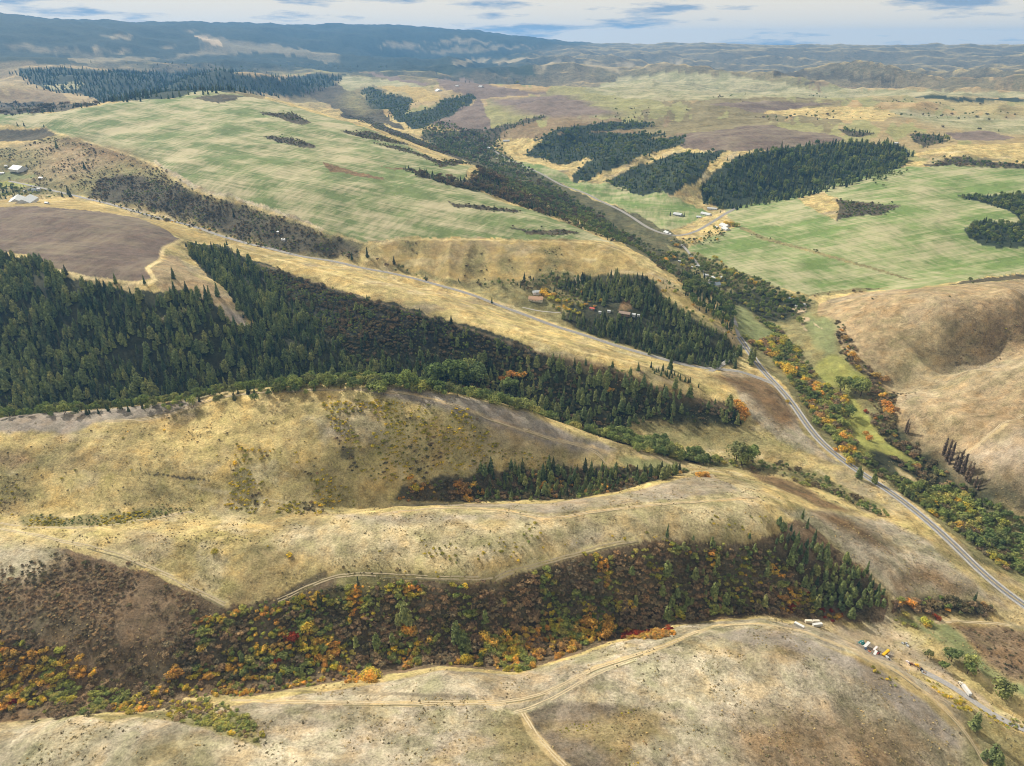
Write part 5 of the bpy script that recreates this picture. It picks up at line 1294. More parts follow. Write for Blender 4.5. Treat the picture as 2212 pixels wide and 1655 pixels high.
bark, _nt, _b = new_mat('bark', 0.95, 0.1)
_b.inputs['Base Color'].default_value = (0.085, 0.060, 0.042, 1)
_nt.links.new(ramp_node(_nt, noise_node(_nt, None, 6.0, 4, 0.6), [(0.35, (0.05, 0.036, 0.026)), (0.65, (0.13, 0.09, 0.062))]), _b.inputs['Base Color'])

FOL = {
    'fir':     foliage_material('fir_needles', spread_stops([(0.120, 0.135, 0.070), (0.060, 0.085, 0.055), (0.145, 0.150, 0.085), (0.119, 0.168, 0.079), (0.180, 0.224, 0.096), (0.150, 0.204, 0.100), (0.234, 0.265, 0.116), (0.101, 0.143, 0.079)]), .22),
    'pine':    foliage_material('pine_needles', spread_stops([(0.209, 0.254, 0.102), (0.263, 0.300, 0.119), (0.185, 0.239, 0.114), (0.312, 0.325, 0.134)]), .25),
    'olive':   foliage_material('olive_leaves', spread_stops([(0.301, 0.349, 0.119), (0.390, 0.394, 0.119), (0.226, 0.278, 0.106), (0.451, 0.408, 0.137)]), .3),
    'green':   foliage_material('green_leaves', spread_stops([(0.176, 0.235, 0.083), (0.250, 0.306, 0.101), (0.146, 0.197, 0.087), (0.321, 0.356, 0.118), (0.205, 0.220, 0.097)]), .3),
    'dusk':    foliage_material('dark_brush', spread_stops([(0.185, 0.146, 0.087), (0.137, 0.131, 0.079), (0.241, 0.177, 0.096), (0.159, 0.167, 0.087), (0.276, 0.201, 0.127)]), .2),
    'brown':   foliage_material('brown_brush', spread_stops([(0.332, 0.227, 0.131), (0.244, 0.177, 0.120), (0.398, 0.291, 0.172), (0.288, 0.241, 0.156)]), .2),
    'yellow':  foliage_material('yellow_leaves', spread_stops([(0.696, 0.522, 0.104), (0.522, 0.488, 0.104), (0.747, 0.470, 0.128), (0.453, 0.470, 0.116)]), .45),
    'orange':  foliage_material('orange_leaves', spread_stops([(0.705, 0.445, 0.112), (0.599, 0.324, 0.101), (0.750, 0.579, 0.147), (0.511, 0.335, 0.147)]), .45),
    'red':     foliage_material('red_leaves', spread_stops([(0.306, 0.051, 0.029), (0.224, 0.041, 0.031), (0.347, 0.087, 0.036)]), .3),
    'heath':   foliage_material('gold_green_bush', spread_stops([(0.556, 0.472, 0.074), (0.391, 0.371, 0.079), (0.719, 0.568, 0.090), (0.294, 0.290, 0.084)]), .4),
    'bare':    foliage_material('bare_twigs', spread_stops([(0.194, 0.146, 0.108), (0.149, 0.116, 0.094), (0.227, 0.171, 0.119)]), .1),
}

def crown_meshes(kind):
    out = []
    if kind in ('fir', 'pine'):
        for k in range(6):
            if kind == 'fir': v, f = conifer_crown(100 + k, .135 + .012 * k, .06, 560, .72 + .04 * k)
            else: v, f = conifer_crown(140 + k, .17 + .010 * k, .20, 520, .6, round_top=1.0 if k % 2 else 0.0)
            out.append(mesh_from_arrays('crown', v, tris=f))
    elif kind == 'bare':
        for k in range(3):
            v, f = conifer_crown(170 + k, .075, .12, 420, .35)
            out.append(mesh_from_arrays('crown', v, tris=f))
    elif kind in ('green', 'olive_tree'):
        for k in range(5):
            v, f = lobed_crown(200 + k, 10, 56, (.30, .30, .22), .60, .19, .085)
            out.append(mesh_from_arrays('crown', v, tris=f))
    else:
        for k in range(5):
            v, f = lobed_crown(300 + k + len(kind) * 7, 9, 52, (.46, .46, .20), .42, .25, .115)
            out.append(mesh_from_arrays('crown', v, tris=f))
    for me in out: me.materials.append(FOL[kind])
    return out
CROWN = {k: crown_meshes(k) for k in FOL}
def _trunk(top, r0, limbs, seed):
    v, f = trunk_mesh(top, r0, limbs, seed); me = mesh_from_arrays('trunk', v, quads=f); me.materials.append(bark); return me
TRUNK = {'fir': _trunk(.93, .014, 0, 1), 'pine': _trunk(.88, .016, 5, 2), 'bare': _trunk(.9, .012, 6, 3), 'green': _trunk(.52, .030, 5, 4), 'olive': _trunk(.4, .03, 4, 5)}
SHRUBS = ('dusk', 'brown', 'yellow', 'orange', 'red', 'heath', 'olive')

# each plant: kind, x, y, z, height, width factor, heading, mesh index, where
PLANTS = []
def put(kind, x, y, h, wf, where, variant=None):
    z = float(ground_xy(x, y))
    PLANTS.append((kind, float(x), float(y), z - 0.02 * h, float(h), float(wf), float(rng.random() * 6.283), int(rng.integers(0, 99)) if variant is None else variant, where))

OPEN = [outline(r_[1]) for r_ in R if r_[0] in (BRIGHT, MEADOW)]          # meadows stay clear of thickets
def scatter(pts, where, spacing, mix, hmin, hmax, clump=None, wf=(.85, 1.2), grow=1.0):
    """random stand inside a survey outline; clump=(size, cut) leaves gaps"""
    poly = outline(spread_edge(pts))
    x0, y0 = poly.min(0); x1, y1 = poly.max(0)
    nx = int((x1 - x0) / spacing) + 1; ny = int((y1 - y0) / spacing) + 1
    if nx * ny > 400000: return
    gx, gy = np.meshgrid(np.arange(nx), np.arange(ny))
    gx = x0 + (gx.ravel() + rng.random(nx * ny) * .95) * spacing; gy = y0 + (gy.ravel() + rng.random(nx * ny) * .95) * spacing
    rr = np.hypot(gx, gy); ws = .010 * rr
    jx = gx + fbm(gx / ws.mean(), gy / ws.mean(), 2, 301) * .006 * rr + rng.normal(0, spacing * .45, len(gx)); jy = gy + fbm(gx / ws.mean(), gy / ws.mean(), 2, 305) * .006 * rr + rng.normal(0, spacing * .45, len(gx))
    k = inside(poly, jx, jy); gx = gx[k]; gy = gy[k]
    for q in OPEN:
        k = ~inside(q, gx, gy); gx = gx[k]; gy = gy[k]
    if clump:
        c = fbm(gx / clump[0], gy / clump[0], 3, int(abs(x0)) % 97) > clump[1] + rng.normal(0, .12, len(gx)); gx = gx[c]; gy = gy[c]
    kinds = list(mix); w = np.array([mix[q] for q in kinds], float); w /= w.sum()
    # kinds keep together in drifts
    z = ground_xy(gx, gy) if len(gx) else gx
    px, py, f = seen_px(gx, gy, z)
    vis = (px > -160) & (px < 2371) & (py < 1780)
    d = .5 + .5 * fbm(gx / 17, gy / 17, 2, 5) * 1.9 + rng.normal(0, .11, len(gx))
    cum = np.cumsum(w)
    for a, b, v, u in zip(gx, gy, vis, np.clip(d, 0, .999)):
        if not v: continue
        kd = kinds[int(np.searchsorted(cum, u))] if len(kinds) > 1 else kinds[0]
        h = hmin + (hmax - hmin) * rng.random() ** 1.3
        if kd in ('fir', 'pine') : h *= grow
        put(kd, a, b, h, rng.uniform(*wf), where)

def single(kind, x, y, hpx, where, wf=1.0):
    """one plant whose foot is seen at x, y and which stands hpx tall in the survey picture"""
    wx, wy = hit([x], [y]); wx = float(wx[0]); wy = float(wy[0]); z = float(ground_xy(wx, wy))
    _, _, f = seen_px(wx, wy, z)
    dist = math.sqrt(wx * wx + wy * wy + (z - CAM[2]) ** 2)
    cosv = math.hypot(wx, wy) / dist
    put(kind, wx, wy, hpx * f / FOC / max(cosv, .35), wf, where)

def single_row(kind, pts, where, wf=1.0):
    for x, y, h in pts: single(kind, x, y, h, where, wf)

F_ = 'forest'
# --- wooded slope behind the third hill
scatter([(0, 548), (70, 562), (150, 602), (230, 625), (330, 640), (400, 634), (470, 672), (530, 715), (600, 735), (700, 775), (800, 805), (840, 862, 62), (600, 876, 66), (400, 900, 68), (200, 918, 70), (0, 932, 72)], 'the dense forest behind the bare rounded hill', 6.7, {'fir': .55, 'pine': .45}, 8, 24, (40, -.5), (.8, 1.45))
scatter([(400, 532), (480, 538), (560, 585), (640, 660), (700, 720), (770, 790), (700, 775), (600, 735), (540, 700), (480, 620), (430, 575)], 'the dense forest behind the bare rounded hill', 7.2, {'fir': .55, 'pine': .45}, 9, 23, (45, -.45))
scatter([(560, 575), (740, 634), (960, 696), (1180, 770), (1100, 790), (900, 770), (770, 790), (700, 720), (640, 660)], 'the dark brushy slope below the tan ridge', 15, {'fir': .6, 'pine': .4}, 10, 20, (60, -.02))
scatter([(560, 575), (740, 634), (960, 696), (1180, 770), (1100, 790), (900, 770), (770, 790), (700, 720), (640, 660)], 'the dark brushy slope below the tan ridge', 5.0, {'dusk': .6, 'green': .4}, 3, 7, (40, -.6))
scatter([(770, 790), (900, 770), (1100, 785), (1200, 775), (1300, 790), (1450, 850), (1612, 893), (1600, 918), (1500, 920), (1400, 907), (1350, 928), (1255, 945, 42), (1150, 903, 48), (1000, 878, 54), (840, 862, 62)], 'the wooded slope above the creek', 9.0, {'fir': .5, 'pine': .5}, 10, 23, (50, -.2), (.85, 1.35))
scatter([(770, 790), (1100, 785), (1300, 790), (1450, 850), (1612, 893), (1600, 918), (1500, 920), (1400, 907), (1350, 928), (1255, 945, 42), (1000, 878, 54), (840, 862, 62)], 'the wooded slope above the creek', 6.5, {'dusk': .45, 'green': .45, 'brown': .10}, 3, 7, (40, -.3))
scatter([(500, 862, 68), (700, 848), (850, 845), (1000, 856), (1150, 890), (1260, 930), (1350, 940), (1430, 962), (1520, 985), (1540, 1003, 26), (1330, 972, 38), (1150, 912, 46), (980, 886, 54), (700, 885, 62)], 'the creek at the foot of the wooded slope', 8.5, {'green': .8, 'olive': .2}, 9, 17, None, (1.0, 1.35))
scatter([(0, 905, 70), (400, 890, 68), (600, 868, 66), (700, 850), (700, 838), (400, 880), (200, 897), (0, 912)], 'the creek at the foot of the wooded slope', 9, {'green': .8, 'fir': .2}, 7, 14, None)
single_row('green', [(940, 828, 44), (985, 832, 56), (1030, 838, 50), (1010, 815, 40), (1100, 850, 36), (880, 835, 36)], 'the creek, tallest of the round leafy trees', 1.25)
single_row('orange', [(1095, 815, 14), (1110, 812, 14), (1125, 815, 16), (1085, 822, 12), (1315, 845, 12), (1600, 905, 14), (1605, 890, 16), (1597, 880, 14), (1608, 898, 12), (1590, 872, 12)], 'the wooded slope above the creek', 1.5)
single_row('fir', [(1378, 800, 22), (1447, 798, 34), (375, 602, 32), (250, 612, 28), (312, 612, 22), (376, 628, 30), (405, 640, 36), (420, 652, 30), (447, 652, 40), (470, 640, 34), (455, 655, 44)], 'the bare spur beside the ploughed field', 1.0)
scatter([(1405, 805), (1480, 828), (1508, 838), (1500, 832), (1440, 805), (1410, 795)], 'the short planted row on the tan ridge end', 6, {'fir': 1}, 8, 13, None)
# --- triangle of forest above the junction
scatter([(1205, 625), (1262, 596), (1330, 600), (1392, 600), (1428, 645), (1500, 697), (1558, 726), (1598, 765), (1585, 792), (1540, 795), (1450, 780), (1350, 745), (1260, 716), (1220, 692), (1290, 690), (1385, 690), (1390, 665), (1290, 655)], 'the triangular forest above the road junction', 7.4, {'fir': .6, 'pine': .4}, 9, 20, (30, -.6), (.85, 1.35))
scatter([(800, 552), (870, 585), (1000, 612), (1140, 612), (1190, 580), (1250, 600), (1200, 640), (1150, 628), (1060, 618), (960, 612), (860, 588)], 'the hedge between the yellow slope and the side road', 8.5, {'green': .5, 'fir': .3, 'dusk': .2}, 5, 12, (40, -.2))
scatter([(1180, 640), (1260, 620), (1300, 650), (1250, 680), (1200, 670)], 'the garden of the tan-roofed house', 8, {'green': .65, 'yellow': .2, 'olive': .15}, 4, 9, None)
single_row('yellow', [(1173, 634, 14), (1180, 640, 12), (1190, 648, 12), (1205, 652, 10), (1195, 640, 10)], 'the house with the tan roof', 1.4)
single_row('fir', [(793, 555, 26), (851, 570, 20), (760, 560, 18), (1132, 606, 22), (1062, 655, 16), (920, 606, 16), (1260, 608, 24), (1332, 600, 26)], 'the side road', 1.0)
scatter([(1395, 600), (1440, 645), (1500, 690), (1560, 722), (1600, 755), (1580, 690), (1500, 640), (1430, 600)], 'the tan ridge above the main road', 12, {'green': .5, 'fir': .3, 'yellow': .2}, 4, 9, (30, 0))
# --- dark scrub slope left
scatter([(190, 428), (215, 388), (280, 380), (350, 392), (410, 422), (560, 462), (700, 509), (785, 532), (768, 558), (700, 555), (600, 540), (480, 506), (350, 462)], 'the dark scrub slope below the green upland', 7.5, {'dusk': .65, 'green': .35}, 2.5, 7, (40, -.25))
scatter([(0, 345), (120, 295), (330, 356), (420, 425), (300, 390), (200, 410), (0, 400)], 'the broken slope above the farmstead', 9.5, {'dusk': .7, 'green': .3}, 2, 5.5, (45, -.08))
scatter([(330, 356), (400, 408), (560, 456), (700, 505), (785, 529), (700, 514), (560, 470), (420, 428), (350, 395)], 'the dark scrub slope below the green upland', 7, {'dusk': .8, 'green': .2}, 2, 5, (30, -.35))
scatter([(200, 432), (330, 466), (430, 486), (520, 520), (640, 545), (760, 575), (700, 560), (560, 535), (440, 498), (330, 472)], 'the verge of the side road', 8, {'green': .7, 'yellow': .15, 'dusk': .15}, 3, 7, (30, -.2))
single_row('fir', [(123, 320, 22), (183, 365, 20), (148, 420, 24), (152, 425, 22), (505, 468, 20), (38, 272, 10), (52, 272, 12), (95, 275, 8), (135, 425, 14), (490, 530, 16), (300, 460, 10)], 'the slope below the green upland', 1.0)
scatter([(0, 392), (40, 400), (60, 425), (45, 430), (0, 432)], 'the farmstead above the ploughed field', 13, {'fir': .6, 'green': .4}, 8, 14, None)
scatter([(40, 405), (110, 408), (130, 418), (125, 430), (60, 428)], 'the farmstead above the ploughed field', 16, {'green': .8, 'olive': .2}, 5, 9, None)
# --- hedges of the green upland
HED = 'the hedges crossing the green upland'
for _pts in ([(560, 243), (640, 246), (672, 265), (600, 257)], [(565, 293), (635, 297), (684, 318), (610, 311)],
             cr((1, 0), [(0, 730), (160, 760), (300, 830), (480, 890), (700, 980), (800, 1035), (560, 965), (330, 875), (180, 805), (0, 750)]),
             cr((1, 0), [(10, 850), (170, 850), (330, 900), (440, 945), (330, 935), (130, 895)]),
             cr((1, 0), [(200, 925), (400, 960), (560, 1010), (650, 1050), (780, 1045), (850, 1055), (650, 1090), (540, 1025), (330, 965)]),
             cr((1, 0), [(680, 1305), (800, 1325), (950, 1345), (1150, 1368), (1150, 1384), (900, 1364), (720, 1340)]),
             cr((1, 0), [(1110, 1470), (1250, 1490), (1420, 1490), (1550, 1512), (1450, 1535), (1230, 1520)])):
    scatter(_pts, HED, 9, {'dusk': .6, 'green': .4}, 2.5, 6.5, None)
scatter(cr((1, 0), [(380, 1085), (560, 1125), (760, 1165), (860, 1155), (920, 1105), (1000, 1135), (1100, 1225), (1200, 1280), (1300, 1330), (1450, 1425), (1350, 1405), (1150, 1335), (900, 1245), (700, 1205), (560, 1165)]), 'the tree line dropping off the green upland', 10, {'fir': .6, 'dusk': .4}, 6, 18, None)
single_row('fir', cr((1, 0), [(990, 1358), (1052, 1372)])[0:0] + [(1067, 453, 15), (1088, 457, 13)], 'the hedge near the tip of the green upland', 1.0)
# --- far valley
scatter([(1100, 385), (1200, 420), (1290, 470), (1380, 520), (1460, 560), (1560, 620), (1600, 650), (1560, 655), (1480, 615), (1400, 565), (1330, 525), (1240, 490), (1160, 445), (1090, 420)], 'the floor of the far valley', 10.5, {'green': .66, 'dusk': .2, 'fir': .14}, 5, 13, (50, -.25))
scatter([(1440, 545), (1500, 550), (1640, 610), (1760, 655), (1740, 665), (1640, 640), (1560, 620), (1460, 560)], 'the tree belt along the right-hand green field', 10, {'green': .75, 'yellow': .12, 'olive': .13}, 7, 14, None)
scatter([(1560, 625), (1640, 625), (1745, 668), (1710, 690), (1650, 690), (1590, 665)], 'the farms in the main valley', 11, {'green': .7, 'fir': .2, 'olive': .1}, 6, 14, None)
single_row('yellow', [(1437, 566, 12), (1455, 560, 10), (1462, 533, 10), (1571, 487, 12), (1580, 488, 12), (1588, 490, 12), (1568, 590, 12), (1590, 597, 10), (1545, 560, 10)], 'the farms in the main valley', 1.3)
single_row('fir', [(1447, 466, 12), (1477, 468, 12), (1555, 460, 7), (1498, 605, 26), (1503, 600, 22), (1565, 615, 26), (1572, 618, 24), (1490, 632, 26), (1475, 625, 24), (1505, 640, 26), (1520, 650, 26), (1537, 660, 28), (1555, 672, 28), (1572, 690, 30), (1545, 680, 26), (1580, 705, 28)], 'the farms in the main valley', .8)
scatter(cr((2, 1), [(0, 130), (120, 180), (200, 240), (300, 300), (330, 420), (300, 500), (250, 470), (150, 380), (0, 260)]), 'the tan ridge above the main road', 9, {'fir': .6, 'green': .4}, 9, 18, None)
scatter([(1420, 520), (1470, 540), (1530, 530), (1590, 500), (1545, 490), (1500, 520), (1470, 515)], 'the crossroads in the far valley', 12, {'green': .6, 'dusk': .25, 'yellow': .15}, 4, 9, (30, -.2))
# far woods
FW = 'the wooded gullies across the far valley'
for _pts in ([(1224, 278), (1300, 267), (1400, 264), (1410, 276), (1330, 284), (1230, 290), (1150, 302)],
             [(1174, 299), (1237, 289), (1330, 292), (1440, 289), (1400, 304), (1330, 324), (1240, 354), (1203, 356), (1137, 336)],
             [(1237, 379), (1284, 335), (1354, 309), (1474, 295), (1474, 314), (1370, 347), (1290, 380), (1257, 395)],
             [(1304, 395), (1370, 362), (1474, 332), (1575, 327), (1540, 354), (1500, 392), (1450, 417), (1380, 422)]):
    scatter(_pts, FW, 16, {'fir': .55, 'green': .45}, 10, 19, None)
scatter([(1513, 404), (1584, 345), (1674, 325), (1760, 316), (1841, 310), (1934, 314), (1962, 326), (1952, 362), (1890, 385), (1824, 404), (1724, 430), (1574, 455), (1516, 438)], 'the big forest above the right-hand green field', 13, {'fir': .6, 'pine': .3, 'green': .1}, 12, 26, (80, -.6))
scatter(cr((2, 0), [(1770, 1270), (1900, 1275), (2212, 1255), (2212, 1595), (1980, 1595), (1860, 1535), (1830, 1490), (1900, 1435), (2100, 1455), (2172, 1445), (2155, 1392), (2000, 1335)]), 'the wood notched into the right-hand green field', 10, {'green': .6, 'fir': .4}, 8, 16, None)
scatter(cr((2, 0), [(1000, 1300), (1150, 1318), (1410, 1334), (1300, 1390), (1120, 1400), (1010, 1425), (1030, 1360)]), 'the scrub island in the right-hand green field', 9, {'green': .7, 'dusk': .3}, 4, 8, None)
single_row('fir', cr((2, 0), [])+[(2128, 478, 14), (2138, 482, 12), (2115, 482, 9)], 'the wood notched into the right-hand green field', 1.0)
scatter(cr((2, 0), [(1560, 1065), (1720, 1022), (2000, 1052), (2212, 1087), (2212, 1112), (1900, 1080), (1600, 1078)]), 'the hedge above the right-hand green field', 13, {'green': .8, 'dusk': .2}, 6, 11, None)
scatter(cr((2, 0), [(1210, 1170), (1350, 1120), (1460, 1110), (1440, 1135), (1330, 1160), (1250, 1180)]), 'the hedge above the right-hand green field', 11, {'green': 1}, 5, 9, None)
scatter(cr((2, 0), [(440, 1520), (560, 1550), (600, 1560), (560, 1560), (450, 1535)]), 'the track crossing the right-hand green field', 9, {'green': 1}, 3, 5, None)
single_row('green', [(1763, 545, 7), (1757, 543, 6), (2093, 608, 10), (2099, 614, 6), (1907, 404, 7), (1890, 398, 5), (2050, 643, 5), (1883, 648, 5)], 'the right-hand green field', 1.2)
scatter(cr((2, 1), [(800, 262), (900, 242), (1100, 218), (1330, 212), (1200, 235), (950, 262)]), 'the foot of the right-hand green field', 10, {'dusk': .7, 'brown': .3}, 2, 4, (30, -.2))
for _pts, _sp in ((cr((2, 0), [(1010, 832), (1130, 852), (1250, 862), (1170, 890), (1100, 885)]), 16), (cr((2, 0), [(1480, 872), (1700, 882), (1730, 912), (1650, 940), (1580, 960), (1520, 920)]), 16),
                  (cr((1, 0), [(170, 572), (330, 612), (490, 652), (430, 742), (600, 702), (700, 642), (850, 602), (870, 642), (700, 752), (520, 832), (440, 832), (300, 752), (210, 702), (130, 602)]), 19),
                  ([(930, 287), (1060, 280), (1160, 252), (1185, 254), (1100, 282), (1060, 332), (1000, 337), (900, 292)], 19)):
    scatter(_pts, 'the far side valleys', _sp, {'fir': .6, 'green': .4}, 8, 17, None)
scatter([(35, 152), (120, 147), (190, 154), (310, 157), (400, 152), (520, 154), (510, 165), (620, 167), (735, 162), (720, 187), (690, 199), (630, 208), (500, 200), (420, 209), (350, 216), (240, 224), (180, 208), (80, 192)], 'the long dark forest beyond the green upland', 30, {'fir': 1}, 18, 32, (200, -.5))
scatter([(0, 224), (60, 224), (150, 227), (230, 224), (150, 240), (50, 250), (0, 242)], 'the long dark forest beyond the green upland', 22, {'fir': .5, 'dusk': .5}, 8, 18, (80, -.1))
# --- main valley
MV = 'the creek thickets beside the highway'
scatter([(1640, 690), (1690, 720), (1740, 780), (1770, 840), (1740, 830), (1690, 800), (1650, 760), (1610, 735), (1620, 700)], MV, 5.4, {'green': .50, 'olive': .32, 'brown': .12, 'heath': .04, 'yellow': .02}, 4, 11, (25, -.5), (1.0, 1.4))
scatter([(1700, 820), (1770, 830), (1830, 860), (1850, 900), (1870, 960), (1880, 1010), (1840, 985), (1790, 945), (1760, 910), (1725, 860)], MV, 5.2, {'green': .52, 'olive': .30, 'brown': .14, 'orange': .02, 'yellow': .02}, 4, 11, (25, -.55), (1.0, 1.4))
scatter([(1790, 690), (1815, 700), (1850, 770), (1900, 830), (1930, 852), (1938, 930), (1910, 930), (1880, 870), (1850, 820), (1815, 760)], 'the creek bank under the tan hills', 5.8, {'dusk': .32, 'brown': .36, 'green': .18, 'orange': .09, 'yellow': .05}, 3, 7, (22, -.35), (1.0, 1.5))
scatter([(1880, 900), (1940, 935), (2000, 990), (2060, 1040), (2120, 1090), (2060, 1060), (1990, 1050), (1930, 1000), (1890, 950)], 'the creek bank under the tan hills', 6, {'dusk': .35, 'green': .3, 'brown': .2, 'orange': .1, 'olive': .05}, 4, 9, (25, -.3), (1.0, 1.4))
scatter([(1880, 1000), (1960, 1050), (2080, 1060), (2211, 1170), (2211, 1285), (2130, 1200), (2040, 1125), (1950, 1055)], 'the broad thicket between highway and tan hills', 5.4, {'green': .60, 'olive': .24, 'dusk': .10, 'brown': .03, 'yellow': .03}, 5, 12, (30, -.7), (1.0, 1.4))
scatter([(1800, 968), (1870, 1012), (1960, 1072), (2060, 1146), (2150, 1222), (2211, 1276), (2211, 1236), (2120, 1176), (2030, 1100), (1940, 1040), (1860, 980)], 'the broad thicket between highway and tan hills', 5.6, {'green': .5, 'olive': .3, 'brown': .16, 'yellow': .04}, 3, 8, (25, -.5), (1.0, 1.4))
single_row('green', [(1814, 845, 34), (1822, 842, 30), (1846, 850, 34), (1858, 856, 36), (1588, 1000, 44), (1614, 1002, 44), (1600, 1006, 34), (1726, 700, 18), (1832, 900, 26), (1815, 925, 24), (1800, 895, 22)], MV, 1.25)
single_row('yellow', [(1701, 806, 24), (1835, 1000, 16), (1853, 822, 14), (1680, 790, 14), (1668, 770, 12), (1820, 975, 16), (1700, 870, 8), (1997, 1345, 16), (2000, 1350, 12)], MV, 1.2)
single_row('orange', [(1764, 905, 16), (1772, 914, 14), (1745, 870, 10), (1915, 880, 18), (1920, 890, 16), (1905, 858, 14), (1870, 940, 12), (1875, 950, 12), (1825, 735, 12), (1840, 770, 14), (1850, 780, 12), (1890, 815, 14), (1910, 822, 12)], 'the creek bank under the tan hills', 1.4)
single_row('red', [(1868, 890, 8)], 'the creek bank under the tan hills', 1.3)
POP = 'the clump of tall bare poplars under the tan hills'
for _k in range(11):
    single('bare', 2036 + 5.4 * _k + rng.normal(0, 2), 990 + 5.2 * _k + rng.normal(0, 5), 40 + 14 * rng.random(), POP, 1.0)
single_row('bare', [(1954, 935, 34), (1958, 938, 30), (2103, 1052, 30), (2110, 1060, 26)], POP, 1.0)
single_row('pine', [(1618, 785, 40), (1626, 783, 36), (1622, 790, 34), (1852, 1033, 32), (1858, 1036, 26), (1886, 1042, 28), (1944, 1064, 34), (1955, 1072, 30), (1890, 1046, 22), (1968, 1080, 26)], 'the highway verge', .8)
scatter([(1500, 988), (1560, 990), (1640, 998), (1700, 1005), (1760, 1030), (1860, 1080), (1930, 1120), (1880, 1110), (1780, 1065), (1680, 1025), (1560, 1010)], 'the brushy draw beside the highway', 6.5, {'green': .45, 'dusk': .3, 'olive': .25}, 3, 7.5, (25, -.35), (1.0, 1.5))
scatter([(1480, 985), (1540, 990), (1560, 996), (1540, 1004), (1480, 1000), (1380, 975), (1340, 955), (1400, 962)], 'the creek at the foot of the wooded slope', 8, {'green': .8, 'olive': .2}, 8, 14, None, (1.0, 1.4))
single('orange', 1512, 1028, 9, 'the end of the second hill', 2.2); single('orange', 1521, 1029, 9, 'the end of the second hill', 2.2)
# --- draw between second and third hills
DR = 'the wooded draw between the two pale hills'
scatter([(1040, 1030), (1100, 1020), (1200, 1018), (1330, 1012), (1400, 1012), (1480, 1015), (1450, 1030), (1350, 1055), (1250, 1075), (1100, 1080), (1020, 1078)], DR, 9, {'fir': .6, 'pine': .4}, 11, 19, (30, -.3))
scatter([(852, 1084), (872, 1056), (960, 1032), (1040, 1022), (1180, 1016), (1390, 1012), (1490, 1016), (1350, 1057), (1250, 1078), (1000, 1085)], DR, 5.5, {'dusk': .45, 'green': .3, 'brown': .15, 'orange': .1}, 2.5, 6, None, (1.0, 1.5))
single_row('fir', [(1060, 1018, 34), (1112, 1022, 32), (1128, 1022, 34), (1120, 1030, 30), (1185, 1015, 38), (1194, 1018, 36), (1172, 1035, 40), (1240, 1040, 34), (1263, 1018, 34), (1276, 1024, 34), (1330, 1020, 28), (1404, 1030, 30), (1445, 1024, 20), (1217, 1015, 20)], DR, 1.0)
single('yellow', 897, 1062, 18, 'the upper end of the wooded draw, brightest of its shrubs', 1.0)
single_row('orange', [(985, 1050, 12), (1000, 1055, 14), (1012, 1060, 12), (1022, 1050, 10), (1040, 1065, 10), (990, 1066, 10)], DR, 1.6)
# --- bushes dotted over the third hill
HC = 'the pale third hill'
scatter([(690, 865), (850, 868), (1000, 880), (1055, 935), (1085, 975), (1200, 990), (1080, 1003), (1000, 1012), (880, 1045), (800, 1035), (745, 1000), (720, 930)], HC, 4.2, {'heath': .9, 'dusk': .1}, 1.4, 3.6, (26, -.22), (1.1, 1.7))
scatter([(500, 960), (560, 962), (640, 975), (700, 1010), (790, 1065), (800, 1085), (700, 1110), (560, 1115), (480, 1100), (500, 1040), (520, 1000)], HC, 4.4, {'heath': .8, 'dusk': .2}, 1.3, 3.2, (24, -.08), (1.1, 1.8))
scatter([(55, 1112), (150, 1120), (350, 1098), (420, 1102), (330, 1120), (200, 1138), (60, 1136)], HC, 3.5, {'heath': .6, 'green': .4}, 1.0, 2.4, None, (1.1, 1.7))
scatter([(0, 960), (300, 920), (700, 870), (720, 960), (560, 960), (480, 1040), (400, 1090), (100, 1105), (0, 1100)], HC, 26, {'heath': .7, 'dusk': .3}, 0.9, 2.2, None, (1.1, 1.7))
scatter([(1080, 1000), (1290, 1005), (1440, 1010), (1300, 1008), (1100, 1012), (1000, 1024), (900, 1045), (960, 1020)], HC, 5, {'heath': 1}, 1.0, 2.2, (15, -.2), (1.1, 1.6))
scatter([(0, 1030), (40, 1040), (45, 1100), (0, 1130)], HC, 5, {'heath': .8, 'dusk': .2}, 1, 2.2, (18, -.1), (1.1, 1.7))
# --- bushes on the second hill
HB = 'the pale second hill'
scatter(cr((1, 2), [(520, 250), (620, 200), (830, 120), (1000, 120), (1220, 90), (1370, 120), (1300, 200), (1180, 280), (1000, 320), (830, 350), (600, 330)]), HB, 6.0, {'heath': .85, 'olive': .15}, 1.2, 2.8, (20, -.05), (1.0, 1.5))
scatter(cr((2, 2), [(60, 60), (200, 40), (420, 20), (600, 50), (640, 90), (460, 170), (350, 140), (200, 120), (120, 110)]), HB, 5.0, {'heath': .8, 'yellow': .1, 'olive': .1}, 1.0, 2.4, (16, -.05), (1.0, 1.5))
scatter([(150, 1160), (640, 1150), (800, 1160), (1000, 1150), (900, 1220), (700, 1220), (500, 1280), (350, 1220)], HB, 34, {'heath': 1}, .8, 1.8, None, (1.0, 1.6))
scatter(cr((1, 2), [(0, 365), (330, 400), (620, 410), (640, 425), (330, 420), (0, 385)]), HB, 4, {'heath': .6, 'dusk': .4}, 1, 2.4, None, (1.0, 1.6))
scatter(cr((1, 2), [(1400, 240), (1560, 200), (1900, 150), (2212, 180), (2212, 190), (1900, 170), (1600, 215)]), HB, 4.5, {'heath': .6, 'dusk': .4}, 1, 2.4, None, (1.0, 1.6))
single('heath', 466, 1193, 8, HB, 1.6); single('heath', 625, 1202, 7, HB, 1.6)
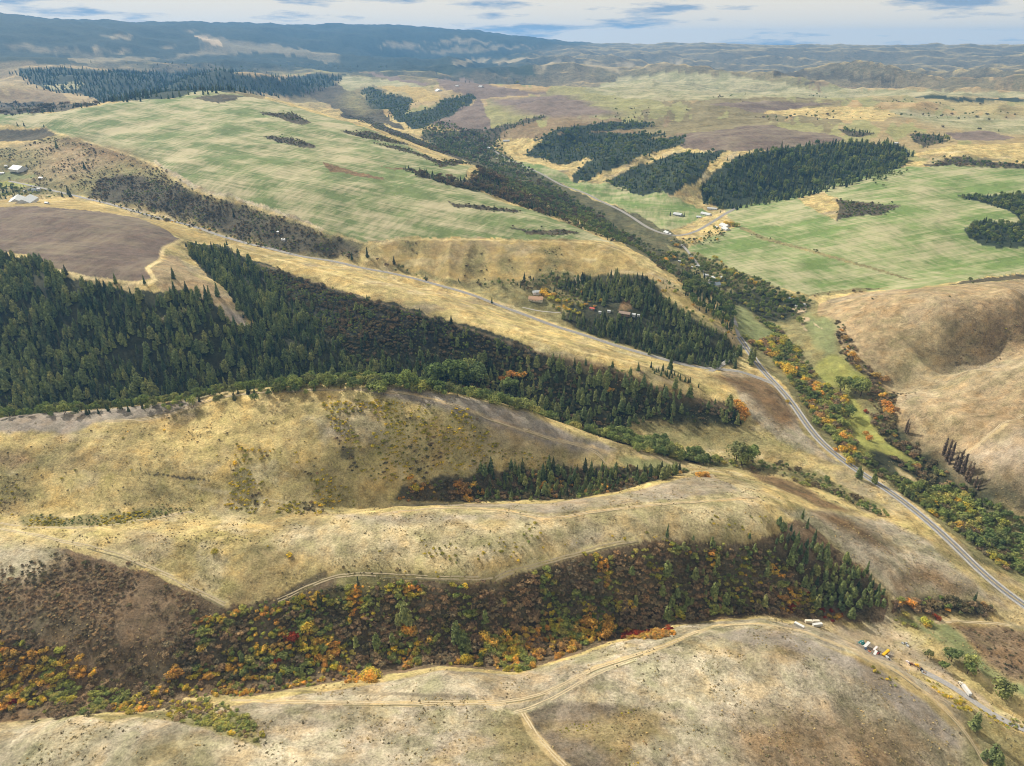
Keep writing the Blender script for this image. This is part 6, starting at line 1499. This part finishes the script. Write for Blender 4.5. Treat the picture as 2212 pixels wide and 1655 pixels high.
# --- gully
GU = 'the brushy gully in front of the second hill'
scatter([(430, 1330), (560, 1312), (720, 1265), (860, 1262), (1000, 1272), (1080, 1265), (1250, 1212), (1440, 1180), (1640, 1185), (1700, 1230), (1760, 1290), (1780, 1325), (1640, 1320), (1440, 1342), (1230, 1400), (1110, 1430), (800, 1440), (560, 1470), (400, 1470), (360, 1400)], GU, 3.4, {'brown': .32, 'dusk': .20, 'olive': .18, 'green': .12, 'heath': .10, 'yellow': .04, 'orange': .04}, 2.2, 5.4, (26, -.55), (1.0, 1.6))
scatter([(0, 1250), (140, 1195), (330, 1245), (440, 1305), (430, 1350), (330, 1420), (150, 1420), (0, 1400)], GU, 3.4, {'brown': .8, 'dusk': .2}, 1.00, 2.50, (22, -.15), (1.2, 1.9))
scatter([(0, 1350), (150, 1400), (330, 1430), (420, 1480), (330, 1535), (170, 1543), (0, 1568)], GU, 5.2, {'dusk': .4, 'brown': .35, 'olive': .25}, 2.17, 5.27, (22, -.2), (1.1, 1.7))
scatter([(0, 1340), (30, 1400), (130, 1410), (200, 1440), (210, 1490), (130, 1520), (60, 1530), (0, 1545)], 'the left end of the gully, in drifts', 4.0, {'orange': .44, 'yellow': .44, 'olive': .12}, 2.6, 6.0, (18, -.3), (1.1, 1.6))
scatter([(130, 1530), (240, 1500), (420, 1460), (600, 1440), (760, 1420), (760, 1450), (600, 1485), (420, 1500), (300, 1500), (200, 1535)], 'the gully floor below the rust brown slope', 5.0, {'orange': .3, 'yellow': .25, 'olive': .3, 'green': .15}, 2.2, 4.8, (20, -.02), (1.1, 1.5))
scatter([(380, 1330), (520, 1320), (700, 1290), (760, 1380), (600, 1440), (420, 1450)], GU, 6.5, {'olive': .4, 'yellow': .25, 'orange': .2, 'green': .15}, 2.2, 4.6, (20, -.05), (1.1, 1.5))
scatter([(390, 1508), (550, 1500), (700, 1474), (770, 1464), (770, 1446), (650, 1466), (500, 1478), (400, 1484)], 'the gully edge beside the foreground hill', 3.6, {'olive': .3, 'orange': .25, 'yellow': .2, 'brown': .25}, 1.6, 3.8, (14, -.35), (1.1, 1.5))
scatter([(235, 1528), (300, 1500), (345, 1510), (345, 1530), (280, 1545)], 'the gully edge beside the foreground hill', 4, {'yellow': 1}, 2.48, 4.34, None, (1.1, 1.7))
scatter(cr((0, 2), [(1050, 1260), (1180, 1240), (1300, 1220), (1500, 1290), (1660, 1370), (1690, 1520), (1500, 1450), (1250, 1390), (1150, 1350)]), 'the shrubby lip of the foreground hill', 3.6, {'olive': .5, 'brown': .25, 'heath': .25}, 1.55, 3.72, None, (1.1, 1.7))
scatter(cr((1, 2), [(0, 640), (400, 700), (900, 760), (1100, 800), (1100, 1000), (800, 960), (400, 960), (150, 900), (0, 850)]), GU, 6, {'olive': .35, 'yellow': .25, 'orange': .2, 'green': .2}, 2.79, 6.20, (22, .05), (1.1, 1.5))
scatter(cr((1, 2), [(940, 860), (1100, 820), (1350, 780), (1500, 680), (1650, 760), (1640, 840), (1500, 920), (1280, 990), (1150, 1050), (1020, 1020)]), 'the gully floor where autumn leaves are thickest', 4.2, {'orange': .42, 'olive': .33, 'yellow': .25}, 2.79, 6.51, (14, -.25), (1.1, 1.5))
scatter(cr((1, 2), [(0, 1110), (90, 1080), (240, 1040), (440, 1000), (520, 1010), (880, 985), (960, 1010), (700, 990), (440, 1020), (200, 1080), (60, 1130)]), 'the gully edge beside the foreground hill', 3.8, {'orange': .5, 'yellow': .3, 'olive': .2}, 2.33, 4.96, (14, -.1), (1.1, 1.5))
scatter(cr((1, 2), [(1790, 790), (1900, 770), (1960, 800), (2130, 765), (2150, 800), (2050, 835), (1880, 830)]), 'the hedge of rust-red leaves on the gully edge', 2.6, {'orange': .7, 'red': .3}, 2.17, 4.03, None, (1.2, 1.7))
scatter(cr((1, 2), [(1700, 530), (1800, 520), (1880, 600), (1900, 680), (1780, 650)]), GU, 4.5, {'yellow': .6, 'heath': .4}, 3.41, 6.51, None, (1.1, 1.5))
scatter(cr((1, 2), [(1550, 290), (1720, 240), (1730, 265), (1580, 310)]), GU, 4, {'orange': .8, 'yellow': .2}, 2.17, 4.03, None, (1.1, 1.5))
scatter(cr((2, 2), [(0, 250), (500, 220), (640, 300), (700, 480), (680, 660), (400, 660), (0, 680)]), GU, 9, {'pine': 1}, 7.00, 13.00, (25, .1), (1.0, 1.25))
scatter(cr((2, 2), [(560, 180), (680, 90), (740, 200), (880, 230), (1050, 320), (1180, 420), (1310, 470), (1300, 640), (1150, 700), (900, 640), (780, 560), (700, 460), (640, 300)]), 'the pine stand at the mouth of the gully', 6.2, {'pine': .85, 'fir': .15}, 9.00, 16.00, (30, -.6), (1.0, 1.25))
scatter(cr((2, 2), [(620, 560), (700, 480), (780, 540), (900, 640), (1060, 660), (1000, 710), (800, 700), (650, 690)]), 'the foot of the pine stand', 4.2, {'orange': .4, 'red': .25, 'dusk': .35}, 2.48, 5.27, None, (1.1, 1.5))
scatter(cr((2, 2), [(1370, 600), (1600, 575), (1900, 590), (2040, 640), (1940, 680), (1700, 660), (1500, 660)]), 'the dark hedge below the highway', 4.5, {'dusk': .55, 'green': .2, 'brown': .15, 'orange': .1}, 3.10, 6.82, None, (1.1, 1.6))
scatter(cr((2, 2), [(1330, 680), (1500, 690), (1620, 760), (1700, 860), (1560, 760), (1400, 740)]), 'the green ditch beside the yard', 4.5, {'olive': .8, 'yellow': .2}, 2.17, 4.65, None, (1.1, 1.6))
scatter(cr((2, 2), [(1720, 740), (1850, 760), (2120, 770), (2212, 880), (2212, 1190), (2090, 1070), (1900, 890)]), 'the scrub field below the highway', 5.5, {'dusk': .6, 'brown': .4}, 0.88, 2.00, (20, -.3), (1.2, 1.9))
scatter(cr((2, 2), [(1200, 1010), (1300, 1040), (1420, 1130), (1330, 1140), (1230, 1060)]), 'the bank above the parked vehicles', 4.5, {'heath': .8, 'olive': .2}, 1.12, 2.50, (12, -.1), (1.1, 1.6))
scatter(cr((2, 2), [(1560, 1090), (1680, 1140), (1800, 1220), (1880, 1300), (1790, 1290), (1640, 1190)]), 'the bank above the parked vehicles', 4.5, {'heath': .6, 'olive': .4}, 1.40, 3.41, (12, -.1), (1.1, 1.6))
scatter(cr((2, 2), [(1900, 1260), (2050, 1330), (2212, 1450), (2212, 1500), (2050, 1400), (1920, 1300)]), 'the bank of the gravel drive', 4, {'heath': .7, 'olive': .3}, 1.12, 2.50, None, (1.1, 1.6))
scatter(cr((1, 2), [(1290, 1410), (1600, 1370), (1850, 1290), (2080, 1320), (2110, 1490), (1900, 1520), (1950, 1655), (1750, 1600), (1550, 1480)]), 'the dark patch on the foreground hill', 3.2, {'brown': .5, 'heath': .5}, 0.31, 0.75, (14, .0), (1.5, 2.6))
single_row('pine', [(875, 1345, 46), (860, 1352, 28), (885, 1350, 34), (986, 1385, 46), (1000, 1398, 36), (1012, 1408, 30), (1048, 1345, 28), (770, 1398, 26), (814, 1398, 32), (848, 1392, 28), (1364, 1242, 22), (1372, 1308, 24), (1440, 1245, 36), (1450, 1310, 26), (1440, 1340, 32), (1462, 1290, 24), (1430, 1285, 24), (1540, 1290, 34), (1565, 1305, 28), (1650, 1310, 28), (1500, 1250, 26), (524, 1430, 22), (603, 1474, 20)], GU, 1.15)
single_row('fir', [(774, 1266, 26), (690, 1308, 32), (1440, 1158, 30), (1732, 1120, 26), (1742, 1140, 28), (1757, 1170, 32), (1871, 1235, 30), (2104, 1296, 22)], 'the rim of the gully, standing alone', .8)
single_row('bare', [(1927, 1325, 34), (1932, 1322, 30)], 'the mouth of the gully', .8)
single_row('green', [(2002, 1420, 16), (2054, 1428, 28), (2048, 1424, 22), (2034, 1446, 18), (2094, 1445, 30), (2088, 1455, 26), (2157, 1500, 36), (2163, 1510, 26)], 'the ditch beside the yard', 1.2)
single_row('pine', [(2102, 1575, 42), (2140, 1640, 38), (2150, 1655, 36), (2122, 1640, 26)], 'the bank of the gravel drive', 1.1)
single_row('red', [(635, 1385, 18), (638, 1380, 14), (600, 1428, 8), (30, 1520, 12), (2023, 1335, 10)], GU, 1.3)
single_row('yellow', [(803, 1462, 20), (665, 1360, 18), (655, 1358, 14), (1003, 1430, 14), (800, 1470, 18), (436, 1405, 14), (338, 1500, 12), (1385 + 300, 1310, 9)], GU, 1.3)
single_row('orange', [(880, 1362, 16), (890, 1370, 16), (1047, 1375, 12), (1062, 1392, 14), (880, 1440, 10), (760, 1330, 8), (1310, 1358, 18), (1275, 1350, 16), (1260, 1345, 14), (1300, 1375, 16), (1240, 1360, 12), (385, 1460, 16), (375, 1455, 14)], GU, 1.4)

# --- more of the middle distance
scatter([(900, 275), (960, 265), (1060, 300), (1090, 330), (1150, 375), (1240, 430), (1330, 490), (1300, 500), (1200, 450), (1110, 410), (1050, 360), (960, 330)], 'the floor of the far valley', 12, {'green': .6, 'fir': .25, 'dusk': .15}, 6, 15, (60, -.35))
for _p in ([(870, 520), (910, 518), (925, 535), (895, 552), (875, 545)], [(1005, 545), (1030, 522), (1055, 560), (1040, 600), (1000, 600)], [(1075, 560), (1100, 552), (1115, 580), (1095, 600)], [(1170, 540), (1200, 535), (1215, 570), (1180, 585)]):
    scatter(_p, 'the clefts of the yellow slope', 8, {'dusk': .6, 'green': .4}, 2, 4.5, (18, .0))
scatter(cr((2, 1), [(1850, 440), (2000, 400), (2212, 440), (2212, 560), (2050, 600), (1900, 640), (1780, 700), (1800, 600)]), 'the dry gully between the two tan hills', 8, {'brown': .5, 'dusk': .25, 'orange': .1, 'heath': .15}, 1.2, 3.4, (30, -.05), (1.1, 1.6))
scatter([(1900, 850), (1960, 840), (2060, 785), (2211, 705), (2211, 720), (2060, 800), (1960, 858)], 'the dry gully between the two tan hills', 7, {'dusk': .6, 'brown': .4}, 1.2, 3, (24, .1), (1.1, 1.6))
scatter([(1230, 260), (1500, 262), (1900, 270), (2211, 290), (2211, 220), (1800, 205), (1400, 205), (1150, 215)], 'the far rolling farmland', 42, {'green': .5, 'fir': .3, 'dusk': .2}, 5, 13, (260, .32))
scatter([(0, 135), (700, 140), (1000, 150), (1200, 165), (1100, 195), (800, 160), (600, 160), (0, 150)], 'the far rolling farmland', 70, {'fir': .8, 'green': .2}, 12, 24, (420, .18))
# ---- the largest of each kind become things of their own, the rest stands as growth
KIND_OF = {'fir': 'conifer_tree', 'pine': 'conifer_tree', 'green': 'leafy_tree', 'bare': 'leafy_tree', 'olive': 'shrub', 'dusk': 'shrub', 'brown': 'shrub', 'heath': 'shrub', 'yellow': 'autumn_shrub', 'orange': 'autumn_shrub', 'red': 'autumn_shrub'}
LOOK = {'fir': 'dark green pointed conifer', 'pine': 'grey green full-crowned pine', 'green': 'round crowned green leafy tree', 'bare': 'narrow brown leafless poplar', 'olive': 'olive green shrub', 'dusk': 'dark brownish leafless shrub', 'brown': 'rusty brown shrub', 'heath': 'gold green bush', 'yellow': 'bright yellow autumn shrub', 'orange': 'orange autumn shrub', 'red': 'deep red autumn shrub'}
CAT = {'conifer_tree': 'conifer', 'leafy_tree': 'tree', 'shrub': 'shrub', 'autumn_shrub': 'shrub'}
def sort_plants():
    K = [p[0] for p in PLANTS]
    x = np.array([p[1] for p in PLANTS]); y = np.array([p[2] for p in PLANTS]); z = np.array([p[3] for p in PLANTS]); h = np.array([p[4] for p in PLANTS]); w = np.array([p[5] for p in PLANTS])
    px, py, f = seen_px(x, y, z + h * .7)
    az = np.arctan2(x, y); r = np.hypot(x, y)
    i = np.clip(np.searchsorted(GA, az), 0, len(GA) - 1); j = np.clip(np.searchsorted(GR, r) - 2, 0, len(GR) - 1)
    top = (z + h * .75 - CAM[2]) / r
    vis = (top > _cm[i, j]) & (px > 6) & (px < 2205) & (py > 0) & (py < 1649)
    size = np.where(vis, h * FOC / f * np.sqrt(np.maximum(w, .3)), 0)
    own = np.zeros(len(K), bool)
    for kind in set(KIND_OF.values()):
        ids = np.array([q for q in range(len(K)) if KIND_OF[K[q]] == kind])
        if not len(ids): continue
        best = ids[np.argsort(-size[ids])][:295]
        own[best[size[best] > 3]] = True
    return own
OWN = sort_plants()

def own_plants():
    C = scene.collection.objects
    stands = {}
    for flag, p in zip(OWN, PLANTS):
        if flag: stands.setdefault((KIND_OF[p[0]], p[0], p[8]), []).append(p)
    cuts = {k: (np.quantile([p[4] for p in s], (.33, .67)), np.median([p[5] for p in s]), np.quantile([p[3] for p in s], (.33, .67)), len(s)) for k, s in stands.items()}
    for flag, (kd, x, y, z, h, wf, rot, var, where) in zip(OWN, PLANTS):
        if not flag: continue
        kind = KIND_OF[kd]; me = CROWN[kd][var % len(CROWN[kd])]
        ch, cw, cz, cn = cuts[(kind, kd, where)]
        look = LOOK[kd]
        if cn > 2: look = ('tall ' if h > ch[1] else 'short ' if h < ch[0] else 'middling ') + ('broad ' if wf > cw else 'slim ') + look
        spot = ' in ' if cn <= 6 else ' high in ' if z > cz[1] else ' low in ' if z < cz[0] else ' midway up '
        label = look + spot + where
        group = kind.replace('_', ' ') + 's in ' + where
        sc = (h * wf, h * wf, h)
        if kd in TRUNK and kind != 'shrub':
            e = bpy.data.objects.new(kind, None); e.empty_display_size = 1
            e.location = (x, y, z); e.rotation_euler = (0, 0, rot); e.scale = sc; C.link(e)
            c = bpy.data.objects.new('crown', me); c.parent = e; C.link(c)
            t = bpy.data.objects.new('trunk', TRUNK[kd]); t.parent = e; C.link(t)
        else:
            e = bpy.data.objects.new(kind, me); e.location = (x, y, z - .06 * h); e.rotation_euler = (0, 0, rot); e.scale = sc; C.link(e)
        tag(e, ' '.join(label.split()[:16]), CAT[kind], group)
own_plants()

def growth(name, label, cat, kinds):
    """everything of these kinds that is too small or too many to be told apart: points carrying instanced plants"""
    protos = bpy.data.collections.new('source_' + name); index = {}
    k = 0
    names = []
    for kd in kinds:
        for q, me in enumerate(CROWN[kd]):
            o = bpy.data.objects.new('%03d_plant' % k, me); protos.objects.link(o); index[(kd, q)] = k; k += 1
    P = [p for flag, p in zip(OWN, PLANTS) if not flag and p[0] in kinds]
    if not P: return
    spread_points(name, np.array([(p[1], p[2], p[3] - .05 * p[4]) for p in P]), np.array([(p[4] * p[5], p[4] * p[5], p[4]) for p in P]), np.array([p[6] for p in P]),
                  np.array([index[(p[0], p[7] % len(CROWN[p[0]]))] for p in P]), protos, label, cat)

def spread_points(name, co, size, turn, which, protos, label, cat):
    n = len(co)
    me = bpy.data.meshes.new(name); me.vertices.add(n)
    me.vertices.foreach_set('co', np.asarray(co, np.float32).ravel())
    a = me.attributes.new('size', 'FLOAT_VECTOR', 'POINT'); a.data.foreach_set('vector', np.asarray(size, np.float32).ravel())
    a = me.attributes.new('turn', 'FLOAT_VECTOR', 'POINT'); a.data.foreach_set('vector', np.stack([0 * turn, 0 * turn, turn], -1).astype(np.float32).ravel())
    a = me.attributes.new('which', 'INT', 'POINT'); a.data.foreach_set('value', np.asarray(which, np.int32))
    o = link(name, me)
    ng = bpy.data.node_groups.new(name, 'GeometryNodeTree')
    ng.interface.new_socket('Geometry', in_out='INPUT', socket_type='NodeSocketGeometry'); ng.interface.new_socket('Geometry', in_out='OUTPUT', socket_type='NodeSocketGeometry')
    gi = N(ng, 'NodeGroupInput'); go = N(ng, 'NodeGroupOutput'); ip = N(ng, 'GeometryNodeInstanceOnPoints'); ci = N(ng, 'GeometryNodeCollectionInfo')
    ci.inputs['Collection'].default_value = protos; ci.inputs['Separate Children'].default_value = True; ci.inputs['Reset Children'].default_value = True
    def attr(nm, ty):
        n = N(ng, 'GeometryNodeInputNamedAttribute', data_type=ty); n.inputs['Name'].default_value = nm
        return n.outputs['Attribute']
    L = ng.links.new
    L(gi.outputs[0], ip.inputs['Points']); L(ci.outputs[0], ip.inputs['Instance']); ip.inputs['Pick Instance'].default_value = True
    L(attr('which', 'INT'), ip.inputs['Instance Index']); L(attr('size', 'FLOAT_VECTOR'), ip.inputs['Scale'])
    er = N(ng, 'FunctionNodeEulerToRotation'); L(attr('turn', 'FLOAT_VECTOR'), er.inputs[0]); L(er.outputs[0], ip.inputs['Rotation'])
    L(ip.outputs[0], go.inputs[0])
    o.modifiers.new('growth', 'NODES').node_group = ng
    tag(o, label, cat, kind='stuff')
growth('conifer_forest', 'distant and tightly packed dark conifers of the forest slopes', 'forest', ('fir', 'pine'))
growth('leafy_woodland', 'small green leafy trees filling creek bottoms and far woods', 'woodland', ('green', 'bare'))
growth('brush_cover', 'low dark, brown and gold green brush covering the slopes', 'brush', ('olive', 'dusk', 'brown', 'heath'))
growth('autumn_undergrowth', 'small yellow, orange and red autumn bushes in the gullies', 'undergrowth', ('yellow', 'orange', 'red'))

def tussocks():
    """dry bunch grass and sage over the near hills"""
    s = 2.7; x, y = np.meshgrid(np.arange(-620, 620, s), np.arange(120, 900, s)); x = x.ravel() + rng.uniform(-s, s, x.size) * .6; y = y.ravel() + rng.uniform(-s, s, y.size) * .6
    r = np.hypot(x, y); az = np.arctan2(x, y)
    k = (np.abs(az) < .92) & (r < 900) & (r > 230) & (fbm(x / 26, y / 26, 4, 207) + .6 * fbm(x / 7, y / 7, 2, 209) > .20)
    x, y = x[k], y[k]; z = ground_xy(x, y)
    for name, p, zz, w, lab in ROADS:
        d = line_distance(p[::3], x, y, False) > w / 2 + 2; x, y, z = x[d], y[d], z[d]
    kinds = rng.random(len(x)) < .70
    for nm, lab, sel, mat in (('grass_tussocks', 'pale straw bunch grass tussocks dotted over the near hills', kinds, foliage_material('straw', spread_stops([(.46, .38, .20), (.54, .46, .28), (.40, .32, .17)]), .3)),
                              ('sage_tufts', 'grey brown sage and weed tufts dotted over the near hills', ~kinds, foliage_material('sage', spread_stops([(.25, .21, .14), (.20, .165, .10), (.30, .25, .16), (.22, .20, .12)]), .2))):
        coll = bpy.data.collections.new('source_' + nm)
        for q in range(3):
            vv, ff = lobed_crown(500 + q, 3, 7, (.4, .4, .12), .30, .30, .42); me = mesh_from_arrays('tuft', vv, tris=ff); me.materials.append(mat)
            coll.objects.link(bpy.data.objects.new('%d_tuft' % q, me))
        P = np.stack([x[sel], y[sel], z[sel]], -1); n = len(P); hgt = .25 + 1.0 * rng.random(n) ** 3.0
        spread_points(nm, P, np.stack([hgt * 1.6, hgt * 1.6, hgt], -1), rng.random(n) * 6.28, rng.integers(0, 3, n), coll, lab, 'grass')
tussocks()
import collections as _c
print('PLANTS', len(PLANTS), _c.Counter(p[0] for p in PLANTS), int(OWN.sum()))
# ---------------------------------------------------------------- air
def build_haze():
    x0, x1, y0, y1, z0, z1 = -17000., 17000., -2000., 17000., float(GH.min()) - 2.0, float(max(GH.max(), CAM[2])) + 15.0
    v = [(x, y, z) for x in (x0, x1) for y in (y0, y1) for z in (z0, z1)]
    f = [(0, 1, 3, 2), (4, 6, 7, 5), (0, 4, 5, 1), (2, 3, 7, 6), (0, 2, 6, 4), (1, 5, 7, 3)]
    me = bpy.data.meshes.new('haze'); me.from_pydata(v, [], f); me.update()
    m = bpy.data.materials.new('haze'); m.use_nodes = True; nt = m.node_tree; nt.nodes.clear()
    out = N(nt, 'ShaderNodeOutputMaterial'); pv = N(nt, 'ShaderNodeVolumePrincipled')
    pv.inputs['Density'].default_value = HAZE_DENSITY; pv.inputs['Color'].default_value = HAZE_COLOR + (1,); pv.inputs['Anisotropy'].default_value = 0.2
    nt.links.new(pv.outputs[0], out.inputs['Volume'])
    me.materials.append(m)
    o = link('haze', me)
    tag(o, 'thin blue haze filling the air over the whole landscape', 'haze', kind='stuff')
build_haze()
